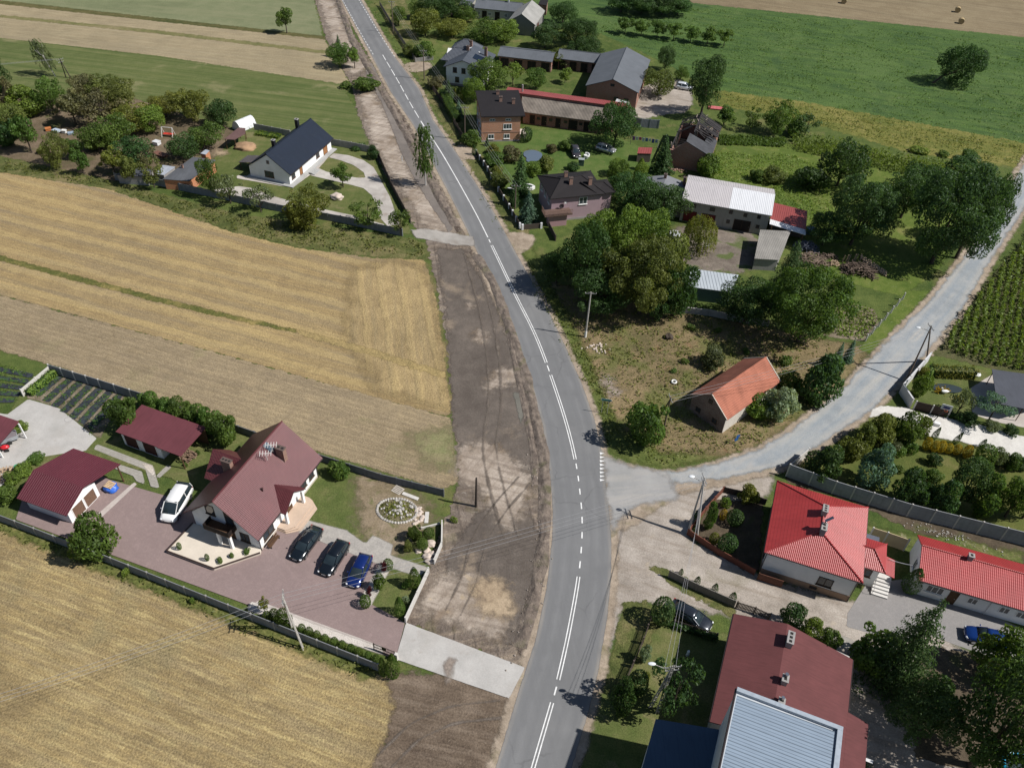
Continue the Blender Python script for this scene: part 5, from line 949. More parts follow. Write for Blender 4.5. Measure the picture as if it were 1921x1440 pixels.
# ---- ruined barn
a = g('C4', 1020, 1335); h = thing('ruined_barn', 'roofless burnt brick barn with charred rafters and broken boards', 'ruin', tuple(a), R_(-17)); CH = wood('charred_timber', (.035, .032, .033)); PALEW = wood('splintered_wood', (.26, .22, .18))
wallpart(h, BRM, 0, 7.0, 0, .35, 2.7).name = 'front_wall'; m = MB(); m.mesh([(0.6, 0, 2.7), (7, 0, 2.7), (2.6, 0, 4.3), (.6, .35, 2.7), (7, .35, 2.7), (2.6, .35, 4.3)], [(0, 1, 2), (5, 4, 3), (1, 4, 5, 2), (0, 2, 5, 3)]); m.build('gable', BRM, h)
for x0, x1, y0, y1, hh in ((6.65, 7.0, .36, 13, 2.6), (0, .35, .36, 4.5, 1.7), (0, .35, 9.5, 13, 2.4), (.36, 6.64, 12.65, 13, 2.5)): MB().box(x0, x1, y0, y1, 0, hh).build('wall', BRM, h)
m = MB(); m.slab([(2.6, -.1, 4.45), (7.3, -.1, 2.75), (7.3, 4.0, 2.75), (2.6, 3.6, 4.45)], .1); m.slab([(5.4, 4.0, 3.45), (7.3, 4.0, 2.75), (7.3, 7.0, 2.75), (5.6, 7.0, 3.4)], .1); m.build('front_roof', felt('bitumen_felt', (.05, .052, .058), .7, .5), h)
m = MB()
for i in range(30):
    y_ = 5.0 + i * .28 + rng.uniform(-.05, .05); x_ = 3.3 + rng.uniform(-.1, .1); 
    if rng.random() < .85: m.bar((x_, y_, 4.6 + rng.uniform(-.1, .05)), (rng.uniform(5, 7.3) if y_ < 8 else 7.3, y_ + rng.uniform(-.05, .05), 2.9 if y_ > 8 else 3.4), .24, .05)
    if y_ > 7 and rng.random() < .85: m.bar((x_, y_, 4.6), (rng.uniform(-.4, 1.6), y_ + rng.uniform(-.1, .1), 2.9), .24, .05)
m.bar((.2, .5, 2.8), (.2, 13, 2.8), .2, .2); m.bar((3.3, 4, 4.5), (3.3, 13.2, 4.6), .18, .18); m.build('rafters', CH, h)
m = MB()
for i in range(13): x_, y_ = rng.uniform(.8, 6.5), rng.uniform(4.5, 13); z_ = 4.6 - abs(x_ - 3.3) * .43 + .06; m.bar((x_, y_, z_), (x_ + rng.uniform(-.4, .4), y_ + rng.uniform(.4, 1.0), z_ + rng.uniform(-.05, .25)), .12, .03)
for i in range(9): x_ = .9 + rng.uniform(-.5, .6); m.bar((x_, rng.uniform(.6, 1.6), .1), (x_ + rng.uniform(-.7, .7), rng.uniform(.8, 2), rng.uniform(1.8, 3.4)), .14, .14)
m.build('broken_boards', PALEW, h)
for x_, y_ in ((.2, 5.5), (.2, 8.8), (3.3, 6), (3.3, 10)): MB().box(x_ - .12, x_ + .12, y_ - .12, y_ + .12, 0, 4.4 if x_ > 1 else 2.8).build('post', PALEW, h)
MB().box(.4, 6.6, .4, 12.6, .09, .13).build('floor', plain('ash_floor', (.03, .028, .027), .95), h)
h.scale = (1.12, 1.06, 1.3); h.location.x -= .7
simple_shed('kiosk', 'small kiosk with faded red flat roof beside the clothes line', 'C4', 1.9, [(665, 1195), (815, 1200), (830, 1135), (680, 1130)], sheetmetal('faded_red_sheet', (.29, .065, .06), .35, .5, .2), wood('grey_planks', (.12, .10, .085)))
# ---- farm at the top
f = Frame('A2', 2.8, (1215, 55), (1480, 80), (1530, 20)); W = f.W + 2; h = f.thing('far_farmhouse', 'long pale farmhouse with grey roof, farthest at the top', 'house')
wallpart(h, plaster('cream_render', (.50, .47, .42), .4), .2, W, .4, 6.6, 2.7, 'x', 3.8); gable_roof(h, GREY, W + .3, 7, 2.8, 4.0, 'x')
for a, wd in ((1.2, .8), (4.2, .8), (8.6, .8)): opening(h, 'f', .4, a, wd, 1.0, .9, WHITEW, sill=False)
for a in (2.8, 6.3): opening(h, 'f', .4, a, 1.3, .05, 2.1, DARKW, 'door', wood('dark_door', (.025, .02, .018)), 0)
for x_ in (2.5, 8.8): chimney(h, x_, 3.4, 3.6, 4.8, .4, .4, WHITEW, 1)
f = Frame('A2', 3.0, (1445, 150), (1640, 175), (1695, 75)); W, D = f.W, f.D; h = f.thing('gabled_barn', 'grey rendered barn with pale grey sheet gable roof at the top', 'barn')
wallpart(h, plaster('dark_cement_render', (.21, .205, .20), .3), .2, W - .2, .2, D - .2, 2.9, 'y', 5.1); m = MB(); gable_roof(h, felt('pale_asbestos', (.27, .265, .25), 1.0, .2), W, D, 3.0, 5.3, 'y')
opening(h, 'r', W - .2, 4, 1.6, .1, 2.2, DARKW, 'door', RD, 1)
simple_shed('far_shed', 'dark roofed shed beside the farthest farmhouse', 'A2', 2.6, [(1660, 30), (1720, 40), (1730, 0), (1680, -10)], DKROOF, BRD); simple_shed('far_shed', 'grey roofed shed half hidden by trees left of the farthest farmhouse', 'A2', 2.6, [(1105, 38), (1190, 45), (1230, -10), (1140, -20)], GREY, BARNW); simple_shed('red_canopy', 'small red canopy among trees before the farthest farmhouse', 'A2', 2.2, [(1100, 75), (1165, 75), (1170, 50), (1110, 50)], sheetmetal('faded_red_sheet', (.29, .065, .06), .35, .5, .2), None, 'canopy', walls=False)
# ---- garden pavilion at the right edge
h = simple_shed('pavilion', 'dark slate roofed garden pavilion at the right edge by the lily pond', 'B7', 2.5, [(1690, 315), (1897, 355), (2120, 300), (2080, 110), (1650, 50)], felt('slate_panels', (.065, .07, .085), 1.0, .12), None, 'pavilion', walls=False)
# ================================================================ WALLS, FENCES, POLES, WIRES
CONC = concrete_panel('grey_concrete_panel', (.20, .208, .22)); CONC2 = concrete_panel('weathered_panel', (.31, .30, .285)); WOODF = wood('dark_fence_wood', (.075, .06, .05)); PALEC = plain('pale_concrete', (.50, .48, .45), .8)
def fence(name, label, cat, k, pts, h, mat, pmat=None, bay=2.05, t=.08, style='panel', postw=.16, ph=.08, z0=0, world=False):
    P_ = [np.array([*p, 0.]) if world else g(k, *p) for p in pts]; c = P_[0]; r = thing(name, label, cat, (c[0], c[1], z0)); pmat = pmat or mat; post_me = None
    for ia, (a, b_) in enumerate(zip(P_, P_[1:])):
        d = b_ - a; L = float(np.hypot(d[0], d[1])); n = max(1, round(L / bay)); ux, uy = d[0] / L, d[1] / L; nx, ny = -uy, ux; ang = math.atan2(uy, ux)
        m = MB(); ox, oy = a[0] - c[0], a[1] - c[1]
        def Pt(s, e, z): return (ox + ux * s + nx * e, oy + uy * s + ny * e, z)
        for i in range(n):
            s0, s1 = i * L / n + postw * .5, (i + 1) * L / n - postw * .5
            if style == 'panel': m.hexa([Pt(s0, -t / 2, 0), Pt(s1, -t / 2, 0), Pt(s1, t / 2, 0), Pt(s0, t / 2, 0)], [Pt(s0, -t / 2, h), Pt(s1, -t / 2, h), Pt(s1, t / 2, h), Pt(s0, t / 2, h)])
            elif style == 'picket':
                q = int((s1 - s0) / .14)
                for j in range(q): s = s0 + (j + .5) * (s1 - s0) / q; m.hexa([Pt(s - .045, -.015, .08), Pt(s + .045, -.015, .08), Pt(s + .045, .015, .08), Pt(s - .045, .015, .08)], [Pt(s - .045, -.015, h), Pt(s + .045, -.015, h), Pt(s + .045, .015, h), Pt(s - .045, .015, h)])
                for z in (.3, h - .25): m.hexa([Pt(s0, .02, z), Pt(s1, .02, z), Pt(s1, .06, z), Pt(s0, .06, z)], [Pt(s0, .02, z + .07), Pt(s1, .02, z + .07), Pt(s1, .06, z + .07), Pt(s0, .06, z + .07)])
            else:
                for z in np.arange(.1, h, .2): m.tube(Pt(s0, 0, z), Pt(s1, 0, z), .008, n=4, caps=False)
                for s in np.arange(s0, s1, .2): m.tube(Pt(s, 0, .05), Pt(s, 0, h), .006, n=4, caps=False)
        m.build('panel' if style != 'mesh' else 'mesh', mat, r)
        for i in range(n + (1 if ia == len(P_) - 2 else 0)):
            p = Pt(i * L / n, 0, 0)
            if post_me is None:
                o = MB().box(-postw / 2, postw / 2, -postw / 2, postw / 2, 0, h + ph).build('post', pmat, r); post_me = o.data
            else: o = bpy.data.objects.new('post', post_me); link(o, r)
            o.location = p; o.rotation_euler = (0, 0, ang)
    return r
fence('concrete_wall', 'long grey concrete panel wall between the pale mown field and the rose-paved court', 'wall', 'P', [(-90, 932), (0, 977), (180, 1046), (350, 1114), (560, 1198), (711, 1258)], 1.35, CONC, CONC2, 2.6)
fence('concrete_wall', 'blue-grey concrete wall at the back of the strawberry rows', 'wall', 'P', [(97, 700), (190, 728), (278, 756)], 1.6, CONC, PALEC, 2.2)
fence('concrete_wall', 'white-capped end wall of the strawberry plot', 'wall', 'P', [(45, 744), (97, 700)], 1.3, PALEC, PALEC, 2.2)
fence('concrete_wall', 'dark concrete panel wall behind the gabled house lawn along the tan stubble', 'wall', 'P', [(278, 756), (450, 812), (600, 865), (715, 902), (832, 931)], 1.3, concrete_panel('dark_panel', (.14, .145, .155)), None, 2.2)
fence('garden_wall', 'pale low front wall of the gabled house garden beside the bare soil, southern run', 'wall', 'C8', [(436, 1035), (590, 700)], 1.0, PALEC, None, 2.6, .14)
fence('garden_wall', 'short pale front wall run north of the footpath gate', 'wall', 'C8', [(628, 640), (680, 520), (682, 380)], .9, PALEC, None, 2.2, .14)
fence('garden_wall', 'small pale kerb wall behind the round shrubs in the front garden', 'wall', 'C8', [(545, 405), (662, 375)], .35, PALEC, None, 2.2, .14)
fence('concrete_wall', 'blue-grey wall between the verge trees and the bungalow drive', 'wall', 'P', [(218, 338), (300, 349), (400, 370), (520, 396), (640, 418), (755, 443)], 1.4, CONC, None, 2.2)
fence('concrete_wall', 'pale grey back wall of the bungalow plot right of the roof', 'wall', 'P', [(618, 272), (660, 279), (702, 288)], 1.4, CONC2, None, 2.2)
fence('concrete_wall', 'grey back wall of the bungalow plot beside the polytunnel', 'wall', 'P', [(478, 243), (545, 256)], 1.3, CONC2, None, 2.2)
fence('board_fence', 'long dark fence of the bungalow plot along the construction strip', 'fence', 'P', [(709, 292), (735, 352), (770, 418)], 1.1, WOODF, None, 2.0, .06)
fence('concrete_wall', 'tall grey concrete panel wall behind the red roofed houses', 'wall', 'P', [(1474, 893), (1560, 925), (1700, 968), (1921, 1023), (2150, 1085)], 2.2, concrete_panel('slab_panel', (.30, .31, .33)), PALEC, 2.45)
fence('concrete_wall', 'pale end return of the tall panel wall beside the gravel road', 'wall', 'P', [(1478, 886), (1512, 857)], 1.6, PALEC, None, 2.4)
fence('cream_wall', 'cream yard wall between the red hipped house and the long red house', 'wall', 'B4', [(-60, 255), (80, 300), (280, 370)], 2.0, plaster('cream_wall', (.48, .38, .24), .3), PALEC, 2.4)
fence('stone_wall', 'grey block wall at the top of the dry lot below the pale blue shed', 'wall', 'P', [(1278, 586), (1330, 592), (1400, 606), (1440, 612)], 1.1, CONC2, None, 2.4, .2)
fence('tin_fence', 'grey sheet-metal fence between the stable and the ruined barn', 'fence', 'C4', [(610, 895), (700, 915), (890, 930)], 1.9, sheetmetal('grey_fence_sheet', (.24, .26, .30), .3), None, 2.4)
fence('rendered_wall', 'white rendered corner wall of the lily pond garden at the gravel road', 'wall', 'B7', [(1150, -10), (935, 235), (1010, 350)], 1.7, plaster('white_wall', (.55, .55, .56), .3), PALEC, 2.4, .2)
fence('timber_screen', 'dark timber slat fence behind the basketball hoop', 'fence', 'B7', [(1040, 360), (1300, 425)], 1.5, wood('slat_wood', (.05, .035, .028)), PALEC, 2.0)
fence('picket_fence', 'grey picket-topped fence along the sandy yard above the parked charcoal saloon', 'fence', 'A8', [(178, 580), (300, 640), (470, 715)], 1.2, concrete_panel('brown_grey_panel', (.20, .185, .165)), None, 2.2)
fence('picket_fence', 'dark picket fence in front of the maroon hall end wall', 'fence', 'A8', [(480, 720), (560, 745), (625, 775)], 1.2, WOODF, None, 2.0, style='picket')
fence('picket_fence', 'dark picket fence of the shaded garden beside the charcoal saloon', 'fence', 'A8', [(200, 800), (390, 860)], 1.1, WOODF, None, 2.0, style='picket')
fence('picket_fence', 'dark street fence along the shaded front garden', 'fence', 'A8', [(100, 765), (60, 880), (15, 985), (-60, 1150)], 1.2, WOODF, None, 2.0, style='picket')
fence('brown_fence', 'reddish brown wooden fence round the corner garden by the junction', 'fence', 'A8', [(420, 200), (340, 290), (262, 390), (400, 480), (560, 570)], 1.0, wood('red_brown_fence', (.16, .06, .04)), None, 2.0)
fence('brown_fence', 'dark brown fence along the back of the corner garden', 'fence', 'A8', [(425, 200), (520, 222), (610, 255)], 1.0, WOODF, None, 2.0)
fence('wire_fence', 'wire mesh fence along the right-hand grass bank by the gravel road', 'fence', 'P', [(1693, 562), (1660, 600), (1623, 640)], 1.3, plain('galvanised_wire', (.35, .37, .38), .4, .6), PALEC, 2.5, style='mesh')
fence('front_fence', 'white posted dark street fence before the lilac house and its spruces', 'fence', 'P', [(893, 290), (915, 322), (935, 360), (955, 392), (975, 428)], 1.0, WOODF, plain('white_post', (.62, .62, .63), .6), 2.6, postw=.3)
fence('front_fence', 'white posted street gate line before the lilac house door', 'fence', 'P', [(980, 431), (1015, 428)], 1.0, WOODF, plain('white_post', (.62, .62, .63), .6), 3.2, postw=.35)
fence('rail_fence', 'brown board fence between the lilac house lane and the big trees', 'fence', 'P', [(1030, 428), (1042, 452)], 1.1, WOODF, None, 2.0)
fence('street_fence', 'dark slatted street fence beside the white farmhouse garden hedge', 'fence', 'P', [(803, 158), (830, 195), (868, 262)], 1.3, WOODF, None, 2.2, style='picket')
fence('street_fence', 'long grey street fence at the top right of the road', 'fence', 'P', [(713, 12), (740, 58), (779, 117)], 1.2, wood('grey_fence', (.13, .12, .11)), None, 2.2, style='picket')
fence('street_fence', 'low pale fence across the lane beside the white farmhouse', 'fence', 'P', [(780, 117), (812, 113)], 1.0, CONC2, None, 2.2, style='picket')

CPOLE = plain('pole_concrete', (.36, .34, .31), .9); WPOLE = wood('pole_wood', (.13, .10, .08)); INS = plain('porcelain', (.5, .48, .45), .2); LAMPW = plain('lamp_head', (.62, .64, .66), .3)
TOPS = {}
def pole(key, label, k, base, topy, mat=CPOLE, strut=None, arms=1, lamp=None, lean=(0, 0), r=.15, lattice=False, hgt=None, az=0., whitebase=False, base2=None):
    b_, h, _ = size_at(k, *base, topy, 10); h = hgt or h; t = thing('utility_pole', label, 'utility pole', tuple(b_)); top = Vector((lean[0], lean[1], h)); m = MB()
    def leg(p, q):
        if lattice:
            p = Vector(p); q = Vector(q); s = Vector((math.cos(az), math.sin(az), 0)) * .14
            m.bar(p + s, q + s * .6, .07, .12); m.bar(p - s, q - s * .6, .07, .12); n = int((q - p).length / .7)
            for i in range(n): c = p.lerp(q, (i + .5) / n); m.bar(c - s, c + s, .12, .09)
        else: m.tube(p, q, r, r * .65, 8)
    leg((0, 0, 0), top); m.build('shaft', mat, t)
    if strut is not None:
        s = g(k, *strut); m = MB(); leg((s[0] - b_[0], s[1] - b_[1], 0), top * .96); m.build('strut', mat, t)
    if whitebase: MB().tube((0, 0, .02), (0, 0, 1.1), r * 1.25, r * 1.2, 8).build('base_sleeve', WHITEW, t)
    d = Vector((math.cos(az), math.sin(az), 0)); m = MB(); ins = []
    for i in range(arms):
        z = -.25 - i * .55; wd = .75 - .15 * i; m.bar(top + d * -wd + Vector((0, 0, z)), top + d * wd + Vector((0, 0, z)), .08, .08)
        for u in (-wd, -wd * .35, wd * .35, wd): ins.append(top + d * u + Vector((0, 0, z + .04)))
    if arms: m.build('crossarm', plain('zinc_arm', (.25, .25, .25), .5, .5), t)
    for p in ins: MB().tube(p, p + Vector((0, 0, .18)), .05, .035, 6).build('insulator', INS, t)
    if lamp:
        L = Vector((*lamp, 0)); a = top + Vector((0, 0, -.9)); m = MB(); m.tube(a, a + L + Vector((0, 0, .25)), .035, n=6); o = m.build('lamp_arm', CPOLE, t)
        e = a + L + Vector((0, 0, .25)); m = MB(); m.rock(e + L.normalized() * .25, .34, (abs(L.normalized().x) * .8 + .35, abs(L.normalized().y) * .8 + .35, .25), .02, 1, 2); m.build('lamp_head', LAMPW, o, True)
    TOPS[key] = [Vector(b_) + p + Vector((0, 0, .18)) for p in ins]; return t
pole('p1', 'concrete utility pole with white base sleeve beside the road at the dry lot', 'P', (1098, 632), 548, arms=1, whitebase=True, az=R_(0))
pole('p2', 'braced timber utility pole between the round bush and the orange tiled barn', 'P', (1241, 821), 745, WPOLE, strut=(1226, 800), arms=1, az=R_(100), r=.13)
pole('p3', 'short dark bare pole standing in the construction strip', 'P', (893, 950), 896, wood('tarred', (.05, .04, .035)), arms=0, r=.16)
pole('p4', 'pale lattice concrete A-pole straddling the grey panel wall by the rose-paved court', 'P', (569, 1217), 1128, CPOLE, strut=(548, 1178), arms=2, lattice=True, az=R_(100), lean=(-1.1, .9), hgt=8.0)
pole('p5', 'tall lattice pole with street lamp in the shaded garden, bottom right', 'B5', (200, 1050), 470, CPOLE, strut=(150, 1010), arms=2, lamp=(-1.5, .4), lattice=True, az=R_(10), hgt=9.0)
pole('p6', 'A-shaped street-lamp pole behind the corner garden fence at the junction', 'A8', (262, 388), 165, CPOLE, strut=(305, 410), arms=2, lamp=(-1.0, .5), az=R_(100), r=.13, hgt=8.6, lean=(.5, 1.2))
pole('p7', 'slim lamp pole next to the spruces of the lilac house', 'P', (966, 392), 347, WPOLE, arms=1, lamp=(-.9, 0), r=.12)
pole('p8', 'brown timber utility pole by the hedge of the brick cube house', 'P', (872, 264), 200, WPOLE, arms=1, r=.13)
pole('p9', 'timber utility pole at the corner of the white farmhouse fence', 'P', (796, 150), 94, WPOLE, arms=1, r=.13)
pole('p10', 'timber utility pole at the topmost street fence', 'P', (738, 63), 2, WPOLE, arms=1, r=.13)
pole('p11', 'dark braced power pole beside the leaning birch', 'P', (124, 146), 110, wood('tarred', (.05, .04, .035)), strut=(133, 147), arms=2, az=R_(60), r=.12)
pole('p12', 'braced leaning pole with lamp at the corn field corner of the gravel road', 'P', (1699, 716), 628, WPOLE, strut=(1738, 678), arms=1, lamp=(-1.2, .3), r=.13, az=R_(100), hgt=8.4, lean=(1.2, 2.2))
a = g('C2', 1785, 550); mp = thing('marker_post', 'short white marker post standing alone in the bare construction strip', 'post', tuple(a)); MB().box(-.09, .09, -.06, .06, 0, 1.05).build('post', WHITEW, mp); MB().box(-.1, .1, -.07, .07, 1.051, 1.15).build('cap', plain('grey_cap', (.3, .3, .3)), mp)
WIRE = plain('cable', (.30, .30, .31), .5)
def wire(A, B, sag, label, n=14, r=.013):
    A = Vector(A); B = Vector(B); pts = [A.lerp(B, i / n) - Vector((0, 0, sag * 4 * (i / n) * (1 - i / n))) for i in range(n + 1)]; m = MB()
    for p, q in zip(pts, pts[1:]): m.tube(p - A, q - A, r, n=4, caps=False)
    o = m.build('overhead_wire', WIRE); o.location = A; return tag(o, label, 'overhead wire', 'overhead power lines')
def span(a, b_, lab, sag=.5, n=3):
    for i in range(n): wire(TOPS[a][i % len(TOPS[a])], TOPS[b_][i % len(TOPS[b_])] if isinstance(b_, str) else Vector(b_) + Vector((0, i * .4, 0)), sag, lab)
span('p4', 'p6', 'one of the parallel wires crossing the main road from the lattice A-pole'); span('p2', 'p12', 'one of the parallel wires passing over the orange tiled roof')
span('p6', 'p5', 'one of the wires between the corner garden pole and the lamp pole bottom right'); span('p4', (-45, 30, 7), 'one of the wires running from the A-pole out over the pale mown field')
span('p8', 'p9', 'one of the wires between the hedge pole and the farmhouse corner pole'); span('p9', 'p10', 'one of the wires along the topmost street fence'); span('p7', 'p8', 'one of the wires along the street from the lamp pole by the spruces')
span('p11', (-190, 130, 9), 'one of the wires leaving the dark braced pole by the leaning birch')
hf = Vector(g('A8', 1170, 500, 3.2)); wire(hf, Vector(g('A8', 1278, 528, 3.0)), .1, 'pale service cable from the hipped house porch to the long red house', r=.035)

# ---- signs, hoop and other street things
def signpost(name, label, k, base, topy, wd, hh, mat, legs=2, az=0., lip=WHITEW, shape='arrow', lab=None):
    b_, h, _ = size_at(k, *base, topy, 10); t = thing(name, label, 'road sign', tuple(b_), az)
    xs = (-wd * .3, wd * .3) if legs == 2 else (0,)
    for x_ in xs: MB().tube((x_, 0.04, 0), (x_, 0.04, h - .05), .035, n=6).build('leg', plain('sign_post', (.4, .4, .41), .5, .4), t)
    m = MB(); z = h - hh
    def plate(mm, s, e0, e1):
        w_, q = wd / 2 * s, hh / 2 * s; pl = [(-w_, z + hh / 2 - q), (w_, z + hh / 2 - q), (w_ + (hh / 2 if shape == 'arrow' else 0), z + hh / 2), (w_, z + hh / 2 + q), (-w_, z + hh / 2 + q)] if shape != 'disc' else [(q * math.cos(6.283 * i / 16), z + hh / 2 + q * math.sin(6.283 * i / 16)) for i in range(16)]
        n = len(pl); mm.mesh([(x_, e0, z_) for x_, z_ in pl] + [(x_, e1, z_) for x_, z_ in pl], [tuple(range(n)), tuple(range(2 * n - 1, n - 1, -1))] + [((i + 1) % n, i, n + i, n + (i + 1) % n) for i in range(n)])
    plate(m, 1, -.012, .0); o = m.build('plate', lip, t); m = MB(); plate(m, .86, -.018, -.0125); m.build('plate_face', mat, o); return t
signpost('direction_sign', 'green-blue arrow direction sign on two posts at the grassy road bend', 'P', (1133, 776), 748, 1.25, .4, plain('sign_green', (.04, .22, .20), .3), az=R_(-8))
b0 = g('P', 1378, 833); sp = thing('round_signs', 'two round blue signs on one post beside the gravel road', 'road sign', tuple(b0), R_(25))
MB().tube((0, 0, 0), (0, 0, 1.75), .03, n=6).build('post', plain('sign_post', (.4, .4, .41), .5, .4), sp)
SB = plain('sign_blue', (.012, .09, .28), .3)
for z, x_ in ((.95, .0), (1.45, .15)):
    m = MB(); m.tube((x_, -.05, z), (x_, -.035, z), .3, n=18); o = m.build('disc', SB, sp)
# basketball hoop
b0 = g('B7', 1160, 492); hp = thing('basketball_hoop', 'basketball hoop with white backboard on a leaning pole over the white gravel court', 'basketball hoop', tuple(b0), R_(-20))
MB().tube((0, 0, 0), (.9, .6, 2.9), .06, n=8).build('pole', plain('black_steel', (.03, .03, .03), .4), hp)
m = MB(); m.box(.45, 1.75, .85, .9, 2.75, 3.6); o = m.build('backboard', WHITEW, hp); q = MB(); q.box(.7, 1.5, .835, .848, 2.95, 3.35); q.build('backboard_mark', plain('mark_blue', (.03, .05, .2), .4), o)
m = MB()
for i in range(14): m.tube((1.1 + .23 * math.cos(i * .449), .6 + .23 * math.sin(i * .449), 2.85), (1.1 + .23 * math.cos((i + 1) * .449), .6 + .23 * math.sin((i + 1) * .449), 2.85), .02, n=5)
m.build('rim', plain('rim_orange', (.5, .12, .04), .4), hp)
MB().box(.55, 1.3, .3, .8, .1, .55).build('ballast', plain('white_plastic', (.7, .7, .7), .3), hp)
# gate at drive mouth
b0 = g('P', 702, 1218); gtt = thing('sliding_gate', 'dark iron sliding gate half open at the concrete drive mouth', 'gate', tuple(b0), R_(-19)); IR = plain('dark_iron', (.04, .028, .024), .5); m = MB()
for z in (.12, .6, 1.15): m.bar((0, 0, z), (2.3, 0, z), .05, .06)
for i in range(16): m.bar((i * .1533, 0, .12), (i * .1533, 0, 1.15), .025, .025)
for x_ in (0, 2.3): m.bar((x_, 0, 0), (x_, 0, 1.25), .08, .08)
m.build('leaf', IR, gtt); m = MB(); m.box(.9, 1.35, -.02, .02, .62, 1.1); m.build('ornament', IR, gtt); MB().box(2.45, 2.75, -.3, 0, 0, 1.2).build('gate_post', PALEC, gtt)

# ================================================================ VEHICLES
TYRE = plain('tyre_rubber', (.018, .018, .018), .85); RIM = plain('alloy_rim', (.45, .46, .47), .25, .9); CGL = glass('car_glass', (.02, .03, .036)); HL = plain('headlight_glass', (.7, .72, .74), .1); TL = plain('tail_light', (.35, .01, .012), .15); PL = plain('number_plate', (.7, .7, .68), .4); BLK = plain('black_trim', (.015, .015, .016), .5)
def loft(m, secs, caps=True):
    n = len(secs[0]); base = len(m.v); m.v += [tuple(map(float, p)) for s in secs for p in s]
    for i in range(len(secs) - 1):
        for j in range(n): a, b_ = base + i * n + j, base + i * n + (j + 1) % n; m.f.append((a, b_, b_ + n, a + n))
    if caps: m.f.append(tuple(base + j for j in range(n - 1, -1, -1))); m.f.append(tuple(base + (len(secs) - 1) * n + j for j in range(n)))
CAR = {   # body: x (m from centre, +front), bottom z, belt z, half width ; cabin: x, z0 half width, z top, half width top
 'saloon': dict(L=4.7, body=[(-2.35, .45, .72, .68), (-2.28, .32, .90, .80), (-1.7, .24, 1.0, .89), (-.6, .22, 1.0, .91), (.7, .22, .96, .91), (1.6, .24, .86, .89), (2.15, .28, .74, .82), (2.33, .4, .62, .66)], cab=[(-1.95, .99, .70, 1.0, .62), (-1.1, 1.0, .80, 1.36, .60), (-.2, 1.0, .84, 1.43, .62), (.45, .97, .84, 1.38, .60), (1.25, .92, .76, .94, .66)], wx=(-1.4, 1.4), wr=.33),
 'hatch': dict(L=4.1, body=[(-2.03, .5, .85, .70), (-1.98, .32, .98, .80), (-1.4, .24, 1.02, .87), (-.4, .22, 1.02, .89), (.7, .22, .98, .89), (1.4, .24, .90, .86), (1.9, .28, .76, .79), (2.05, .4, .62, .64)], cab=[(-1.98, 1.0, .70, 1.02, .62), (-1.6, 1.02, .74, 1.42, .58), (-.6, 1.02, .82, 1.5, .62), (.25, 1.0, .82, 1.46, .60), (1.15, .94, .74, .97, .66)], wx=(-1.25, 1.25), wr=.32),
 'estate': dict(L=4.6, body=[(-2.28, .5, .85, .72), (-2.22, .32, .98, .82), (-1.5, .24, 1.03, .89), (-.4, .22, 1.03, .91), (.8, .22, .98, .91), (1.6, .24, .9, .88), (2.12, .28, .76, .81), (2.28, .4, .62, .66)], cab=[(-2.2, 1.0, .70, 1.02, .62), (-1.85, 1.02, .76, 1.42, .60), (-.6, 1.03, .84, 1.53, .64), (.3, 1.0, .84, 1.48, .62), (1.2, .94, .76, .97, .68)], wx=(-1.35, 1.4), wr=.33),
 'van': dict(L=5.0, body=[(-2.5, .5, 1.0, .82), (-2.45, .34, 1.1, .90), (-1.6, .26, 1.12, .95), (0, .24, 1.12, .96), (1.3, .24, 1.1, .96), (1.95, .26, 1.05, .93), (2.38, .32, .86, .86), (2.5, .45, .66, .72)], cab=[(-2.46, 1.08, .86, 1.12, .80), (-2.3, 1.12, .88, 1.86, .74), (-.8, 1.12, .92, 1.95, .78), (.75, 1.12, .92, 1.92, .77), (1.85, 1.06, .84, 1.09, .78)], wx=(-1.5, 1.55), wr=.34)}
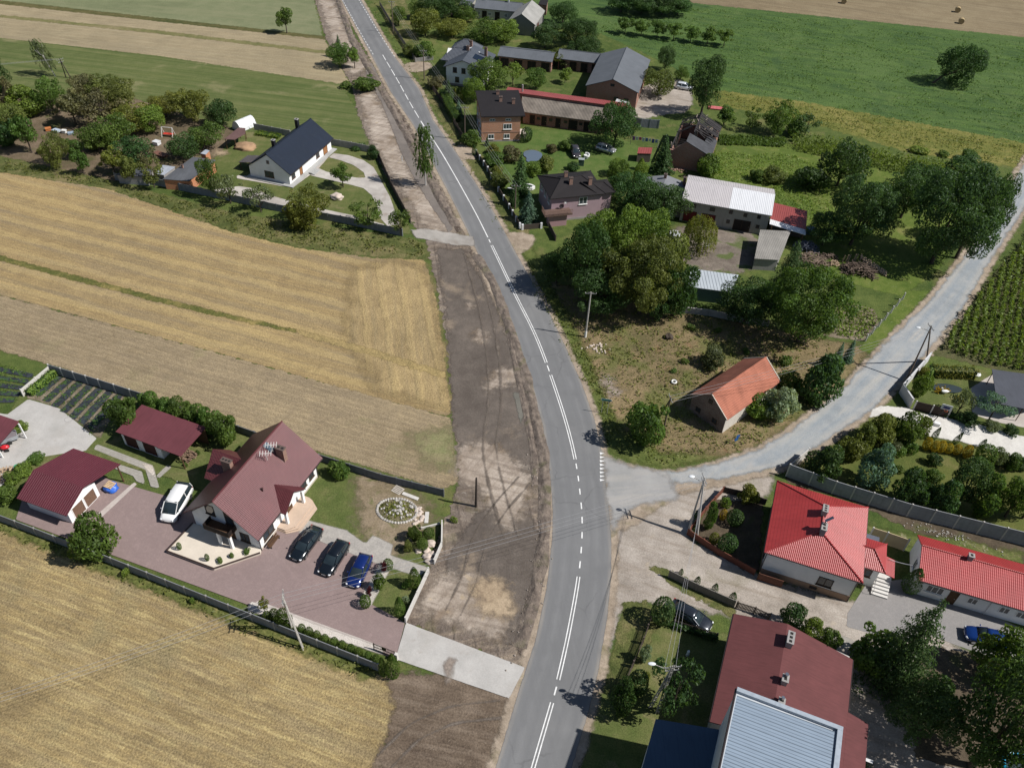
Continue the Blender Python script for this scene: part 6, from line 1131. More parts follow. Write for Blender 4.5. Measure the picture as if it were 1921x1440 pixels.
def car(label, k, rear, front, typ, col, rough=.25, metal=.3, group=None, roof=None, z=.0):
    A, B = g(k, *rear, .5)[:2], g(k, *front, .5)[:2]; c = (A + B) / 2; d = B - A; C_ = CAR[typ]; s = 1.0
    t = thing('parked_car' if typ != 'van' else 'parked_van', label, 'car' if typ != 'van' else 'van', (c[0], c[1], z), math.atan2(d[1], d[0]), group); body = paint('car_paint_' + label.split()[0] + typ, col, rough, .8, metal)
    m = MB(); secs = []
    for x, zb, zt, w_ in C_['body']:
        zs = zb + (zt - zb) * .72
        secs.append([(x, -w_ * .88, zb), (x, w_ * .88, zb), (x, w_, zb + .12), (x, w_ * 1.0, zs - .05), (x, w_ * .97, zs), (x, w_ * .88, zt - .015), (x, w_ * .5, zt + .03), (x, -w_ * .5, zt + .03), (x, -w_ * .88, zt - .015), (x, -w_ * .97, zs), (x, -w_, zs - .05), (x, -w_, zb + .12)])
    loft(m, secs); m.build('body', body, t, True)
    m = MB(); cs_ = [[(x, -w0, z0 - .05), (x, w0, z0 - .05), (x, w0, z0), (x, w1 * 1.03, zt - .08), (x, w1 * .85, zt), (x, -w1 * .85, zt), (x, -w1 * 1.03, zt - .08), (x, -w0, z0)] for x, z0, w0, zt, w1 in C_['cab']]
    loft(m, cs_); m.build('cabin_glass', CGL, t, True)
    m = MB(); cc = C_['cab']; i0, i1 = 1, 3; rs = []
    xs = np.linspace(cc[i0][0] - .05, cc[i1][0] + .05, 7)
    for x in xs:
        zt = np.interp(x, [q[0] for q in cc], [q[3] for q in cc]); w1 = np.interp(x, [q[0] for q in cc], [q[4] for q in cc])
        rs.append([(x, -w1 * 1.06, zt - .10), (x, w1 * 1.06, zt - .10), (x, w1 * .9, zt + .02), (x, 0, zt + .045), (x, -w1 * .9, zt + .02)])
    loft(m, rs); m.build('roof_panel', body, t, True)
    m = MB()      # pillars
    for sg in (-1, 1):
        for a_, b_ in ((0, 1), (3, 4)):
            p, q = cc[a_], cc[b_]; lo, hi = (p, q) if a_ == 0 else (q, p)
            m.bar((lo[0], sg * lo[2], lo[1] + .01), (hi[0], sg * hi[4] * 1.02, hi[3] - .05), .07, .06)
        p = cc[2]; m.bar((p[0], sg * (p[2] + .005), p[1]), (p[0], sg * (p[4] * 1.04), p[3] - .07), .09, .05)
    m.build('cabin_frame', body, t)
    for x in C_['wx']:
        for sg in (-1, 1):
            w_ = np.interp(x, [q[0] for q in C_['body']], [q[3] for q in C_['body']]); r = C_['wr']
            o = MB().tube((x, sg * (w_ - .2), r), (x, sg * (w_ + .012), r), r, n=16).build('wheel', TYRE, t); q = MB(); q.tube((x, sg * (w_ + .004), r), (x, sg * (w_ + .022), r), r * .66, n=12); q.build('rim', RIM, o)
    f0, r0 = C_['body'][-2], C_['body'][1]
    for sg in (-1, 1):
        m = MB(); m.rock((f0[0] - .02, sg * f0[3] * .78, f0[2] - .1), .2, (.9, .8, .45), .05, 2, 2); m.build('headlight', HL, t, True)
        m = MB(); m.box(r0[0] - .035, r0[0] + .12, sg * r0[3] * .82 - .12, sg * r0[3] * .82 + .12, r0[2] - .22, r0[2] - .02); m.build('tail_light', TL, t)
        q = cc[3]; m = MB(); m.rock((q[0] + .55, sg * (q[2] + .14), q[1] + .1), .13, (.6, 1, .7), .05, 3, 1); m.build('wing_mirror', body, t, True)
    e = C_['body'][-1]; MB().box(e[0] - .02, e[0] + .02, -.26, .26, e[1] + .04, e[1] + .15).build('number_plate', PL, t); m = MB(); m.box(f0[0] + .04, e[0] + .015, -e[3] * .7, e[3] * .7, e[1] - .06, e[1] + .03); m.build('grille', BLK, t)
    return t
car('white passenger van parked beside the gabled house', 'A6', (1045, 775), (945, 945), 'van', (.75, .75, .74), .3, 0)
car('black long saloon nearest the porch steps on the paved court', 'A7', (455, 530), (352, 668), 'saloon', (.008, .012, .016), .18, .2, 'cars parked on the rose-paved court')
car('black hatchback parked in the middle between black saloon and blue car', 'A7', (600, 618), (518, 745), 'estate', (.007, .010, .014), .18, .2, 'cars parked on the rose-paved court')
car('deep blue hatchback parked next to the flower bed', 'A7', (732, 690), (672, 815), 'hatch', (.006, .021, .13), .2, .3, 'cars parked on the rose-paved court')
car('charcoal saloon on the sandy verge behind the picket fence', 'A8', (205, 715), (350, 800), 'saloon', (.03, .035, .045), .22, .5)
car('royal blue estate car in the paved yard of the long red house', 'A8', (1705, 880), (1525, 832), 'estate', (.005, .033, .17), .2, .3)
car('silver people carrier on the lawn under the big tree', 'A3', (965, 575), (1075, 605), 'hatch', (.45, .46, .48), .3, .5)
car('small white car half hidden by trees behind the ruined barn', 'C4', (1110, 470), (1235, 490), 'hatch', (.65, .68, .72), .3, .2)
car('dark small car backed up by the white tank on the lawn', 'C5', (1310, 300), (1330, 370), 'hatch', (.05, .045, .05), .3, .3)
# ================================================================ TREES AND SHRUBS
def leaf_mesh(name, P_, N_, size, val, asp=1.5, jit=.6):
    """P_ positions, N_ outward normals, one small folded leaf-clump face each"""
    n = len(P_); N_ = N_ + rng.normal(0, jit, (n, 3)); N_ /= np.linalg.norm(N_, axis=1)[:, None] + 1e-9
    r = rng.normal(0, 1, (n, 3)); T = np.cross(N_, r); T /= np.linalg.norm(T, axis=1)[:, None] + 1e-9; B_ = np.cross(N_, T)
    s = (size * rng.uniform(.6, 1.35, n))[:, None]; a = asp ** .5
    bend = N_ * s * rng.uniform(-.25, .25, (n, 1))
    V = np.stack([P_ - T * s * a * .5, P_ - B_ * s / a * .5 + bend, P_ + T * s * a * .5, P_ + B_ * s / a * .5 + bend], 1).reshape(-1, 3)
    me = bpy.data.meshes.new(name); me.vertices.add(4 * n); me.vertices.foreach_set('co', V.ravel().astype(np.float32))
    me.loops.add(4 * n); me.loops.foreach_set('vertex_index', np.arange(4 * n, dtype=np.int32)); me.polygons.add(n); me.polygons.foreach_set('loop_start', np.arange(0, 4 * n, 4, dtype=np.int32))
    me.update(calc_edges=True)
    at = me.attributes.new('cv', 'FLOAT', 'POINT'); at.data.foreach_set('value', np.repeat(np.clip(val, 0, 1), 4).astype(np.float32)); return me
def sph(n): v = rng.normal(0, 1, (n, 3)); return v / np.linalg.norm(v, axis=1)[:, None]
def crown_pts(n, lobes, fill=.15, up=.15):
    """leaf positions on lumpy lobes: list of (centre, radius(3), tone)"""
    w = np.array([np.prod(l[1]) ** (2 / 3) for l in lobes]); idx = rng.choice(len(lobes), n, p=w / w.sum())
    C_ = np.array([l[0] for l in lobes])[idx]; R = np.array([l[1] for l in lobes])[idx]; tn = np.array([l[2] for l in lobes])[idx]
    d = sph(n); d[:, 2] += up; d /= np.linalg.norm(d, axis=1)[:, None]
    k = np.where(rng.random(n) < fill, rng.uniform(.3, .9, n), rng.normal(1, .07, n))[:, None]
    P_ = C_ + d * R * k; keep = np.ones(n, bool)
    for i, l in enumerate(lobes):
        q = np.linalg.norm((P_ - l[0]) / l[1], axis=1); keep &= ~((q < .72) & (idx != i))
    return P_[keep], d[keep], (tn + rng.normal(0, .16, n))[keep]
def lobes_round(z0, z1, r, nl, small, squash=.8, taper=.0):
    L = []; cz, hz = (z0 + z1) / 2, (z1 - z0) / 2; off = rng.uniform(0, 50, 3)
    for i in range(nl):
        d = sph(1)[0]; d[2] = d[2] * .95 + .05; s = small * rng.uniform(.5, 1.4)
        k = 1 + .42 * mnoise.noise(Vector(d * 1.5 + off)) + rng.normal(0, .05)        # uneven outline
        c = (d[0] * (r - s * .6) * k, d[1] * (r - s * .6) * k, min(max(cz + d[2] * (hz - s * .5) * k, z0 * .8 + s * .3), z1 - s * .4))
        L.append((np.array(c), np.array([s, s, s * squash]) * rng.uniform(.8, 1.2, 3), .5 + rng.normal(0, .2)))
    return L
PROTO = {}
def add_proto(kind, mesh, trunk): PROTO.setdefault(kind, []).append((mesh, trunk))
def trunk_mesh(h, r, limbs=5, spread=.28, top=.75, col=None):
    m = MB(); p = Vector((0, 0, -.01)); q = Vector((rng.normal(0, .01), rng.normal(0, .01), h)); m.tube(p, q, r, r * .75, 8)
    for i in range(limbs):
        a = i * 6.283 / limbs + rng.uniform(-.4, .4); e = q + Vector((math.cos(a) * spread * rng.uniform(.5, 1), math.sin(a) * spread * rng.uniform(.5, 1), (top - h) * rng.uniform(.5, 1))); s = p.lerp(q, rng.uniform(.75, 1)); m.tube(s, e, r * .5, r * .15, 5)
    m.tube(q, (q.x * 2, q.y * 2, top), r * .7, r * .2, 6)
    o = m.build('trunk', None); me = o.data; bpy.data.objects.remove(o); return me
# every prototype is 1 m high and 1 m wide; leaf size is given relative to that
for v in range(2):
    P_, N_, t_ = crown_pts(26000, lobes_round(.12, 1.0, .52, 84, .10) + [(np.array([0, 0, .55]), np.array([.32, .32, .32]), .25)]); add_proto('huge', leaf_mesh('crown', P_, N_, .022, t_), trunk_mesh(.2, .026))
for v in range(3):   # broadleaf: big, mid
    for kind, n, sz, nl, sm in (('big', 13000, .028, 46, .135), ('mid', 6500, .038, 30, .15)):
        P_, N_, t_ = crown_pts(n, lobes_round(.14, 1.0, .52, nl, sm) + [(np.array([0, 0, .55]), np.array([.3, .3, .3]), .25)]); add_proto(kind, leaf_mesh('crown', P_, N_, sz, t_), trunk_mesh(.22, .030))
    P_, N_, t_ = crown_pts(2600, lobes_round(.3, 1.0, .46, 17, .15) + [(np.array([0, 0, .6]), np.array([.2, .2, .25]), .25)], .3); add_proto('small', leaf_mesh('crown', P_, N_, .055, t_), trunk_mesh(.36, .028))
    P_, N_, t_ = crown_pts(2000, lobes_round(.26, 1.0, .5, 16, .135), .35); keep = rng.random(len(P_)) < .72; add_proto('airy', leaf_mesh('crown', P_[keep], N_[keep], .055, t_[keep]), trunk_mesh(.3, .024, 7, .36, .85))
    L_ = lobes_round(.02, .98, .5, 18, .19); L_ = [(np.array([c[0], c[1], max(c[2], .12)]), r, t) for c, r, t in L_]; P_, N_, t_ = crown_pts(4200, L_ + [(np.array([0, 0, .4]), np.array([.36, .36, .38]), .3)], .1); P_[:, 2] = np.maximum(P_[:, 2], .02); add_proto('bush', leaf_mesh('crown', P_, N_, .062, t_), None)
    P_, N_, t_ = crown_pts(700, [(np.array([rng.normal(0, .15), rng.normal(0, .15), .4]), np.array([.34, .34, .4]), .5) for i in range(4)], .2); P_[:, 2] = np.maximum(P_[:, 2], .02); add_proto('shrub', leaf_mesh('crown', P_, N_, .12, t_), None)
    # clipped ball and column
    d = sph(1500); d[:, 2] = d[:, 2]; k = rng.normal(1, .035, len(d))[:, None]; P_ = np.array([0, 0, .5]) + d * .5 * k; add_proto('ball', leaf_mesh('crown', P_, d, .07, .5 + rng.normal(0, .2, len(d)), jit=.5), None)
    z = rng.uniform(0, 1, 1600); a = rng.uniform(0, 6.283, 1600); r = .5 * np.minimum(1, np.minimum(.55 + z * 2, ((1 - z) * 1.6) ** .6)) * rng.normal(1, .07, 1600); P_ = np.column_stack([r * np.cos(a), r * np.sin(a), z]); N_ = np.column_stack([np.cos(a), np.sin(a), .25 + 0 * a]); add_proto('thuja', leaf_mesh('crown', P_, N_, .06, .5 + rng.normal(0, .2, 1600), 2, .45), None)
    # spruce: whorled drooping boughs
    for kind, NW, NL, LS in (('spruce', 16, 62, .042), ('bigspruce', 26, 95, .021)):
        Ps, Ns, ts = [], [], []
        for i in range(NW):
            z = .05 + .93 * (i / (NW - 1)) ** .95; R = .5 * (1 - z) ** .85 + .02; nb = max(4, int((11 if NW < 20 else 14) * (1 - z) + 4))
            for j in range(nb):
                a = j * 6.283 / nb + i * .7 + rng.normal(0, .12); R2 = R * (rng.uniform(.75, 1.15) if NW < 20 else rng.uniform(.45, 1.2)); n = max(6, int(NL * R2 / .5)); u = rng.uniform(.1, 1, n); tn = .5 + rng.normal(0, .12)
                wd = .075 * (1 - u * .6) * (R / .5 + .25); off = rng.normal(0, 1, n) * wd
                x = R2 * u * math.cos(a) - off * math.sin(a); y = R2 * u * math.sin(a) + off * math.cos(a); Ps.append(np.column_stack([x, y, np.clip(z - .09 * u * (R / .5) + rng.normal(0, .009, n) - abs(off) * .25, .01, 1)])); Ns.append(np.column_stack([math.cos(a) * .4 + 0 * u, math.sin(a) * .4 + 0 * u, .8 + 0 * u])); ts.append(tn + u * .12 + rng.normal(0, .12, n))
        m = MB(); m.tube((0, 0, -.01), (0, 0, .95), .022, .004, 7); o = m.build('trunk', None); tm = o.data; bpy.data.objects.remove(o)
        add_proto(kind, leaf_mesh('crown', np.vstack(Ps), np.vstack(Ns), LS, np.concatenate(ts), 2.2, .5), tm)
    # willow and birch: hanging strands
    for kind, ns, ln, sz, z0, thr in (('willow', 230, .62, .03, .95, 1.0), ('birch', 165, .17, .033, .98, .9)):
        Ps, Ns, ts = [], [], []
        for j in range(ns):
            d = sph(1)[0]; d[2] = abs(d[2]) if kind == 'willow' else d[2]
            if kind == 'willow': c = np.array([d[0] * .46, d[1] * .46, .62 + d[2] * .36])
            else: zz = rng.uniform(.3, .98); c = np.array([d[0], d[1], 0]) * .5 * (1 - abs(zz - .55)) * rng.uniform(.3, 1); c[2] = zz
            n = 30 if kind == 'willow' else 22; l = ln * rng.uniform(.5, 1.2); l = min(l, c[2] - .04); u = rng.uniform(0, 1, n); P0 = c + np.column_stack([d[0] * .06 * u + rng.normal(0, .016, n), d[1] * .06 * u + rng.normal(0, .016, n), -l * u]); Ps.append(P0); Ns.append(np.tile([d[0], d[1], .35], (n, 1))); ts.append(.5 + rng.normal(0, .15) + rng.normal(0, .1, n))
        add_proto(kind, leaf_mesh('crown', np.vstack(Ps), np.vstack(Ns), sz, np.concatenate(ts), 2, .5), trunk_mesh(.3 if kind == 'willow' else .55, .03 if kind == 'willow' else .018, 6, .25, .85))
    # bare-ish brownish crown with twigs
    L_ = lobes_round(.22, 1.0, .5, 16, .14); P_, N_, t_ = crown_pts(1700, L_, .4); add_proto('dry', leaf_mesh('crown', P_, N_, .05, t_), trunk_mesh(.3, .025, 9, .4, .95))
    # flat tiered pine
    L_ = [(np.array([rng.normal(0, .26), rng.normal(0, .26), rng.uniform(.55, .95)]), np.array([.15, .15, .07]), .5 + rng.normal(0, .15)) for i in range(15)]; P_, N_, t_ = crown_pts(1800, L_, .2); add_proto('pine', leaf_mesh('crown', P_, N_, .045, t_, 2.2), trunk_mesh(.55, .025, 7, .3, .85))
FOL = {'mid': foliage('leaf_mid_green', (0.080, 0.144, 0.031)), 'dark': foliage('leaf_dark_green', (0.044, 0.094, 0.029)), 'light': foliage('leaf_light_green', (.118, .19, .036)), 'olive': foliage('leaf_olive', (0.114, 0.149, 0.041)),
       'yel': foliage('leaf_yellow_green', (.135, .16, .033)), 'grey': foliage('leaf_grey_green', (.105, .14, .068)), 'blue': foliage('needle_blue', (0.092, 0.172, 0.136)), 'brown': foliage('leaf_brownish', (.12, .124, .064)), 'con': foliage('needle_green', (0.053, 0.106, 0.040)),
       'corn': foliage('leaf_corn', (.135, .20, .04)), 'gold': foliage('leaf_gold', (.30, .24, .025)), 'red': foliage('leaf_dark_red', (.08, .016, .022)), 'box': foliage('leaf_box_green', (.078, .135, .028)), 'silver': foliage('leaf_silver', (.21, .29, .20)), 'cone': foliage('needle_bronze_green', (0.109, 0.146, 0.035))}
BARK = wood('bark', (.075, .058, .045), (4, 4, .8)); BIRCHB = plain('birch_bark', (.48, .46, .43), .8, 0, .35, 2)
CN = {'huge': ('tree', 'broadleaf_tree'), 'big': ('tree', 'broadleaf_tree'), 'mid': ('tree', 'broadleaf_tree'), 'small': ('tree', 'small_tree'), 'airy': ('tree', 'fruit_tree'), 'bush': ('bush', 'bush'), 'shrub': ('shrub', 'shrub'), 'ball': ('shrub', 'clipped_shrub'), 'thuja': ('thuja', 'thuja'), 'spruce': ('tree', 'spruce_tree'), 'bigspruce': ('tree', 'spruce_tree'), 'willow': ('tree', 'willow_tree'), 'birch': ('tree', 'birch_tree'), 'dry': ('tree', 'dry_tree'), 'pine': ('tree', 'pine_tree')}
_pi = {}
def plant(kind, tint, k, bx, by, ty, wpx, label, group=None, tilt=0., hscale=1., z=0.):
    b_, h, w_ = size_at(k, bx, by, ty, wpx); kind = 'huge' if kind == 'big' and w_ > 9 else 'bigspruce' if kind == 'spruce' and w_ > 5 else kind; i = _pi.get(kind, 0); _pi[kind] = i + 1; me, tr = PROTO[kind][i % len(PROTO[kind])]
    cat, nm = CN[kind]; a = rng.uniform(0, 6.283)
    # a crown seen from above: its far rim reaches higher in the picture than its top, so take off part of the depth
    dep = math.radians(30 + 25 * min(1, max(0, pxl(k, bx, by)[1] / 1440))); h = max(h - .06 * w_ * math.tan(dep) * (0 if kind in ('spruce', 'bigspruce', 'thuja', 'birch', 'small') else 1), h * .5, w_ * .42 if kind != 'shrub' else w_ * .3) * hscale
    if tr is None:
        o = bpy.data.objects.new(nm, None); o.empty_display_size = .2; link(o)
    else: o = bpy.data.objects.new(nm, None); o.empty_display_size = .2; link(o)
    o.location = (b_[0], b_[1], z); o.rotation_euler = (0, tilt, a if not tilt else 0); tag(o, label, cat, group)
    c = bpy.data.objects.new('crown', me); link(c, o)
    if not me.materials: me.materials.append(FOL['mid'])
    c.material_slots[0].link = 'OBJECT'; c.material_slots[0].material = FOL[tint]; c.scale = (w_, w_ * rng.uniform(.92, 1.08), h)
    if tr is not None:
        t = bpy.data.objects.new('trunk', tr); link(t, o); t.scale = (w_ * .5 + h * .5, w_ * .5 + h * .5, h)
        if not tr.materials: tr.materials.append(BARK)
        if kind == 'birch': t.material_slots[0].link = 'OBJECT'; t.material_slots[0].material = BIRCHB
    return o
def T(rows, group=None):
    for r in rows: plant(*r[:8], group=group, **(r[8] if len(r) > 8 else {}))
T([  # ---- orchard and fields, upper left
 ('birch', 'grey', 'A1', 312, 430, 205, 120, 'leaning birch with white trunk above the orchard, upper left', {'tilt': -.28}),
 ('big', 'dark', 'A1', 10, 600, 320, 170, 'dark green tree cut by the left edge above the orchard'), ('dry', 'brown', 'A1', 40, 640, 400, 150, 'bare greyish tree at the left edge beside the dark one'),
 ('small', 'mid', 'A1', 1615, 188, 50, 100, 'lone small round tree on the dark field margin, top'),
 ('mid', 'mid', 'A1', 305, 640, 440, 150, 'tall green tree right below the leaning birch'), ('bush', 'light', 'A1', 165, 640, 500, 200, 'bright green bush mass near the left edge of the orchard'), ('small', 'brown', 'A1', 430, 705, 530, 180, 'brownish fruit tree with open soil beneath'),
 ('mid', 'brown', 'A1', 500, 575, 420, 160, 'dull brown-green tree along the hay field edge'), ('mid', 'olive', 'A1', 650, 590, 420, 210, 'broad olive green willow-like tree at the hay field edge'), ('dry', 'brown', 'A1', 590, 700, 510, 220, 'wide greyish brown tree in the middle of the orchard'), ('mid', 'olive', 'A1', 690, 640, 470, 160, 'olive tree right of the willow-like one'),
 ('mid', 'olive', 'A1', 95, 770, 590, 190, 'olive bushy tree at the left edge lower down'), ('bush', 'dark', 'A1', 40, 815, 650, 170, 'dark bush in the left corner of the orchard'), ('small', 'mid', 'A1', 180, 860, 650, 130, 'slim green tree beside the dark corner bush'),
 ('mid', 'olive', 'A1', 340, 945, 750, 130, 'olive cone-like tree at the orchard front above the straw field'), ('small', 'mid', 'A1', 475, 985, 865, 100, 'small green tree alone on the verge above the straw field'),
 ('mid', 'yel', 'A1', 760, 730, 590, 200, 'yellow-green walnut tree in the orchard middle'), ('mid', 'light', 'A1', 865, 745, 600, 160, 'light green tree above the red swing'), ('mid', 'yel', 'A1', 940, 660, 520, 170, 'yellow-green tree at the hay field edge'), ('mid', 'yel', 'A1', 1095, 680, 505, 170, 'yellow-green leaning tree right of its neighbour at the hay field edge'), ('mid', 'dark', 'A1', 1260, 720, 560, 150, 'dark tree left of the polytunnel'), ('dry', 'brown', 'A1', 1215, 700, 600, 110, 'bare grey tree by the dark one near the polytunnel'),
 ('mid', 'mid', 'A1', 1165, 840, 690, 190, 'round green tree left of the brown carport'), ('mid', 'dark', 'A1', 1040, 895, 760, 170, 'dark tree directly behind the brick outbuilding'), ('mid', 'mid', 'A1', 560, 850, 700, 190, 'green tree in the lower orchard over shade'), ('mid', 'mid', 'A1', 650, 820, 660, 210, 'wide green tree left of the white bench'), ('mid', 'dark', 'A1', 780, 940, 770, 190, 'dark broad tree above the low shed'), ('small', 'yel', 'A1', 650, 985, 845, 130, 'yellow-green small tree left of the low shed'), ('small', 'olive', 'A1', 740, 1035, 880, 110, 'olive tree before the low shed wall'), ('airy', 'olive', 'A1', 870, 1055, 890, 130, 'thin olive tree before the tin shed'),
 ('dry', 'brown', 'A1', 840, 960, 800, 120, 'dry twiggy tree among the lower orchard crowns'), ('small', 'mid', 'A1', 420, 890, 790, 110, 'small tree between orchard soil patches'), ('shrub', 'yel', 'A1', 240, 860, 825, 60, 'small yellow-green shrub on orchard soil'), ('shrub', 'mid', 'A1', 520, 830, 790, 70, 'low shrub on orchard soil near the tarps'),
 ('mid', 'mid', 'A1', 1195, 1105, 890, 115, 'green tree hiding the front corner of the brick outbuilding'), ('airy', 'grey', 'A1', 1300, 1145, 985, 150, 'grey-green thin tree on the bungalow wall'), ('airy', 'grey', 'A1', 1470, 1195, 1055, 150, 'grey-green fruit tree further right on the bungalow wall'), ('mid', 'yel', 'A1', 1740, 1270, 1065, 210, 'large yellow-green tree on the bungalow wall'), ('bush', 'yel', 'A1', 1690, 1285, 1140, 130, 'yellow-green bush at the foot of the large yellow-green tree'),
 ('airy', 'mid', 'C2', 1440, 1190, 940, 330, 'airy green tree over the wall near the drive gate'), ('airy', 'mid', 'C2', 1770, 1295, 1050, 230, 'small airy tree at the wall end by the gate'), ('small', 'mid', 'C2', 1195, 810, 595, 200, 'small round tree on the bungalow lawn inside the curved drive'), ('bush', 'dark', 'C2', 1500, 520, 400, 110, 'dark ivy bush at the fence corner behind the bungalow'), ('shrub', 'dark', 'C2', 1350, 420, 370, 130, 'ivy on the back wall right of the bungalow'),
 # ---- roadside upper middle
 ('mid', 'mid', 'A2', 285, 460, 300, 160, 'dark roadside bush with a conifer tip, left verge'), ('spruce', 'con', 'A2', 285, 400, 240, 90, 'little conifer rising out of the roadside bush'), ('small', 'light', 'A2', 390, 475, 325, 80, 'light green sapling beside the roadside bush'), ('bush', 'mid', 'A2', 465, 625, 520, 170, 'rounded bush on the bare strip beside the ditch'), ('shrub', 'mid', 'A2', 330, 605, 555, 80, 'small shrub at the hay field corner'), ('birch', 'mid', 'A2', 880, 1285, 845, 180, 'tall slender birch on the construction strip beside the road'),
 ('mid', 'yel', 'A2', 880, 250, 60, 200, 'yellow-green tree in the garden by the topmost street fence'), ('big', 'dark', 'A2', 960, 130, -30, 210, 'dark large tree at the top edge by the far farm'), ('mid', 'mid', 'A2', 825, 130, 0, 110, 'mid green tree at the top edge by the street pole'), ('big', 'dark', 'A2', 1060, 115, -40, 210, 'dark tree left of the far farm roofs'), ('mid', 'mid', 'A2', 1165, 160, 45, 140, 'green tree before the far farmhouse'), ('mid', 'yel', 'A2', 1065, 255, 130, 210, 'yellow-green apple tree in the garden above the white farmhouse'), ('mid', 'mid', 'A2', 1290, 290, 135, 210, 'wide green tree between far farm and cart shed'), ('mid', 'light', 'A2', 1420, 285, 135, 190, 'light green tree right of the wide one above the cart shed'), ('big', 'con', 'A2', 1705, 335, 150, 190, 'dark bluish tree behind the cart shed'), ('big', 'dark', 'A2', 1830, 170, 10, 190, 'dark olive tree right of the gabled barn'), ('big', 'dark', 'A2', 1920, 330, 120, 260, 'very dark large tree behind the shorter cart shed'), ('bush', 'mid', 'A2', 870, 400, 285, 140, 'bush by the lane fence of the white farmhouse'), ('mid', 'mid', 'A2', 695, 180, 40, 100, 'tree behind the topmost street fence'), ('bush', 'olive', 'A2', 775, 390, 310, 90, 'low bush inside the topmost garden'),
 ('mid', 'mid', 'A2', 1310, 625, 385, 220, 'tall green tree at the right of the white farmhouse front'), ('mid', 'light', 'A2', 1220, 705, 540, 140, 'light green tree below the white farmhouse'), ('airy', 'light', 'A2', 1485, 595, 440, 140, 'pale flowering tree in front of the long cart shed'), ('mid', 'mid', 'A2', 1640, 620, 470, 150, 'round green tree in front of the long cart shed'), ('small', 'light', 'A2', 1845, 575, 480, 100, 'small light tree before the shorter cart shed'), ('spruce', 'con', 'A2', 1040, 700, 555, 120, 'small spruce below the white farmhouse by the hedge'), ('spruce', 'blue', 'A2', 1110, 810, 690, 90, 'blue spruce by the pole of the brick cube house'), ('bush', 'brown', 'A2', 950, 610, 520, 110, 'brownish bush at the farmhouse corner'), ('bush', 'mid', 'A2', 1190, 1005, 900, 130, 'green bush left of the brick cube house front'), ('ball', 'dark', 'A2', 1578, 980, 880, 80, 'dark round shrub at the right corner of the brick cube house'), ('spruce', 'con', 'A2', 1305, 1008, 945, 42, 'tiny conifer against the brick front'), ('thuja', 'dark', 'A2', 1217, 1075, 1000, 34, 'dark small thuja at the street corner before the brick house'),
])
T([('thuja', ('yel', 'mid')[i % 2], 'A2', 1086 + i * 22, 692, 610, 24, 'one of the slim thujas in a row below the white farmhouse') for i in range(4)], 'slim thujas below the white farmhouse')
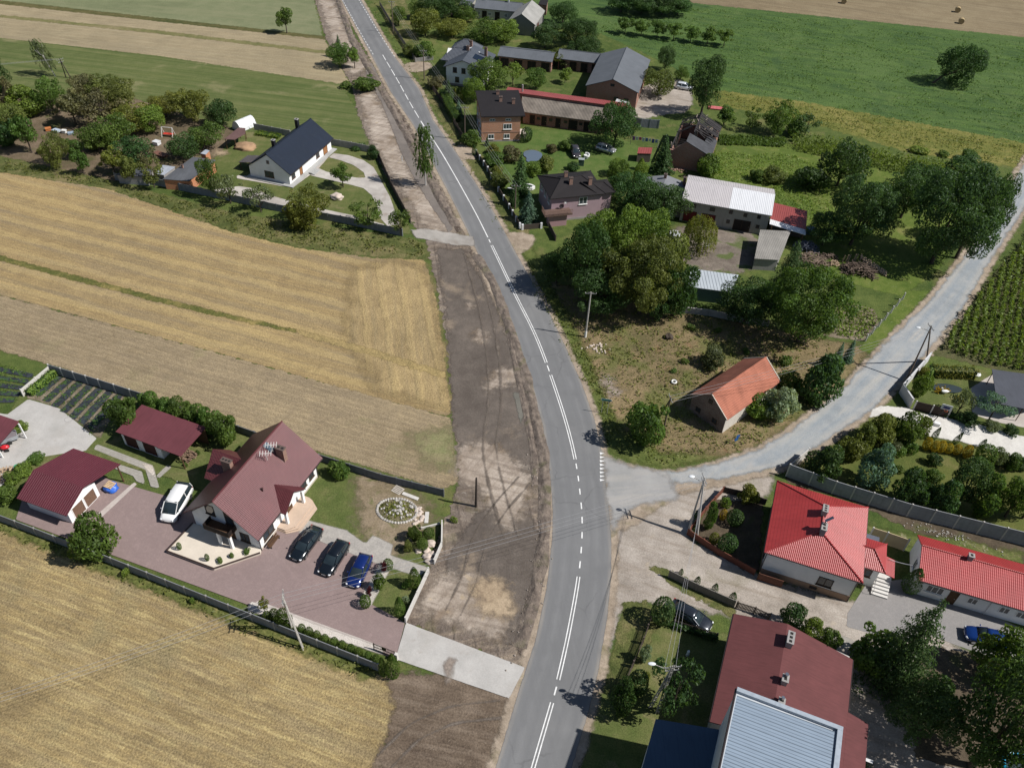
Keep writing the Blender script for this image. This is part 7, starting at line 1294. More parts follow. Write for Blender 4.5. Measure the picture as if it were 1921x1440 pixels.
T([  # ---- farm middle
 ('big', 'dark', 'A3', 1075, 575, 265, 290, 'big dark round tree beside the silver car'), ('big', 'con', 'C4', 960, 310, 40, 190, 'dark upright tree behind the large brick barn'), ('mid', 'olive', 'C4', 880, 570, 265, 320, 'olive tree at the right wall of the large brick barn'), ('mid', 'mid', 'C4', 1130, 405, 260, 140, 'smaller tree between barn tree and white car'), ('big', 'con', 'C4', 1350, 790, 160, 340, 'tall dark tree behind the ruined barn'),
 ('spruce', 'con', 'C4', 920, 1400, 990, 270, 'dark green spruce in front of the ruined barn'), ('mid', 'light', 'C4', 450, 1440, 1265, 200, 'light green tree top above the lilac house'), ('thuja', 'light', 'C4', 690, 1440, 1250, 110, 'slim light green tree before the spruce'), ('mid', 'light', 'C4', 1410, 1430, 1215, 230, 'light green bush tree at the ruined barn corner'),
 ('small', 'dark', 'C4', 1600, 890, 720, 150, 'small dark tree right of the ruined barn'),
 ('big', 'dark', 'A3', 1200, 1010, 760, 280, 'dark broad tree right of the lilac house'), ('big', 'dark', 'A3', 1400, 1095, 830, 330, 'dark green tree before the stone barn left end'), ('mid', 'mid', 'A3', 1100, 900, 670, 150, 'green tree behind the lilac house'), ('mid', 'light', 'A3', 1250, 860, 690, 100, 'slim light tree behind the dark broad tree'), ('willow', 'yel', 'A3', 1650, 1300, 1040, 230, 'weeping willow in the farm yard'),
 ('bush', 'yel', 'C5', 390, 360, 260, 140, 'light bush in the lilac house front garden'), ('bush', 'mid', 'C5', 390, 470, 340, 220, 'green bush along the front garden fence'), ('bush', 'brown', 'C5', 590, 440, 270, 210, 'reddish brown bush beside the blue pond'), ('bush', 'yel', 'C5', 440, 590, 490, 150, 'yellowish bush behind the street fence'), ('bush', 'olive', 'C5', 470, 720, 560, 220, 'olive bush left of the tall spruce'), ('spruce', 'con', 'C5', 690, 800, 330, 270, 'tall dark spruce in the lilac house garden'), ('spruce', 'blue', 'C5', 780, 1110, 770, 280, 'bluish spruce nearest the lilac house corner'), ('spruce', 'con', 'C5', 620, 930, 640, 170, 'spruce behind the lamp pole'), ('bush', 'light', 'C5', 850, 590, 440, 200, 'bright green bush below the blue pond'), ('bush', 'olive', 'C5', 990, 540, 370, 190, 'bush with orange flowers right of the blue pond'), ('bush', 'dark', 'C5', 1290, 540, 450, 130, 'dark bush behind the lilac house roof'), ('bush', 'brown', 'C5', 1050, 330, 240, 130, 'reddish shrub on the island bed of the lawn'), ('bush', 'mid', 'C5', 1200, 300, 200, 150, 'green shrub on the island bed of the lawn'),
 # ---- the big clump by the road
 ('big', 'light', 'A5', 400, 330, 40, 190, 'light green tree crown behind the clump by the lilac house'), ('big', 'light', 'A5', 590, 400, 35, 280, 'large bright green tree, top of the clump by the road'), ('big', 'olive', 'A5', 620, 540, 190, 330, 'large olive-brown tree in the middle of the clump'), ('big', 'dark', 'A5', 350, 430, 105, 220, 'dark tree on the left of the clump'), ('big', 'dark', 'A5', 215, 395, 225, 140, 'dark low tree nearest the road in the clump'), ('big', 'dark', 'A5', 440, 510, 320, 270, 'dark front tree of the clump'), ('mid', 'dark', 'A5', 780, 550, 270, 190, 'dark tree at the right end of the clump'), ('mid', 'dark', 'A5', 715, 565, 415, 140, 'dark bush at the right foot of the clump'), ('small', 'light', 'A5', 360, 490, 370, 120, 'bright small tree in front of the clump by the pole'), ('mid', 'olive', 'A5', 720, 420, 130, 200, 'olive tree right behind the clump'), ('mid', 'olive', 'A5', 505, 470, 200, 200, 'olive crown in the heart of the clump'),
 ('big', 'mid', 'A5', 1390, 680, 315, 350, 'big green tree at the right of the dry lot'), ('spruce', 'con', 'A5', 1310, 470, 180, 230, 'dark spruce beside the grey corrugated shed'), ('big', 'dark', 'A5', 1130, 590, 395, 270, 'very dark tree over the grey block wall'),
 ('big', 'con', 'A4', 1075, 1190, 850, 270, 'large grey-green tree beside the log piles'), ('big', 'con', 'A4', 1470, 1280, 830, 330, 'largest dark tree by the gravel road'), ('big', 'dark', 'A4', 1690, 1170, 850, 170, 'dark tree leaning over the gravel road'), ('mid', 'dark', 'A4', 1390, 960, 800, 170, 'dark tree above the largest one'), ('mid', 'dark', 'A4', 1640, 900, 770, 220, 'dark tree below the corn strip end'), ('big', 'con', 'A4', 1590, 1255, 840, 200, 'dark tree filling the belt between the largest tree and the gravel road'), ('big', 'dark', 'A4', 1320, 1060, 850, 200, 'dark tree filling the belt left of the largest tree'),
 ('big', 'dark', 'A4', 940, 1190, 1040, 180, 'dark tree right of the lean-to'),
 ('small', 'mid', 'A4', 458, 608, 525, 100, 'small leaning apple tree right of the red tarp'), ('airy', 'mid', 'A4', 590, 630, 525, 110, 'airy apple tree next along the vegetable garden'), ('mid', 'mid', 'A4', 718, 650, 492, 130, 'largest apple tree of the vegetable garden row'), ('airy', 'dark', 'A4', 852, 662, 560, 130, 'leaning apple tree at the right end of the garden row'), ('shrub', 'mid', 'A4', 800, 655, 580, 90, 'bush between the garden apple trees'), ('mid', 'dark', 'A4', 1010, 905, 690, 210, 'dark double-trunked tree on the lawn'), ('bush', 'dark', 'A4', 870, 912, 795, 140, 'dark round bush left of the double-trunked tree'), ('bush', 'mid', 'A4', 620, 875, 825, 80, 'small bush on a rubble heap in the lawn'), ('bush', 'olive', 'A4', 700, 885, 815, 100, 'olive bush on a rubble heap in the lawn'), ('bush', 'light', 'A4', 380, 865, 750, 110, 'light bush at the stone barn back corner'), ('shrub', 'light', 'A4', 1410, 742, 708, 70, 'small bush on the weedy fallow left'), ('bush', 'mid', 'A4', 1650, 780, 730, 90, 'round bush at the weedy fallow right'), ('shrub', 'mid', 'A4', 1527, 757, 728, 55, 'tiny bush between two on the weedy fallow'),
 ('big', 'dark', 'A4', 1478, 405, 215, 170, 'lone dark tree leaning right in the clover meadow', {'tilt': .78, 'hscale': 1.3}), ('big', 'dark', 'A4', 60, 65, -50, 170, 'dark tree of the top grove, left'), ('big', 'dark', 'A4', 160, 72, -40, 170, 'dark tree of the top grove, middle'), ('mid', 'dark', 'A4', 235, 74, -15, 120, 'smaller dark tree of the top grove, right end'), ('mid', 'dark', 'A4', -40, 60, -50, 140, 'dark tree of the top grove, far left'),
 ('mid', 'olive', 'A3', 700, 0, -110, 200, 'olive tree right of the gabled barn roof'), ('big', 'dark', 'A3', 880, -20, -190, 220, 'dark tree between cart sheds and the orchard row'),
])
T([('small', 'mid', 'A4', x, 165 + i * 10.2, 88 + i * 10, 82, 'one of the small round trees in the straight row on the meadow edge') for i, x in enumerate((-20, 58, 135, 215, 297, 380, 460))], 'row of small trees on the meadow edge')
T([  # ---- right gardens
 ('bush', 'dark', 'B7', 310, 880, 655, 252, 'dark green bush in the corner behind the panel wall'), ('bush', 'cone', 'B7', 540, 740, 560, 202, 'bronze-green conifer hedge bush nearest the corner'), ('bush', 'cone', 'B7', 640, 650, 490, 185, 'bronze-green conifer hedge bush, second along the road'), ('bush', 'cone', 'B7', 765, 600, 405, 193, 'bronze-green conifer hedge bush, third along the road'), ('bush', 'box', 'B7', 960, 620, 400, 193, 'large round green bush beside the white gravel court'), ('bush', 'cone', 'B7', 1100, 560, 425, 130, 'small bronze bush at the end of the hedge'), ('bush', 'blue', 'B7', 680, 950, 670, 244, 'bluish dark juniper bush behind the panel wall'), ('bush', 'dark', 'B7', 990, 1090, 850, 235, 'dark bush behind the panel wall, centre'), ('bush', 'dark', 'B7', 1215, 1140, 910, 202, 'dark bush further right along the panel wall'), ('mid', 'con', 'B7', 1400, 1070, 770, 260, 'tall dark green tree in the walled garden'), ('bush', 'mid', 'B7', 1540, 1170, 910, 202, 'green bush in front of the tall walled-garden tree'), ('mid', 'mid', 'B7', 1750, 1190, 870, 235, 'broad tree at the right of the walled garden'), ('mid', 'dark', 'B7', 1880, 1200, 870, 185, 'dark tree at the right edge of the walled garden'),
 ('bush', 'grey', 'B7', 860, 690, 595, 120, 'grey-green shrub on the garden lawn'), ('shrub', 'mid', 'B7', 930, 710, 640, 90, 'leafy shrub by the grey-green one'), ('shrub', 'mid', 'B7', 1000, 690, 600, 90, 'leafy shrub under the large round bush'), ('bush', 'dark', 'B7', 1190, 785, 715, 110, 'small dark shrub in the middle of the garden lawn'), ('shrub', 'mid', 'B7', 920, 840, 788, 75, 'low plant on the garden lawn, left'), ('shrub', 'mid', 'B7', 1070, 875, 812, 85, 'low plant on the garden lawn, centre'), ('bush', 'mid', 'B7', 1190, 905, 835, 120, 'low bush in front of the dark bushes'), ('ball', 'gold', 'B7', 1130, 668, 580, 66, 'golden clipped shrub, first by the gravel court'), ('ball', 'box', 'B7', 1570, 775, 645, 145, 'large round yellow-green clipped ball'), ('bush', 'grey', 'B7', 1690, 785, 670, 120, 'grey-green rounded bush right of the clipped ball'), ('bush', 'mid', 'B7', 1780, 815, 715, 130, 'spreading green bush along the court edge'), ('bush', 'dark', 'B7', 1860, 825, 745, 95, 'dark bush at the right end of the court edge'), ('shrub', 'mid', 'B7', 1585, 830, 770, 90, 'small bush below the clipped ball'),
 ('bush', 'light', 'B7', 1065, 255, 65, 130, 'bright shrub inside the white corner wall'), ('bush', 'yel', 'B7', 1110, 120, 40, 90, 'yellow shrub near the pond hedge'), ('pine', 'blue', 'B7', 1610, 465, 255, 240, 'flat-topped cloud pine beside the terrace'), ('airy', 'grey', 'B7', 1370, 400, 220, 170, 'thin multi-stemmed tree by the lily pond'), ('bush', 'dark', 'B7', 1440, 460, 390, 140, 'dark low shrub by the court edge'), ('bush', 'grey', 'B7', 1650, 515, 460, 120, 'grey shrub along the court upper edge'), ('bush', 'dark', 'B7', 1780, 550, 490, 110, 'dark shrub along the court upper edge'), ('bush', 'dark', 'B7', 1310, 410, 370, 80, 'small shrub beneath the pond tree'),
 ('thuja', 'dark', 'B7', 1190, 592, 498, 42, 'dark climbing column by the gravel court, left', {'tilt': .1}), ('thuja', 'dark', 'B7', 1350, 628, 535, 40, 'dark climbing column by the gravel court, middle', {'tilt': .2}), ('thuja', 'dark', 'B7', 1560, 655, 590, 44, 'dark climbing column by the gravel court, right', {'tilt': .1}),
 ('bush', 'mid', 'A5', 640, 1160, 955, 180, 'large round bush on the road bend beside the braced pole'), ('bush', 'grey', 'A5', 970, 795, 712, 125, 'grey-green bush on the dry lot above the tiled barn'), ('bush', 'silver', 'A5', 1285, 1045, 905, 150, 'silvery bush right of the tiled barn'), ('bush', 'light', 'A5', 1200, 1045, 945, 120, 'light green bush against the tiled barn side'), ('bush', 'dark', 'A5', 1460, 970, 745, 180, 'dark bush between tiled barn and gravel road'), ('bush', 'mid', 'A5', 1330, 930, 820, 120, 'green bush behind the silvery one'), ('spruce', 'blue', 'A5', 1630, 770, 660, 70, 'small blue spruce by the gravel road, right'), ('spruce', 'blue', 'A5', 1570, 800, 680, 80, 'small blue spruce by the gravel road, left'), ('spruce', 'blue', 'A5', 1540, 860, 760, 80, 'small blue spruce by the gravel road, lowest'), ('shrub', 'mid', 'A5', 1330, 790, 740, 60, 'small shrub behind the tiled barn'), ('shrub', 'mid', 'A5', 1375, 985, 960, 35, 'tiny tuft by the gravel road'), ('shrub', 'mid', 'A5', 870, 615, 590, 40, 'small weed clump on the dry lot, upper'), ('shrub', 'mid', 'A5', 1005, 630, 605, 35, 'small weed clump on the dry lot below the wall'), ('shrub', 'mid', 'A5', 840, 780, 755, 35, 'small weed clump on the dry lot, middle'), ('shrub', 'mid', 'A5', 1140, 730, 712, 40, 'small weed clump on the dry lot, right'), ('shrub', 'mid', 'A5', 790, 825, 808, 30, 'small weed clump near the tyre'),
 ('spruce', 'con', 'A8', 1165, 1050, 680, 330, 'big spreading conifer between the maroon hall and paved yard', {'hscale': 1.0}), ('bush', 'mid', 'A8', 1060, 985, 830, 190, 'lower bough mass left of the big conifer'), ('big', 'dark', 'A8', 1540, 1430, 1020, 430, 'huge dark green tree in the bottom right corner'), ('big', 'con', 'A8', 1250, 1300, 1100, 260, 'dark tree added over the black shadow left of the huge corner tree'), ('bush', 'dark', 'A8', 1330, 1200, 1070, 170, 'dark bush added behind the huge corner tree'), ('bush', 'box', 'A8', 1620, 1020, 860, 195, 'clipped green bush in front of the royal blue car'), ('bush', 'yel', 'A8', 1755, 1070, 945, 100, 'yellow-green bush at the right edge below the car'), ('ball', 'con', 'A8', 140, 780, 683, 98, 'round blue-green bush at the tail of the charcoal saloon'), ('bush', 'con', 'A8', 725, 800, 715, 105, 'round bush behind the maroon hall roof'), ('bush', 'light', 'A8', 815, 865, 785, 110, 'light green bush along the maroon roof edge'), ('bush', 'mid', 'A8', 895, 900, 825, 90, 'green bush further along the maroon roof edge'),  # dark tree and bush added to fill the black shadow by the corner tree
 ('bush', 'mid', 'A8', 350, 365, 250, 55, 'green climber bush at the corner garden fence'), ('shrub', 'light', 'A8', 430, 265, 218, 40, 'light shrub at the top of the corner garden'), ('bush', 'yel', 'A8', 530, 240, 170, 85, 'yellow-green bush behind the corner garden'), ('ball', 'dark', 'A8', 470, 340, 285, 75, 'dark round shrub in the corner garden, middle'), ('ball', 'dark', 'A8', 435, 460, 395, 80, 'dark round shrub in the corner garden, low'), ('ball', 'gold', 'A8', 418, 322, 278, 32, 'gold clipped shrub in the corner garden, middle'), ('ball', 'yel', 'A8', 378, 425, 385, 42, 'yellow clipped shrub in the corner garden, low'),
 ('thuja', 'dark', 'A8', 1255, 640, 545, 80, 'dark thuja at the end of the long red house'), ('airy', 'con', 'A8', 185, 1200, 1000, 220, 'brownish green yew tree in the shaded garden'), ('ball', 'con', 'A8', 28, 1100, 1010, 90, 'round blue-green shrub on the shaded garden fence'), ('bush', 'silver', 'A8', 65, 960, 890, 50, 'pale flowering bush on the shaded garden fence'), ('bush', 'yel', 'A8', 70, 1050, 1015, 40, 'yellow shrub in the shaded garden'), ('bush', 'dark', 'A8', -40, 1190, 1060, 100, 'dark shrub at the road side of the shaded garden'),
])
T([('ball', 'gold', 'B7', x, y, t, 64, 'one of the golden clipped shrubs in the row by the gravel court') for x, y, t in ((1192, 685, 605), (1240, 688, 605), (1300, 695, 628), (1365, 705, 634), (1440, 728, 640))], 'golden shrubs by the gravel court')
T([('thuja', 'dark', 'A8', x, y, t, w_, 'one of the small cone thujas behind the grey picket-topped fence') for x, y, t, w_ in ((232, 568, 543, 22), (305, 610, 578, 26), (382, 648, 610, 30), (462, 688, 650, 34))], 'cone thujas behind the grey fence')
T([  # ---- left plot
 ('bush', 'box', 'A6', 730, 430, 235, 165, 'round green bush left of the store shed'), ('bush', 'mid', 'A6', 860, 320, 222, 125, 'conifer hedge bush behind the store shed, left end'), ('bush', 'mid', 'A6', 945, 345, 258, 110, 'conifer hedge bush behind the store shed, second'), ('bush', 'mid', 'A6', 1030, 370, 262, 120, 'conifer hedge bush behind the store shed, third'), ('bush', 'mid', 'A6', 1120, 420, 298, 120, 'conifer hedge bush behind the store shed, fourth'), ('bush', 'mid', 'A6', 1200, 455, 318, 120, 'conifer hedge bush behind the store shed, fifth'), ('bush', 'box', 'A6', 1280, 510, 332, 150, 'brighter hedge bush at the right end behind the store shed'), ('bush', 'box', 'A6', 552, 1140, 935, 225, 'round green tree-bush on the rose-paved court by the wall'),
 ('bush', 'mid', 'A7', 600, 220, 152, 95, 'green bush on the lawn behind the gabled house'), ('bush', 'box', 'A7', 1015, 572, 492, 76, 'round bush by the rockery stones'), ('ball', 'mid', 'A7', 1095, 562, 512, 58, 'clipped ball nearest the front wall'), ('ball', 'mid', 'A7', 1060, 628, 572, 62, 'clipped ball beside the boulders'), ('bush', 'olive', 'A7', 980, 635, 583, 60, 'loose shrub left of the clipped balls'), ('thuja', 'box', 'A7', 1015, 838, 732, 68, 'egg-shaped thuja inside the front wall, upper'), ('thuja', 'box', 'A7', 932, 996, 898, 62, 'egg-shaped thuja inside the front wall, lower'), ('thuja', 'box', 'A7', 895, 1340, 1222, 80, 'rounded thuja at the end of the grey wall by the gate'), ('thuja', 'box', 'A7', 838, 1335, 1238, 48, 'narrower thuja squeezed beside the rounded one'), ('ball', 'box', 'A7', 740, 950, 893, 64, 'clipped ball at the low end of the gravel bed'), ('bush', 'box', 'A7', 815, 850, 765, 66, 'bushy shrub in the middle of the gravel bed'), ('ball', 'box', 'A7', 865, 742, 688, 58, 'clipped ball at the upper end of the gravel bed'), ('small', 'red', 'A7', 843, 765, 702, 42, 'dark red standard tree in the gravel bed, upper'), ('small', 'red', 'A7', 760, 900, 848, 40, 'dark red standard tree in the gravel bed, lower'), ('shrub', 'light', 'A7', 1235, 475, 442, 36, 'small light bush on the bare soil by the drive'), ('small', 'yel', 'A7', 172, 985, 915, 62, 'pale yellow standard tree by the panel wall'), ('bush', 'mid', 'A7', 290, 1068, 975, 80, 'green bush under the lattice pole'), ('ball', 'mid', 'A7', 230, 1020, 968, 55, 'rounded shrub left of the lattice pole'), ('ball', 'box', 'A7', 188, 1025, 982, 48, 'small rounded shrub near the standard tree'), ('shrub', 'mid', 'A7', 970, 840, 800, 50, 'low shrub beside the upper egg-shaped thuja'), ('shrub', 'silver', 'A7', 965, 930, 890, 40, 'silvery shrub beside the lower egg-shaped thuja'),
 ('shrub', 'mid', 'B1', 385, 290, 262, 30, 'small shrub at the top of the stone border by the store shed'), ('shrub', 'mid', 'B1', 305, 388, 350, 36, 'small shrub on the stone border by the store shed'), ('shrub', 'mid', 'B1', 210, 485, 450, 36, 'small shrub at the low end of the stone border'), ('ball', 'mid', 'B1', 168, 1160, 1108, 36, 'small ball shrub on the cream terrace, left', {'z': .4}), ('ball', 'mid', 'B1', 388, 1248, 1198, 36, 'small ball shrub on the cream terrace, middle', {'z': .4}), ('shrub', 'mid', 'B1', 485, 1258, 1228, 48, 'spiky low plant on the cream terrace', {'z': .4}), ('shrub', 'mid', 'B1', 580, 1222, 1190, 44, 'green low plant on the cream terrace', {'z': .4}), ('shrub', 'mid', 'B1', 700, 1185, 1155, 56, 'wide low plant at the right of the cream terrace', {'z': .4}),
 ('bush', 'mid', 'B2', 300, 870, 815, 130, 'green bush behind the garage'), ('bush', 'light', 'B2', 200, 960, 890, 140, 'yellow-green plants left of the garage'), ('bush', 'light', 'B2', 130, 1030, 950, 130, 'leafy plants below the firewood heap'), ('bush', 'mid', 'B2', 80, 1180, 1080, 150, 'green plants at the left wall corner'), ('bush', 'light', 'B2', 170, 620, 565, 110, 'yellow-green bush under the left carport'),
 ('shrub', 'light', 'A6', 715, 1255, 1215, 40, 'weed tuft outside the panel wall, left'), ('shrub', 'light', 'A6', 1085, 1410, 1385, 36, 'weed tuft outside the panel wall, right'), ('shrub', 'mid', 'A6', 1900, 700, 610, 90, 'green bush at the back wall right of the gabled house'),
])
T([('ball', 'box', 'A7', x, y, y - 48, 42, 'one of the small clipped shrubs in the row along the grey panel wall') for x, y in ((385, 1100), (427, 1118), (470, 1138), (515, 1158), (567, 1175), (612, 1193), (660, 1213), (705, 1233), (757, 1255), (800, 1272))], 'clipped shrubs along the grey panel wall')

def hedge(label, k, pts, wd, h, tint, n_per=420, name='hedge', cat='hedge'):
    P_ = [g(k, *p) for p in pts]; c = P_[0]; A, N_ = [], []
    for a, b_ in zip(P_, P_[1:]):
        d = (b_ - a)[:2]; L = np.hypot(*d); u = d / L; nn = np.array([-u[1], u[0]]); n = int(L * n_per * (h + wd * .5) * .16) + 60; s = rng.uniform(-.15, L + .15, n); f = rng.random(n); per = 2 * h + wd; q = f * per
        off = np.where(q < h, -wd / 2, np.where(q < h + wd, q - h - wd / 2, wd / 2)); z = np.where(q < h, q, np.where(q < h + wd, h, per - q)); z = np.clip(z + rng.normal(0, .05, n) + .08 * np.sin(s * 2.1), .02, None); off = off + rng.normal(0, .06, n)
        A.append(np.column_stack([a[0] - c[0] + u[0] * s + nn[0] * off, a[1] - c[1] + u[1] * s + nn[1] * off, z])); N_.append(np.column_stack([nn[0] * np.sign(off), nn[1] * np.sign(off), np.where((q > h) & (q < h + wd), 1.5, .2)]))
    me = leaf_mesh(name, np.vstack(A), np.vstack(N_), .2, .5 + rng.normal(0, .2, sum(map(len, A))), 1.6, .5); me.materials.append(FOL[tint]); o = bpy.data.objects.new(name, me); link(o); o.location = c
    m = MB()
    for a, b_ in zip(P_, P_[1:]): m.bar(tuple(a - c + [0, 0, h * .45]), tuple(b_ - c + [0, 0, h * .45]), wd * .8, h * .85)
    m.build('hedge_core', FOL['dark'], o); return tag(o, label, cat)  # solid dark green block fills the inside of the hedge
hedge('clipped green hedge along the street beside the blue spruce', 'A2', [(1000, 665), (1045, 760), (1095, 850)], 1.7, 1.8, 'mid')
hedge('clipped olive hedge behind the lily pond', 'B7', [(1180, 95), (1340, 105), (1500, 110)], 1.4, 1.5, 'yel'); hedge('short hedge return at the left of the lily pond', 'B7', [(1130, 130), (1185, 60)], 1.0, 1.3, 'light')
hedge('leafy green row at the white-capped end of the strawberry plot', 'B2', [(235, 350), (450, 170)], 1.2, .9, 'light', 600); hedge('low dark creeper hedge along the picket fence below the charcoal saloon', 'A8', [(185, 800), (390, 862)], .6, .7, 'dark'); hedge('dark clipped hedge in the bottom right yard', 'A8', [(1660, 1060), (1720, 1100), (1800, 1120)], 1.0, .8, 'dark')
hedge('green vegetable row beside the polytunnel', 'C2', [(330, 275), (560, 310)], 1.6, .5, 'light'); 
# planted crops and rank growth (uncountable)
def scatter(name, k, pts, n, h, size, tint, rows=None, jit=.6, world=False, leafn=5, spread=.18):
    poly = np.array([g(k, *p)[:2] for p in pts]); lo, hi = poly.min(0), poly.max(0)
    if rows:
        ang, gap, step = rows; u = np.array([math.cos(ang), math.sin(ang)]); nn = np.array([-u[1], u[0]]); c = poly.mean(0); R = np.hypot(*(hi - lo)) / 2
        s, t = np.meshgrid(np.arange(-R, R, step), np.arange(-R, R, gap)); P_ = c + s.ravel()[:, None] * u + t.ravel()[:, None] * nn + rng.normal(0, .07, (s.size, 2))
    else: P_ = lo + rng.random((n * 3, 2)) * (hi - lo)
    P_ = P_[pip_sdf(P_, poly) > .05]
    if not rows: P_ = P_[:n]
    m_ = len(P_); h_ = h * rng.uniform(.6, 1.2, m_); Q_ = np.repeat(P_, leafn, 0); z = rng.random(len(Q_)) * np.repeat(h_, leafn); A = np.column_stack([Q_ + rng.normal(0, spread, (len(Q_), 2)), z + .03])
    N_ = np.column_stack([rng.normal(0, .6, (len(A), 2)), np.full(len(A), .8)]); me = leaf_mesh(name, A, N_, size, .5 + rng.normal(0, .2, len(A)), 2.2, jit); me.materials.append(FOL[tint]); o = bpy.data.objects.new(name, me); link(o); o['kind'] = 'stuff'; return o
scatter('corn_crop', 'P', [(1960, 405), (1775, 630), (1765, 655), (1850, 683), (2100, 730), (2150, 520)], 0, 1.6, .36, 'corn', rows=(R_(62), 1.15, .3), leafn=8, spread=.15)
scatter('corn_crop', 'P', [(1482, 262), (1560, 268), (1700, 300), (1880, 330), (1860, 352), (1680, 325), (1530, 292), (1490, 282)], 0, 1.6, .36, 'light', rows=(GA, .8, .4), leafn=7)
scatter('leafy_crop', 'P', [(1345, 255), (1475, 262), (1470, 276), (1350, 272)], 900, .5, .32, 'mid', leafn=6); scatter('bean_rows', 'P', [(1558, 562), (1638, 582), (1645, 608), (1618, 636), (1545, 628)], 0, .35, .3, 'light', rows=(R_(-25), .8, .35), leafn=6)
scatter('strawberry_plants', 'B2', [(230, 350), (470, 190), (1000, 330), (860, 640), (760, 670), (480, 440)], 0, .22, .2, 'mid', rows=(R_(52), 1.25, .4), leafn=5, spread=.22); scatter('strawberry_plants', 'A6', [(-120, 40), (170, 120), (60, 260), (-120, 300)], 0, .2, .2, 'mid', rows=(R_(-20), 1.25, .45), leafn=5, spread=.2)
scatter('meadow_tufts', 'P', [(1100, 50), (1300, 15), (1921, 80), (2050, 110), (2050, 300), (1921, 275), (1560, 205), (1350, 165), (1230, 105)], 1500, .25, .3, 'mid', leafn=6, spread=.8)
scatter('fallow_weeds', 'P', [(1345, 175), (1500, 195), (1921, 275), (2000, 320), (1890, 308), (1700, 280), (1500, 222), (1355, 195)], 700, .18, .26, 'olive', leafn=5, spread=.5)
scatter('verge_weeds', 'P', [(0, 300), (200, 340), (440, 405), (790, 455), (800, 482), (560, 462), (440, 433), (200, 350), (0, 320)], 800, .45, .3, 'olive', leafn=6, spread=.35)
scatter('verge_weeds', 'P', [(985, 480), (1040, 545), (1110, 670), (1150, 780), (1190, 850), (1340, 858), (1240, 872), (1150, 840), (1070, 665), (1000, 545)], 900, .25, .22, 'olive', leafn=5, spread=.3)
scatter('lot_weeds', 'P', [(1020, 540), (1280, 595), (1560, 645), (1560, 730), (1430, 830), (1250, 870), (1160, 820), (1100, 700)], 1300, .3, .24, 'olive', leafn=5, spread=.3)
scatter('verge_weeds', 'P', [(700, 0), (745, 70), (795, 150), (860, 262), (930, 380), (965, 435), (940, 440), (880, 330), (800, 195), (740, 95), (690, 10)], 700, .25, .24, 'olive', leafn=5, spread=.3)
scatter('wall_weeds', 'P', [(0, 985), (350, 1122), (700, 1262), (695, 1275), (350, 1136), (0, 1000)], 700, .3, .22, 'olive', leafn=5, spread=.3)
scatter('pasture_tufts', 'P', [(1340, 350), (1450, 385), (1560, 430), (1560, 320), (1480, 290), (1340, 285)], 900, .25, .26, 'light', leafn=5, spread=.35)
scatter('lily_pads', 'B7', [(1200, 200), (1290, 190), (1320, 230), (1260, 245), (1215, 235)], 60, .2, .35, 'gold', leafn=3); scatter('lily_pads', 'B7', [(1360, 265), (1440, 265), (1440, 305), (1380, 305)], 40, .2, .32, 'gold', leafn=3)

# ================================================================ SMALL THINGS
STONE = plain('field_stone', (.36, .34, .31), .9, 0, .3, 1.5); PSTONE = plain('pale_boulder', (.50, .42, .36), .9, 0, .2, 1.5)
def boulder(label, k, x, y, r, mat=STONE, sq=(1.2, .9, .7), name='boulder', group=None):
    p = g(k, x, y); m = MB(); m.rock((0, 0, r * .45), r, sq, .4, int(x) % 17, 3); o = m.build(name, mat, smooth=True); o.location = p; return tag(o, label, 'boulder', group)
boulder('large pale boulder on the bungalow lawn', 'C2', 1135, 925, .95, PSTONE)
for x, y, r in ((1105, 605, .5), (1080, 640, .4), (1085, 675, .45), (1110, 660, .4), (1035, 645, .35), (1095, 700, .4)): boulder('one of the pale boulders inside the front wall by the clipped balls', 'A7', x, y, r, PSTONE, group='boulders inside the front wall')
for i in range(16): boulder('one of the loose stones heaped beside the rockery slab', 'A7', 1030 + rng.uniform(-18, 32), 400 + i * 6, .22, PSTONE, group='loose stones beside the rockery')
rk = thing('rockery', 'oval rock garden bed of stones and low green plants on the worn lawn', 'rockery', tuple(g('A7', 915, 415)), R_(-10)); m = MB()
for i in range(44): a = i * 6.283 / 44; m.rock((2.35 * math.cos(a), 1.75 * math.sin(a), .12), .2, (1, 1, .8), .4, i, 1)
for i in range(40): a, r = rng.uniform(0, 6.283), rng.uniform(0, .9) ** .6; m.rock((2.2 * r * math.cos(a), 1.6 * r * math.sin(a), .3 * (1 - r) + .18), rng.uniform(.1, .24), (1, 1, .8), .4, i, 1)
m.build('stones', STONE, rk); q = MB(); q.rock((0, 0, 0), 1, (2.3, 1.7, .32), .15, 2, 3); q.build('mound', plain('rockery_soil', (.14, .12, .07), .95, 0, .3), rk, True)
a_ = rng.uniform(0, 6.283, 700); r_ = np.sqrt(rng.random(700)); me = leaf_mesh('plants', np.column_stack([2.2 * r_ * np.cos(a_), 1.6 * r_ * np.sin(a_), .36 * (1 - r_ ** 2) + rng.uniform(0, .15, 700)]), np.tile([0, 0, 1.], (700, 1)), .2, rng.random(700), 1.5, .8); me.materials.append(FOL['yel']); link(bpy.data.objects.new('plants', me), rk)
sl_ = thing('pallet', 'pale wooden pallet lying by the rockery', 'pallet', tuple(g('A7', 918, 300)), R_(-30)); m = MB()
for i in range(5): m.box(-.6, .6, -.5 + i * .23, -.36 + i * .23, .12, .15)
m.box(-.6, -.5, -.5, .56, 0, .12); m.box(.5, .6, -.5, .56, 0, .12); m.build('boards', wood('grey_pallet', (.46, .42, .37)), sl_)
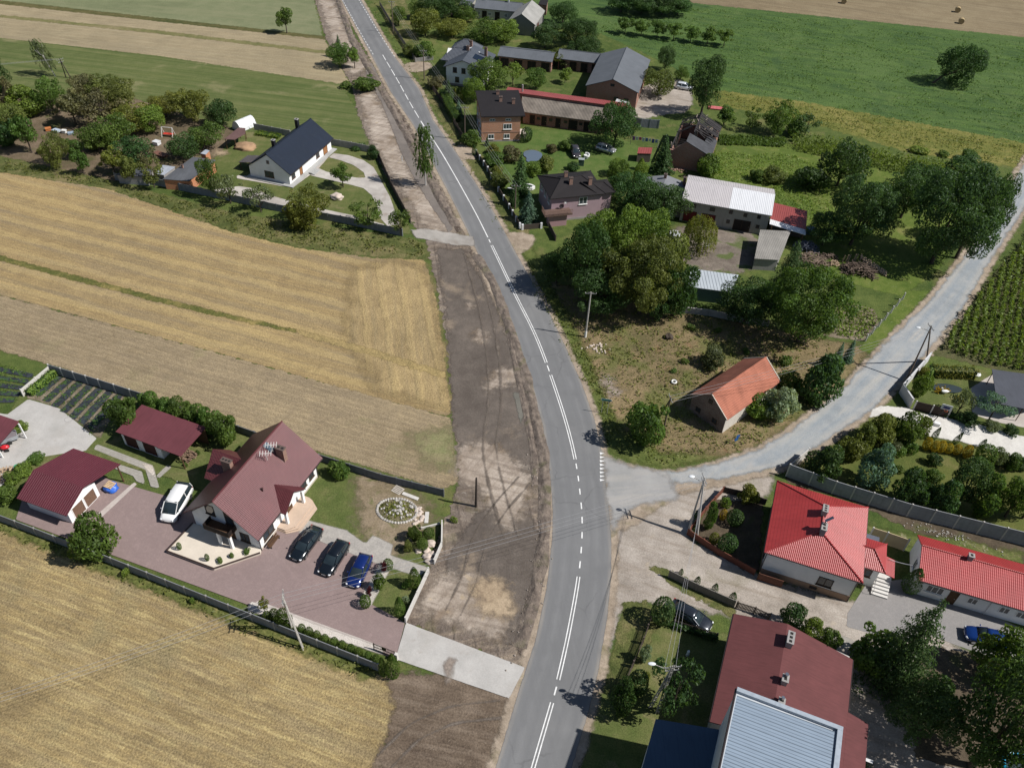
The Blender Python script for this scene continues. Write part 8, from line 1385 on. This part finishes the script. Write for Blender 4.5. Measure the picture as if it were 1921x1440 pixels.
for (x, y, a, l, lab) in ((990, 335, -22, 2.1, 'long pale concrete slab above the rockery'), (1082, 455, -88, 1.6, 'upright pale concrete slab right of the rockery')):
    o = MB().box(-l / 2, l / 2, -.22, .22, .09, .2).build('concrete_slab', PALEC); o.location = g('A7', x, y); o.rotation_euler = (0, 0, R_(a)); tag(o, lab, 'slab')
for x, y, lab in ((1043, 17, 'round straw bale nearest the meadow corner, leftmost'), (1595, 60, 'round straw bale farthest right, upper'), (1612, 115, 'round straw bale nearest the clover meadow, lower')):
    b_ = thing('hay_bale', lab, 'bale', tuple(g('A4', x, y)), R_(70)); m = MB(); m.tube((-.65, 0, .72), (.65, 0, .72), .75, n=20); m.build('straw', plain('straw_bale', (.36, .27, .14), .95, 0, .35, 5), b_); m = MB()
    for i in range(3): m.tube((-.66 - .0, 0, .72), (.66, 0, .72), .2 + i * .2, n=20, caps=False)
    m.build('winding', plain('straw_bale_dark', (.22, .16, .08), .95), b_)
def logpile(label, k, x, y, wd, dp, h, n, lr, ll, mat, ang, name='log_pile', seed=0):
    t = thing(name, label, 'log pile', tuple(g(k, x, y)), ang); m = MB()
    for i in range(n):
        u, v = rng.uniform(-1, 1), rng.uniform(-1, 1); e = max(0, 1 - u * u - v * v * .6); zz = rng.uniform(.1, 1) * h * e ** .5 + lr; a = rng.normal(0, .45) + (0 if rng.random() < .6 else 1.5); c = Vector((u * wd, v * dp, zz)); d = Vector((math.cos(a), math.sin(a), rng.normal(0, .12))) * ll * rng.uniform(.5, 1) / 2; m.tube(c - d, c + d, lr * rng.uniform(.5, 1.2), n=6)
    m.build('logs', mat, t); return t
DKLOG = wood('dark_branch', (.15, .11, .085), (6, 6, 1)); PLOG = wood('pale_log', (.42, .31, .21), (5, 5, 1))
logpile('large heap of dark branches below the pale round logs', 'C7', 1020, 660, 2.6, 1.4, 1.6, 210, .07, 2.0, DKLOG, R_(-15)); logpile('heap of dark branches beside the big green tree', 'C7', 500, 560, 2.3, 1.7, 1.5, 190, .06, 1.9, wood('brown_branch', (.22, .165, .125), (6, 6, 1)), R_(-30)); logpile('tarred blue-grey scrap wood mound nearest the lean-to', 'C7', 430, 400, 2.0, 1.2, 1.3, 150, .08, 1.1, plain('scrap_grey', (.10, .11, .14), .7, 0, .5), R_(-10))
logpile('small heap of freshly split pale wood between the branch heaps', 'C7', 745, 580, .8, .7, .6, 60, .09, .5, PLOG, 0); logpile('dark split wood row behind the pale heap', 'C7', 680, 500, 1.6, .6, .7, 70, .08, .8, DKLOG, 0)
for i in range(16):
    x, y = (1040, 500), (1320, 690); f_ = i / 15; c = g('C7', x[0] + (y[0] - x[0]) * f_, x[1] + (y[1] - x[1]) * f_); o = MB().tube((0, -.75, .16), (.25, .75, .2), .14, .12, 8).build('log', PLOG); o.location = c; o.rotation_euler = (0, 0, R_(-12) + rng.normal(0, .1)); tag(o, 'one of the pale stripped logs laid side by side in a slanting row', 'log', 'row of pale logs by the branch heaps')
for i, x in enumerate((840, 880, 905, 965, 985)):
    o = MB().tube((0, 0, 0), (.15, .1, 1.3), .09, n=7).build('stake', PLOG); o.location = g('C7', x, 550 - i * 4); tag(o, 'one of the upright stakes behind the branch heap', 'stake', 'upright stakes by the branch heap')
fw = logpile('heap of split firewood by the left carport', 'B2', 45, 985, 1.5, 1.1, .7, 120, .08, .6, PLOG, R_(30), 'firewood_heap')
brr = thing('barrel', 'grey metal drum with a green lid by the firewood heap', 'barrel', tuple(g('B2', 150, 950))); MB().tube((0, 0, 0), (0, 0, .85), .38, n=14).build('drum', plain('grey_drum', (.3, .32, .34), .4), brr); MB().tube((0, .1, .86), (0, .1, .93), .3, n=14).build('lid', plain('green_lid', (.03, .3, .16), .4), brr)
tr = thing('trailer', 'grey box trailer under the left carport', 'trailer', tuple(g('B2', 75, 710)), R_(35)); MB().box(-1.1, 1.1, -.6, .6, .45, 1.0).build('box', plain('trailer_grey', (.32, .34, .36), .4), tr); MB().box(-1.08, 1.08, -.58, .58, 1.001, 1.06).build('cover', plain('trailer_cover', (.18, .16, .17), .6), tr)
for s_ in (-1, 1): MB().tube((0, s_ * .62, .3), (0, s_ * .78, .3), .3, n=14).build('wheel', TYRE, tr)
MB().bar((1.1, 0, .5), (2.1, 0, .45), .08, .08).build('drawbar', CPOLE, tr)
mo = thing('ride_on_mower', 'red ride-on mower beside the left carport post', 'mower', tuple(g('B2', 25, 785)), R_(20)); m = MB(); m.rock((.35, 0, .55), .5, (1.1, .7, .6), .05, 1, 2); m.build('hood', plain('mower_red', (.5, .02, .03), .3), mo, True); m = MB(); m.box(-.75, .1, -.32, .32, .3, .55); m.box(-.75, -.6, -.3, .3, .55, 1.0); m.build('seat', BLK, mo)
for x_, y_ in ((.55, .38), (.55, -.38), (-.5, .42), (-.5, -.42)): MB().tube((x_, y_ - .08, .25), (x_, y_ + .08, .25), .25, n=12).build('wheel', TYRE, mo)
hs = MB()
for i in range(20): a, b_ = i * 6.283 / 20, (i + 1) * 6.283 / 20; hs.tube((.5 * math.cos(a), .4 * math.sin(a), .07), (.5 * math.cos(b_), .4 * math.sin(b_), .07), .03, n=5)
o = hs.build('garden_hose', BLK); o.location = g('B2', 545, 540); tag(o, 'coiled black hose on the pale concrete yard', 'hose')
ty = MB(); n = 18
for i in range(n): a, b_ = i * 6.283 / n, (i + 1) * 6.283 / n; ty.tube((.32 * math.cos(a), .32 * math.sin(a), .18), (.32 * math.cos(b_), .32 * math.sin(b_), .18), .11, n=6)
o = ty.build('painted_tyre', WHITEW); o.location = g('B8', 505, 465); tag(o, 'white painted tyre lying on the dry lot', 'tyre')
stump = MB(); stump.rock((0, 0, .3), .6, (1, 1, .7), .5, 3, 2); o = stump.build('tree_stump', BARK); o.location = g('A5', 765, 660); tag(o, 'dark old tree stump on the dry lot', 'stump')
rb = MB()
for i in range(40): rb.rock((rng.normal(0, .7), rng.normal(0, .6), .08), rng.uniform(.06, .2), (1, 1, .7), .4, i, 1)
o = rb.build('rubble', PSTONE); o.location = g('A5', 420, 705); o['kind'] = 'stuff'
rb = MB()
for i in range(60): rb.rock((rng.normal(0, 1.2), rng.normal(0, .5), .1), rng.uniform(.08, .24), (1, 1, .7), .4, i, 1)
o = rb.build('rubble', CHB); o.location = g('C4', 1070, 1375); o['kind'] = 'stuff'
rb = MB()
for i in range(90): rb.rock((rng.normal(0, 2.2), rng.normal(0, .5), .08), rng.uniform(.04, .1), (1, 1, .6), .4, i, 1)
o = rb.build('rubble', STONE); o.location = g('B4', 700, 230); o.rotation_euler = (0, 0, GA); o['kind'] = 'stuff'
for i in range(4):
    rb = MB()
    for j in range(40): t_ = rng.random(); rb.rock((rng.normal(0, .5), rng.normal(0, 3.0), .12), rng.uniform(.03, .11), (1, 1, .7), .4, j, 1)
    o = rb.build('rubble', PEB := plain('brown_pebble', (.24, .205, .175), .9, 0, .3, 1.5)); o.location = g('P', (1006, 1018, 1014, 990)[i], (905, 985, 1050, 1150)[i]); o.rotation_euler = (0, 0, R_((8, 0, -8, -18)[i])); o['kind'] = 'stuff'
cl = thing('clothes_line', 'clothes line with white, blue and purple washing by the dark tree', 'clothes line', tuple(g('C4', 590, 1100)), R_(-12)); m = MB(); m.tube((0, 0, 0), (0, 0, 1.9), .05); m.tube((5.6, 0, 0), (5.6, 0, 1.9), .05); m.build('post', CPOLE, cl); m = MB(); m.tube((0, 0, 1.85), (5.6, 0, 1.85), .012, n=4); m.build('line', WIRE, cl)
for i, c in enumerate(((.25, .08, .3), (.6, .6, .62), (.5, .08, .25), (.6, .62, .65), (.1, .16, .4), (.62, .64, .66), (.08, .1, .3), (.3, .35, .5))): MB().box(.25 + i * .66, .78 + i * .66, -.02, .02, 1.0 + (i % 3) * .12, 1.84).build('laundry', plain('cloth%d' % i, c, .9), cl)
tk = thing('water_tank', 'dark green metal box tank beside the white curved seat on the lawn', 'tank', tuple(g('C5', 1380, 480)), R_(-5)); MB().box(-.55, .55, -.4, .4, 0, 1.3).build('body', plain('tank_green', (.05, .09, .085), .5), tk); MB().box(-.6, .6, -.45, .45, 1.301, 1.36).build('lid', plain('tank_lid', (.28, .31, .31), .5), tk)
ws = thing('curved_chair', 'white curved plastic seat frame on the lawn beside the green tank', 'garden seat', tuple(g('C5', 1440, 395))); m = MB(); pts = [(.55 * math.cos(t), .75 * math.sin(t)) for t in np.linspace(-2.6, 2.0, 16)]
for a, b_ in zip(pts, pts[1:]): m.bar((*a, .6), (*b_, .6), .2, .3)
m.build('frame', WHITEW, ws); MB().box(-.5, .3, -.5, .5, 0, .45).build('base', WHITEW, ws)
wb = thing('white_arch', 'white open boat-shaped frame lying between spruce and lilac house', 'frame', tuple(g('C5', 800, 745))); m = MB(); pts = [(-.9, .9), (.3, .55), (.9, 0), (.4, -.6), (-.8, -.75)]
for a, b_ in zip(pts, pts[1:]): m.bar((*a, .35), (*b_, .35), .35, .5)
m.build('rim', WHITEW, wb)
for lab, x, y, r, c in (('round white water tub under the willow', 425, 735, .95, (.55, .57, .58)), ('blue round tub beside the white tub', 340, 705, .6, (.02, .18, .4)), ('dark blue barrel at the end of the lean-to', 1715, 690, .75, (.025, .08, .2))):
    t = thing('water_tub', lab, 'tub', tuple(g('C6', x, y))); MB().tube((0, 0, 0), (0, 0, .9), r, r * 1.03, 20).build('shell', plain('tub%d' % x, c, .4), t); MB().tube((0, 0, .905), (0, 0, .92), r * .93, n=20).build('water', plain('tub_water%d' % x, hexmul(c, .8), .15), t)
def bird(label, k, x, y, s, rz):
    t = thing('swan_figure', label, 'swan figure', tuple(g(k, x, y) + [0, 0, .12]), rz); bm_ = MB(); me = bpy.data.meshes.new('body'); vs = [(-.55, 0, .3), (-.3, 0, .28), (0, 0, .27), (.3, 0, .3), (.42, 0, .5), (.38, 0, .72), (.5, 0, .82), (.66, 0, .78)]; rad = [.04, .17, .22, .15, .07, .055, .075, .02]
    me.from_pydata([tuple(c * s for c in v) for v in vs], [(i, i + 1) for i in range(7)], []); me.materials.append(WHITEW); o = bpy.data.objects.new('body', me); link(o, t); sk_ = o.modifiers.new('skin', 'SKIN'); sv = me.skin_vertices[0].data
    for v, r in zip(sv, rad): v.radius = (r * s, r * s)
    sv[2].use_root = True; o.modifiers.new('sub', 'SUBSURF').levels = 2; o.modifiers['sub'].render_levels = 2; return t
bird('white swan figure among yellow lilies on the pond', 'B7', 1275, 240, 1.2, 3.2)
for x, y, rz in ((730, 835, .3), (745, 822, -.6)):
    t = bird('one of the white geese standing in the farm yard', 'C6', x, y, .75, rz); t.name = 'goose'; t['category'] = 'goose'; t['group'] = 'white geese in the farm yard'
    for s_ in (-.07, .07): MB().tube((.02, s_, -.12), (.02, s_, .16), .018, n=5).build('leg', plain('orange_leg', (.5, .2, .04)), t)
rt = thing('red_tarp', 'pink-red sheet lying on the grass at the field edge', 'tarp', tuple(g('A4', 430, 530)), R_(-8))
for i in range(2): MB().box(-2.1, 2.1, -.75 + i * .8, -.05 + i * .8, .09, .28).build('sheet', sheetmetal('pink_sheet', (.60, .16, .16), .3, .5, .2), rt)
rs = thing('swing_seat', 'red garden swing with white frame among the orchard trees', 'swing', tuple(g('A1', 950, 768)), R_(-5)); MB().box(-.95, .95, -.35, .35, .5, .62).build('seat', plain('swing_red', (.55, .05, .035), .5), rs); m = MB()
for x_ in (-1.1, 1.1):
    for y_ in (-.7, .7): m.tube((x_, y_, 0), (x_, 0, 1.9), .05)
m.tube((-1.1, 0, 1.9), (1.1, 0, 1.9), .05); m.build('frame', WHITEW, rs)
for lab, x, y, c, sz in (('orange crate on the orchard soil', 275, 735, (.45, .16, .05), (.5, .4, .5)), ('pale blue sheeted stack on the orchard soil', 318, 742, (.4, .47, .55), (.7, .5, .35)), ('white box on the orchard soil', 364, 750, (.65, .65, .63), (.4, .3, .6)), ('grey-blue low stack on the orchard soil', 400, 755, (.25, .32, .4), (.5, .4, .3)), ('white garden bench heap below the light green tree', 885, 815, (.55, .56, .57), (.6, .5, .7)), ('rusty flat trailer bed in the orchard', 905, 875, (.15, .07, .05), (1.4, .6, .3))):
    o = MB(); o.box(-sz[0], sz[0], -sz[1], sz[1], .09, sz[2] * .8 + .09); o.box(-sz[0] - .05, sz[0] + .05, -sz[1] - .05, sz[1] + .05, sz[2] * .8 + .09, sz[2] + .09); q = o.build('crate', plain('crate%d' % x, c, .7, 0, .25)); q.location = g('A1', x, y); q.rotation_euler = (0, 0, rng.uniform(-.5, .5)); tag(q, lab, 'crate' if x < 420 else ('bench' if x < 900 else 'trailer bed'))
sp_ = MB(); sp_.rock((0, 0, .1), 1.6, (1.3, 1, .45), .35, 4, 3); o = sp_.build('sand_heap', M_SPOIL2 := plain('orange_sand', (.30, .19, .11), .95, 0, .25, 1), smooth=True); o.location = g('C2', 215, 410); tag(o, 'heap of orange sand behind the bungalow', 'sand heap')
lg = thing('lounger_set', 'white garden table and chairs at the pavilion corner', 'garden table', tuple(g('B7', 1515, 115))); MB().tube((0, 0, .7), (0, 0, .74), .6, n=16).build('table_top', WHITEW, lg); MB().tube((0, 0, 0), (0, 0, .7), .06).build('leg', WHITEW, lg)
pb = thing('blue_pool', 'edge of a turquoise paddling pool in the bottom right corner', 'pool', tuple(g('A8', 1745, 1440))); m = MB()
for i in range(24): a, b_ = i * 6.283 / 24, (i + 1) * 6.283 / 24; m.tube((1.3 * math.cos(a), 1.3 * math.sin(a), .35), (1.3 * math.cos(b_), 1.3 * math.sin(b_), .35), .2, n=8)
m.build('rim', plain('pool_blue', (.01, .22, .36), .3), pb); MB().tube((0, 0, .09), (0, 0, .3), 1.25, n=24).build('water', M_WATER, pb)
gb = thing('garden_globe', 'chrome gazing globe in the bottom right flower bed', 'ornament', tuple(g('A8', 1748, 965))); m = MB(); m.rock((0, 0, .55), .28, (1, 1, 1), 0, 1, 3); m.build('globe', plain('chrome', (.7, .72, .75), .08, 1.), gb, True); MB().tube((0, 0, 0), (0, 0, .3), .1, n=8).build('stand', CHC, gb)
cm = thing('garden_figure', 'pale garden figure standing in the shaded garden', 'ornament', tuple(g('A8', 262, 935))); m = MB(); m.tube((0, 0, .09), (0, 0, .7), .2, .12, 10); m.rock((0, 0, .82), .16, (1, 1, 1.1), .05, 2, 2); m.build('figure', plain('plaster_white', (.6, .64, .68), .5), cm, True)
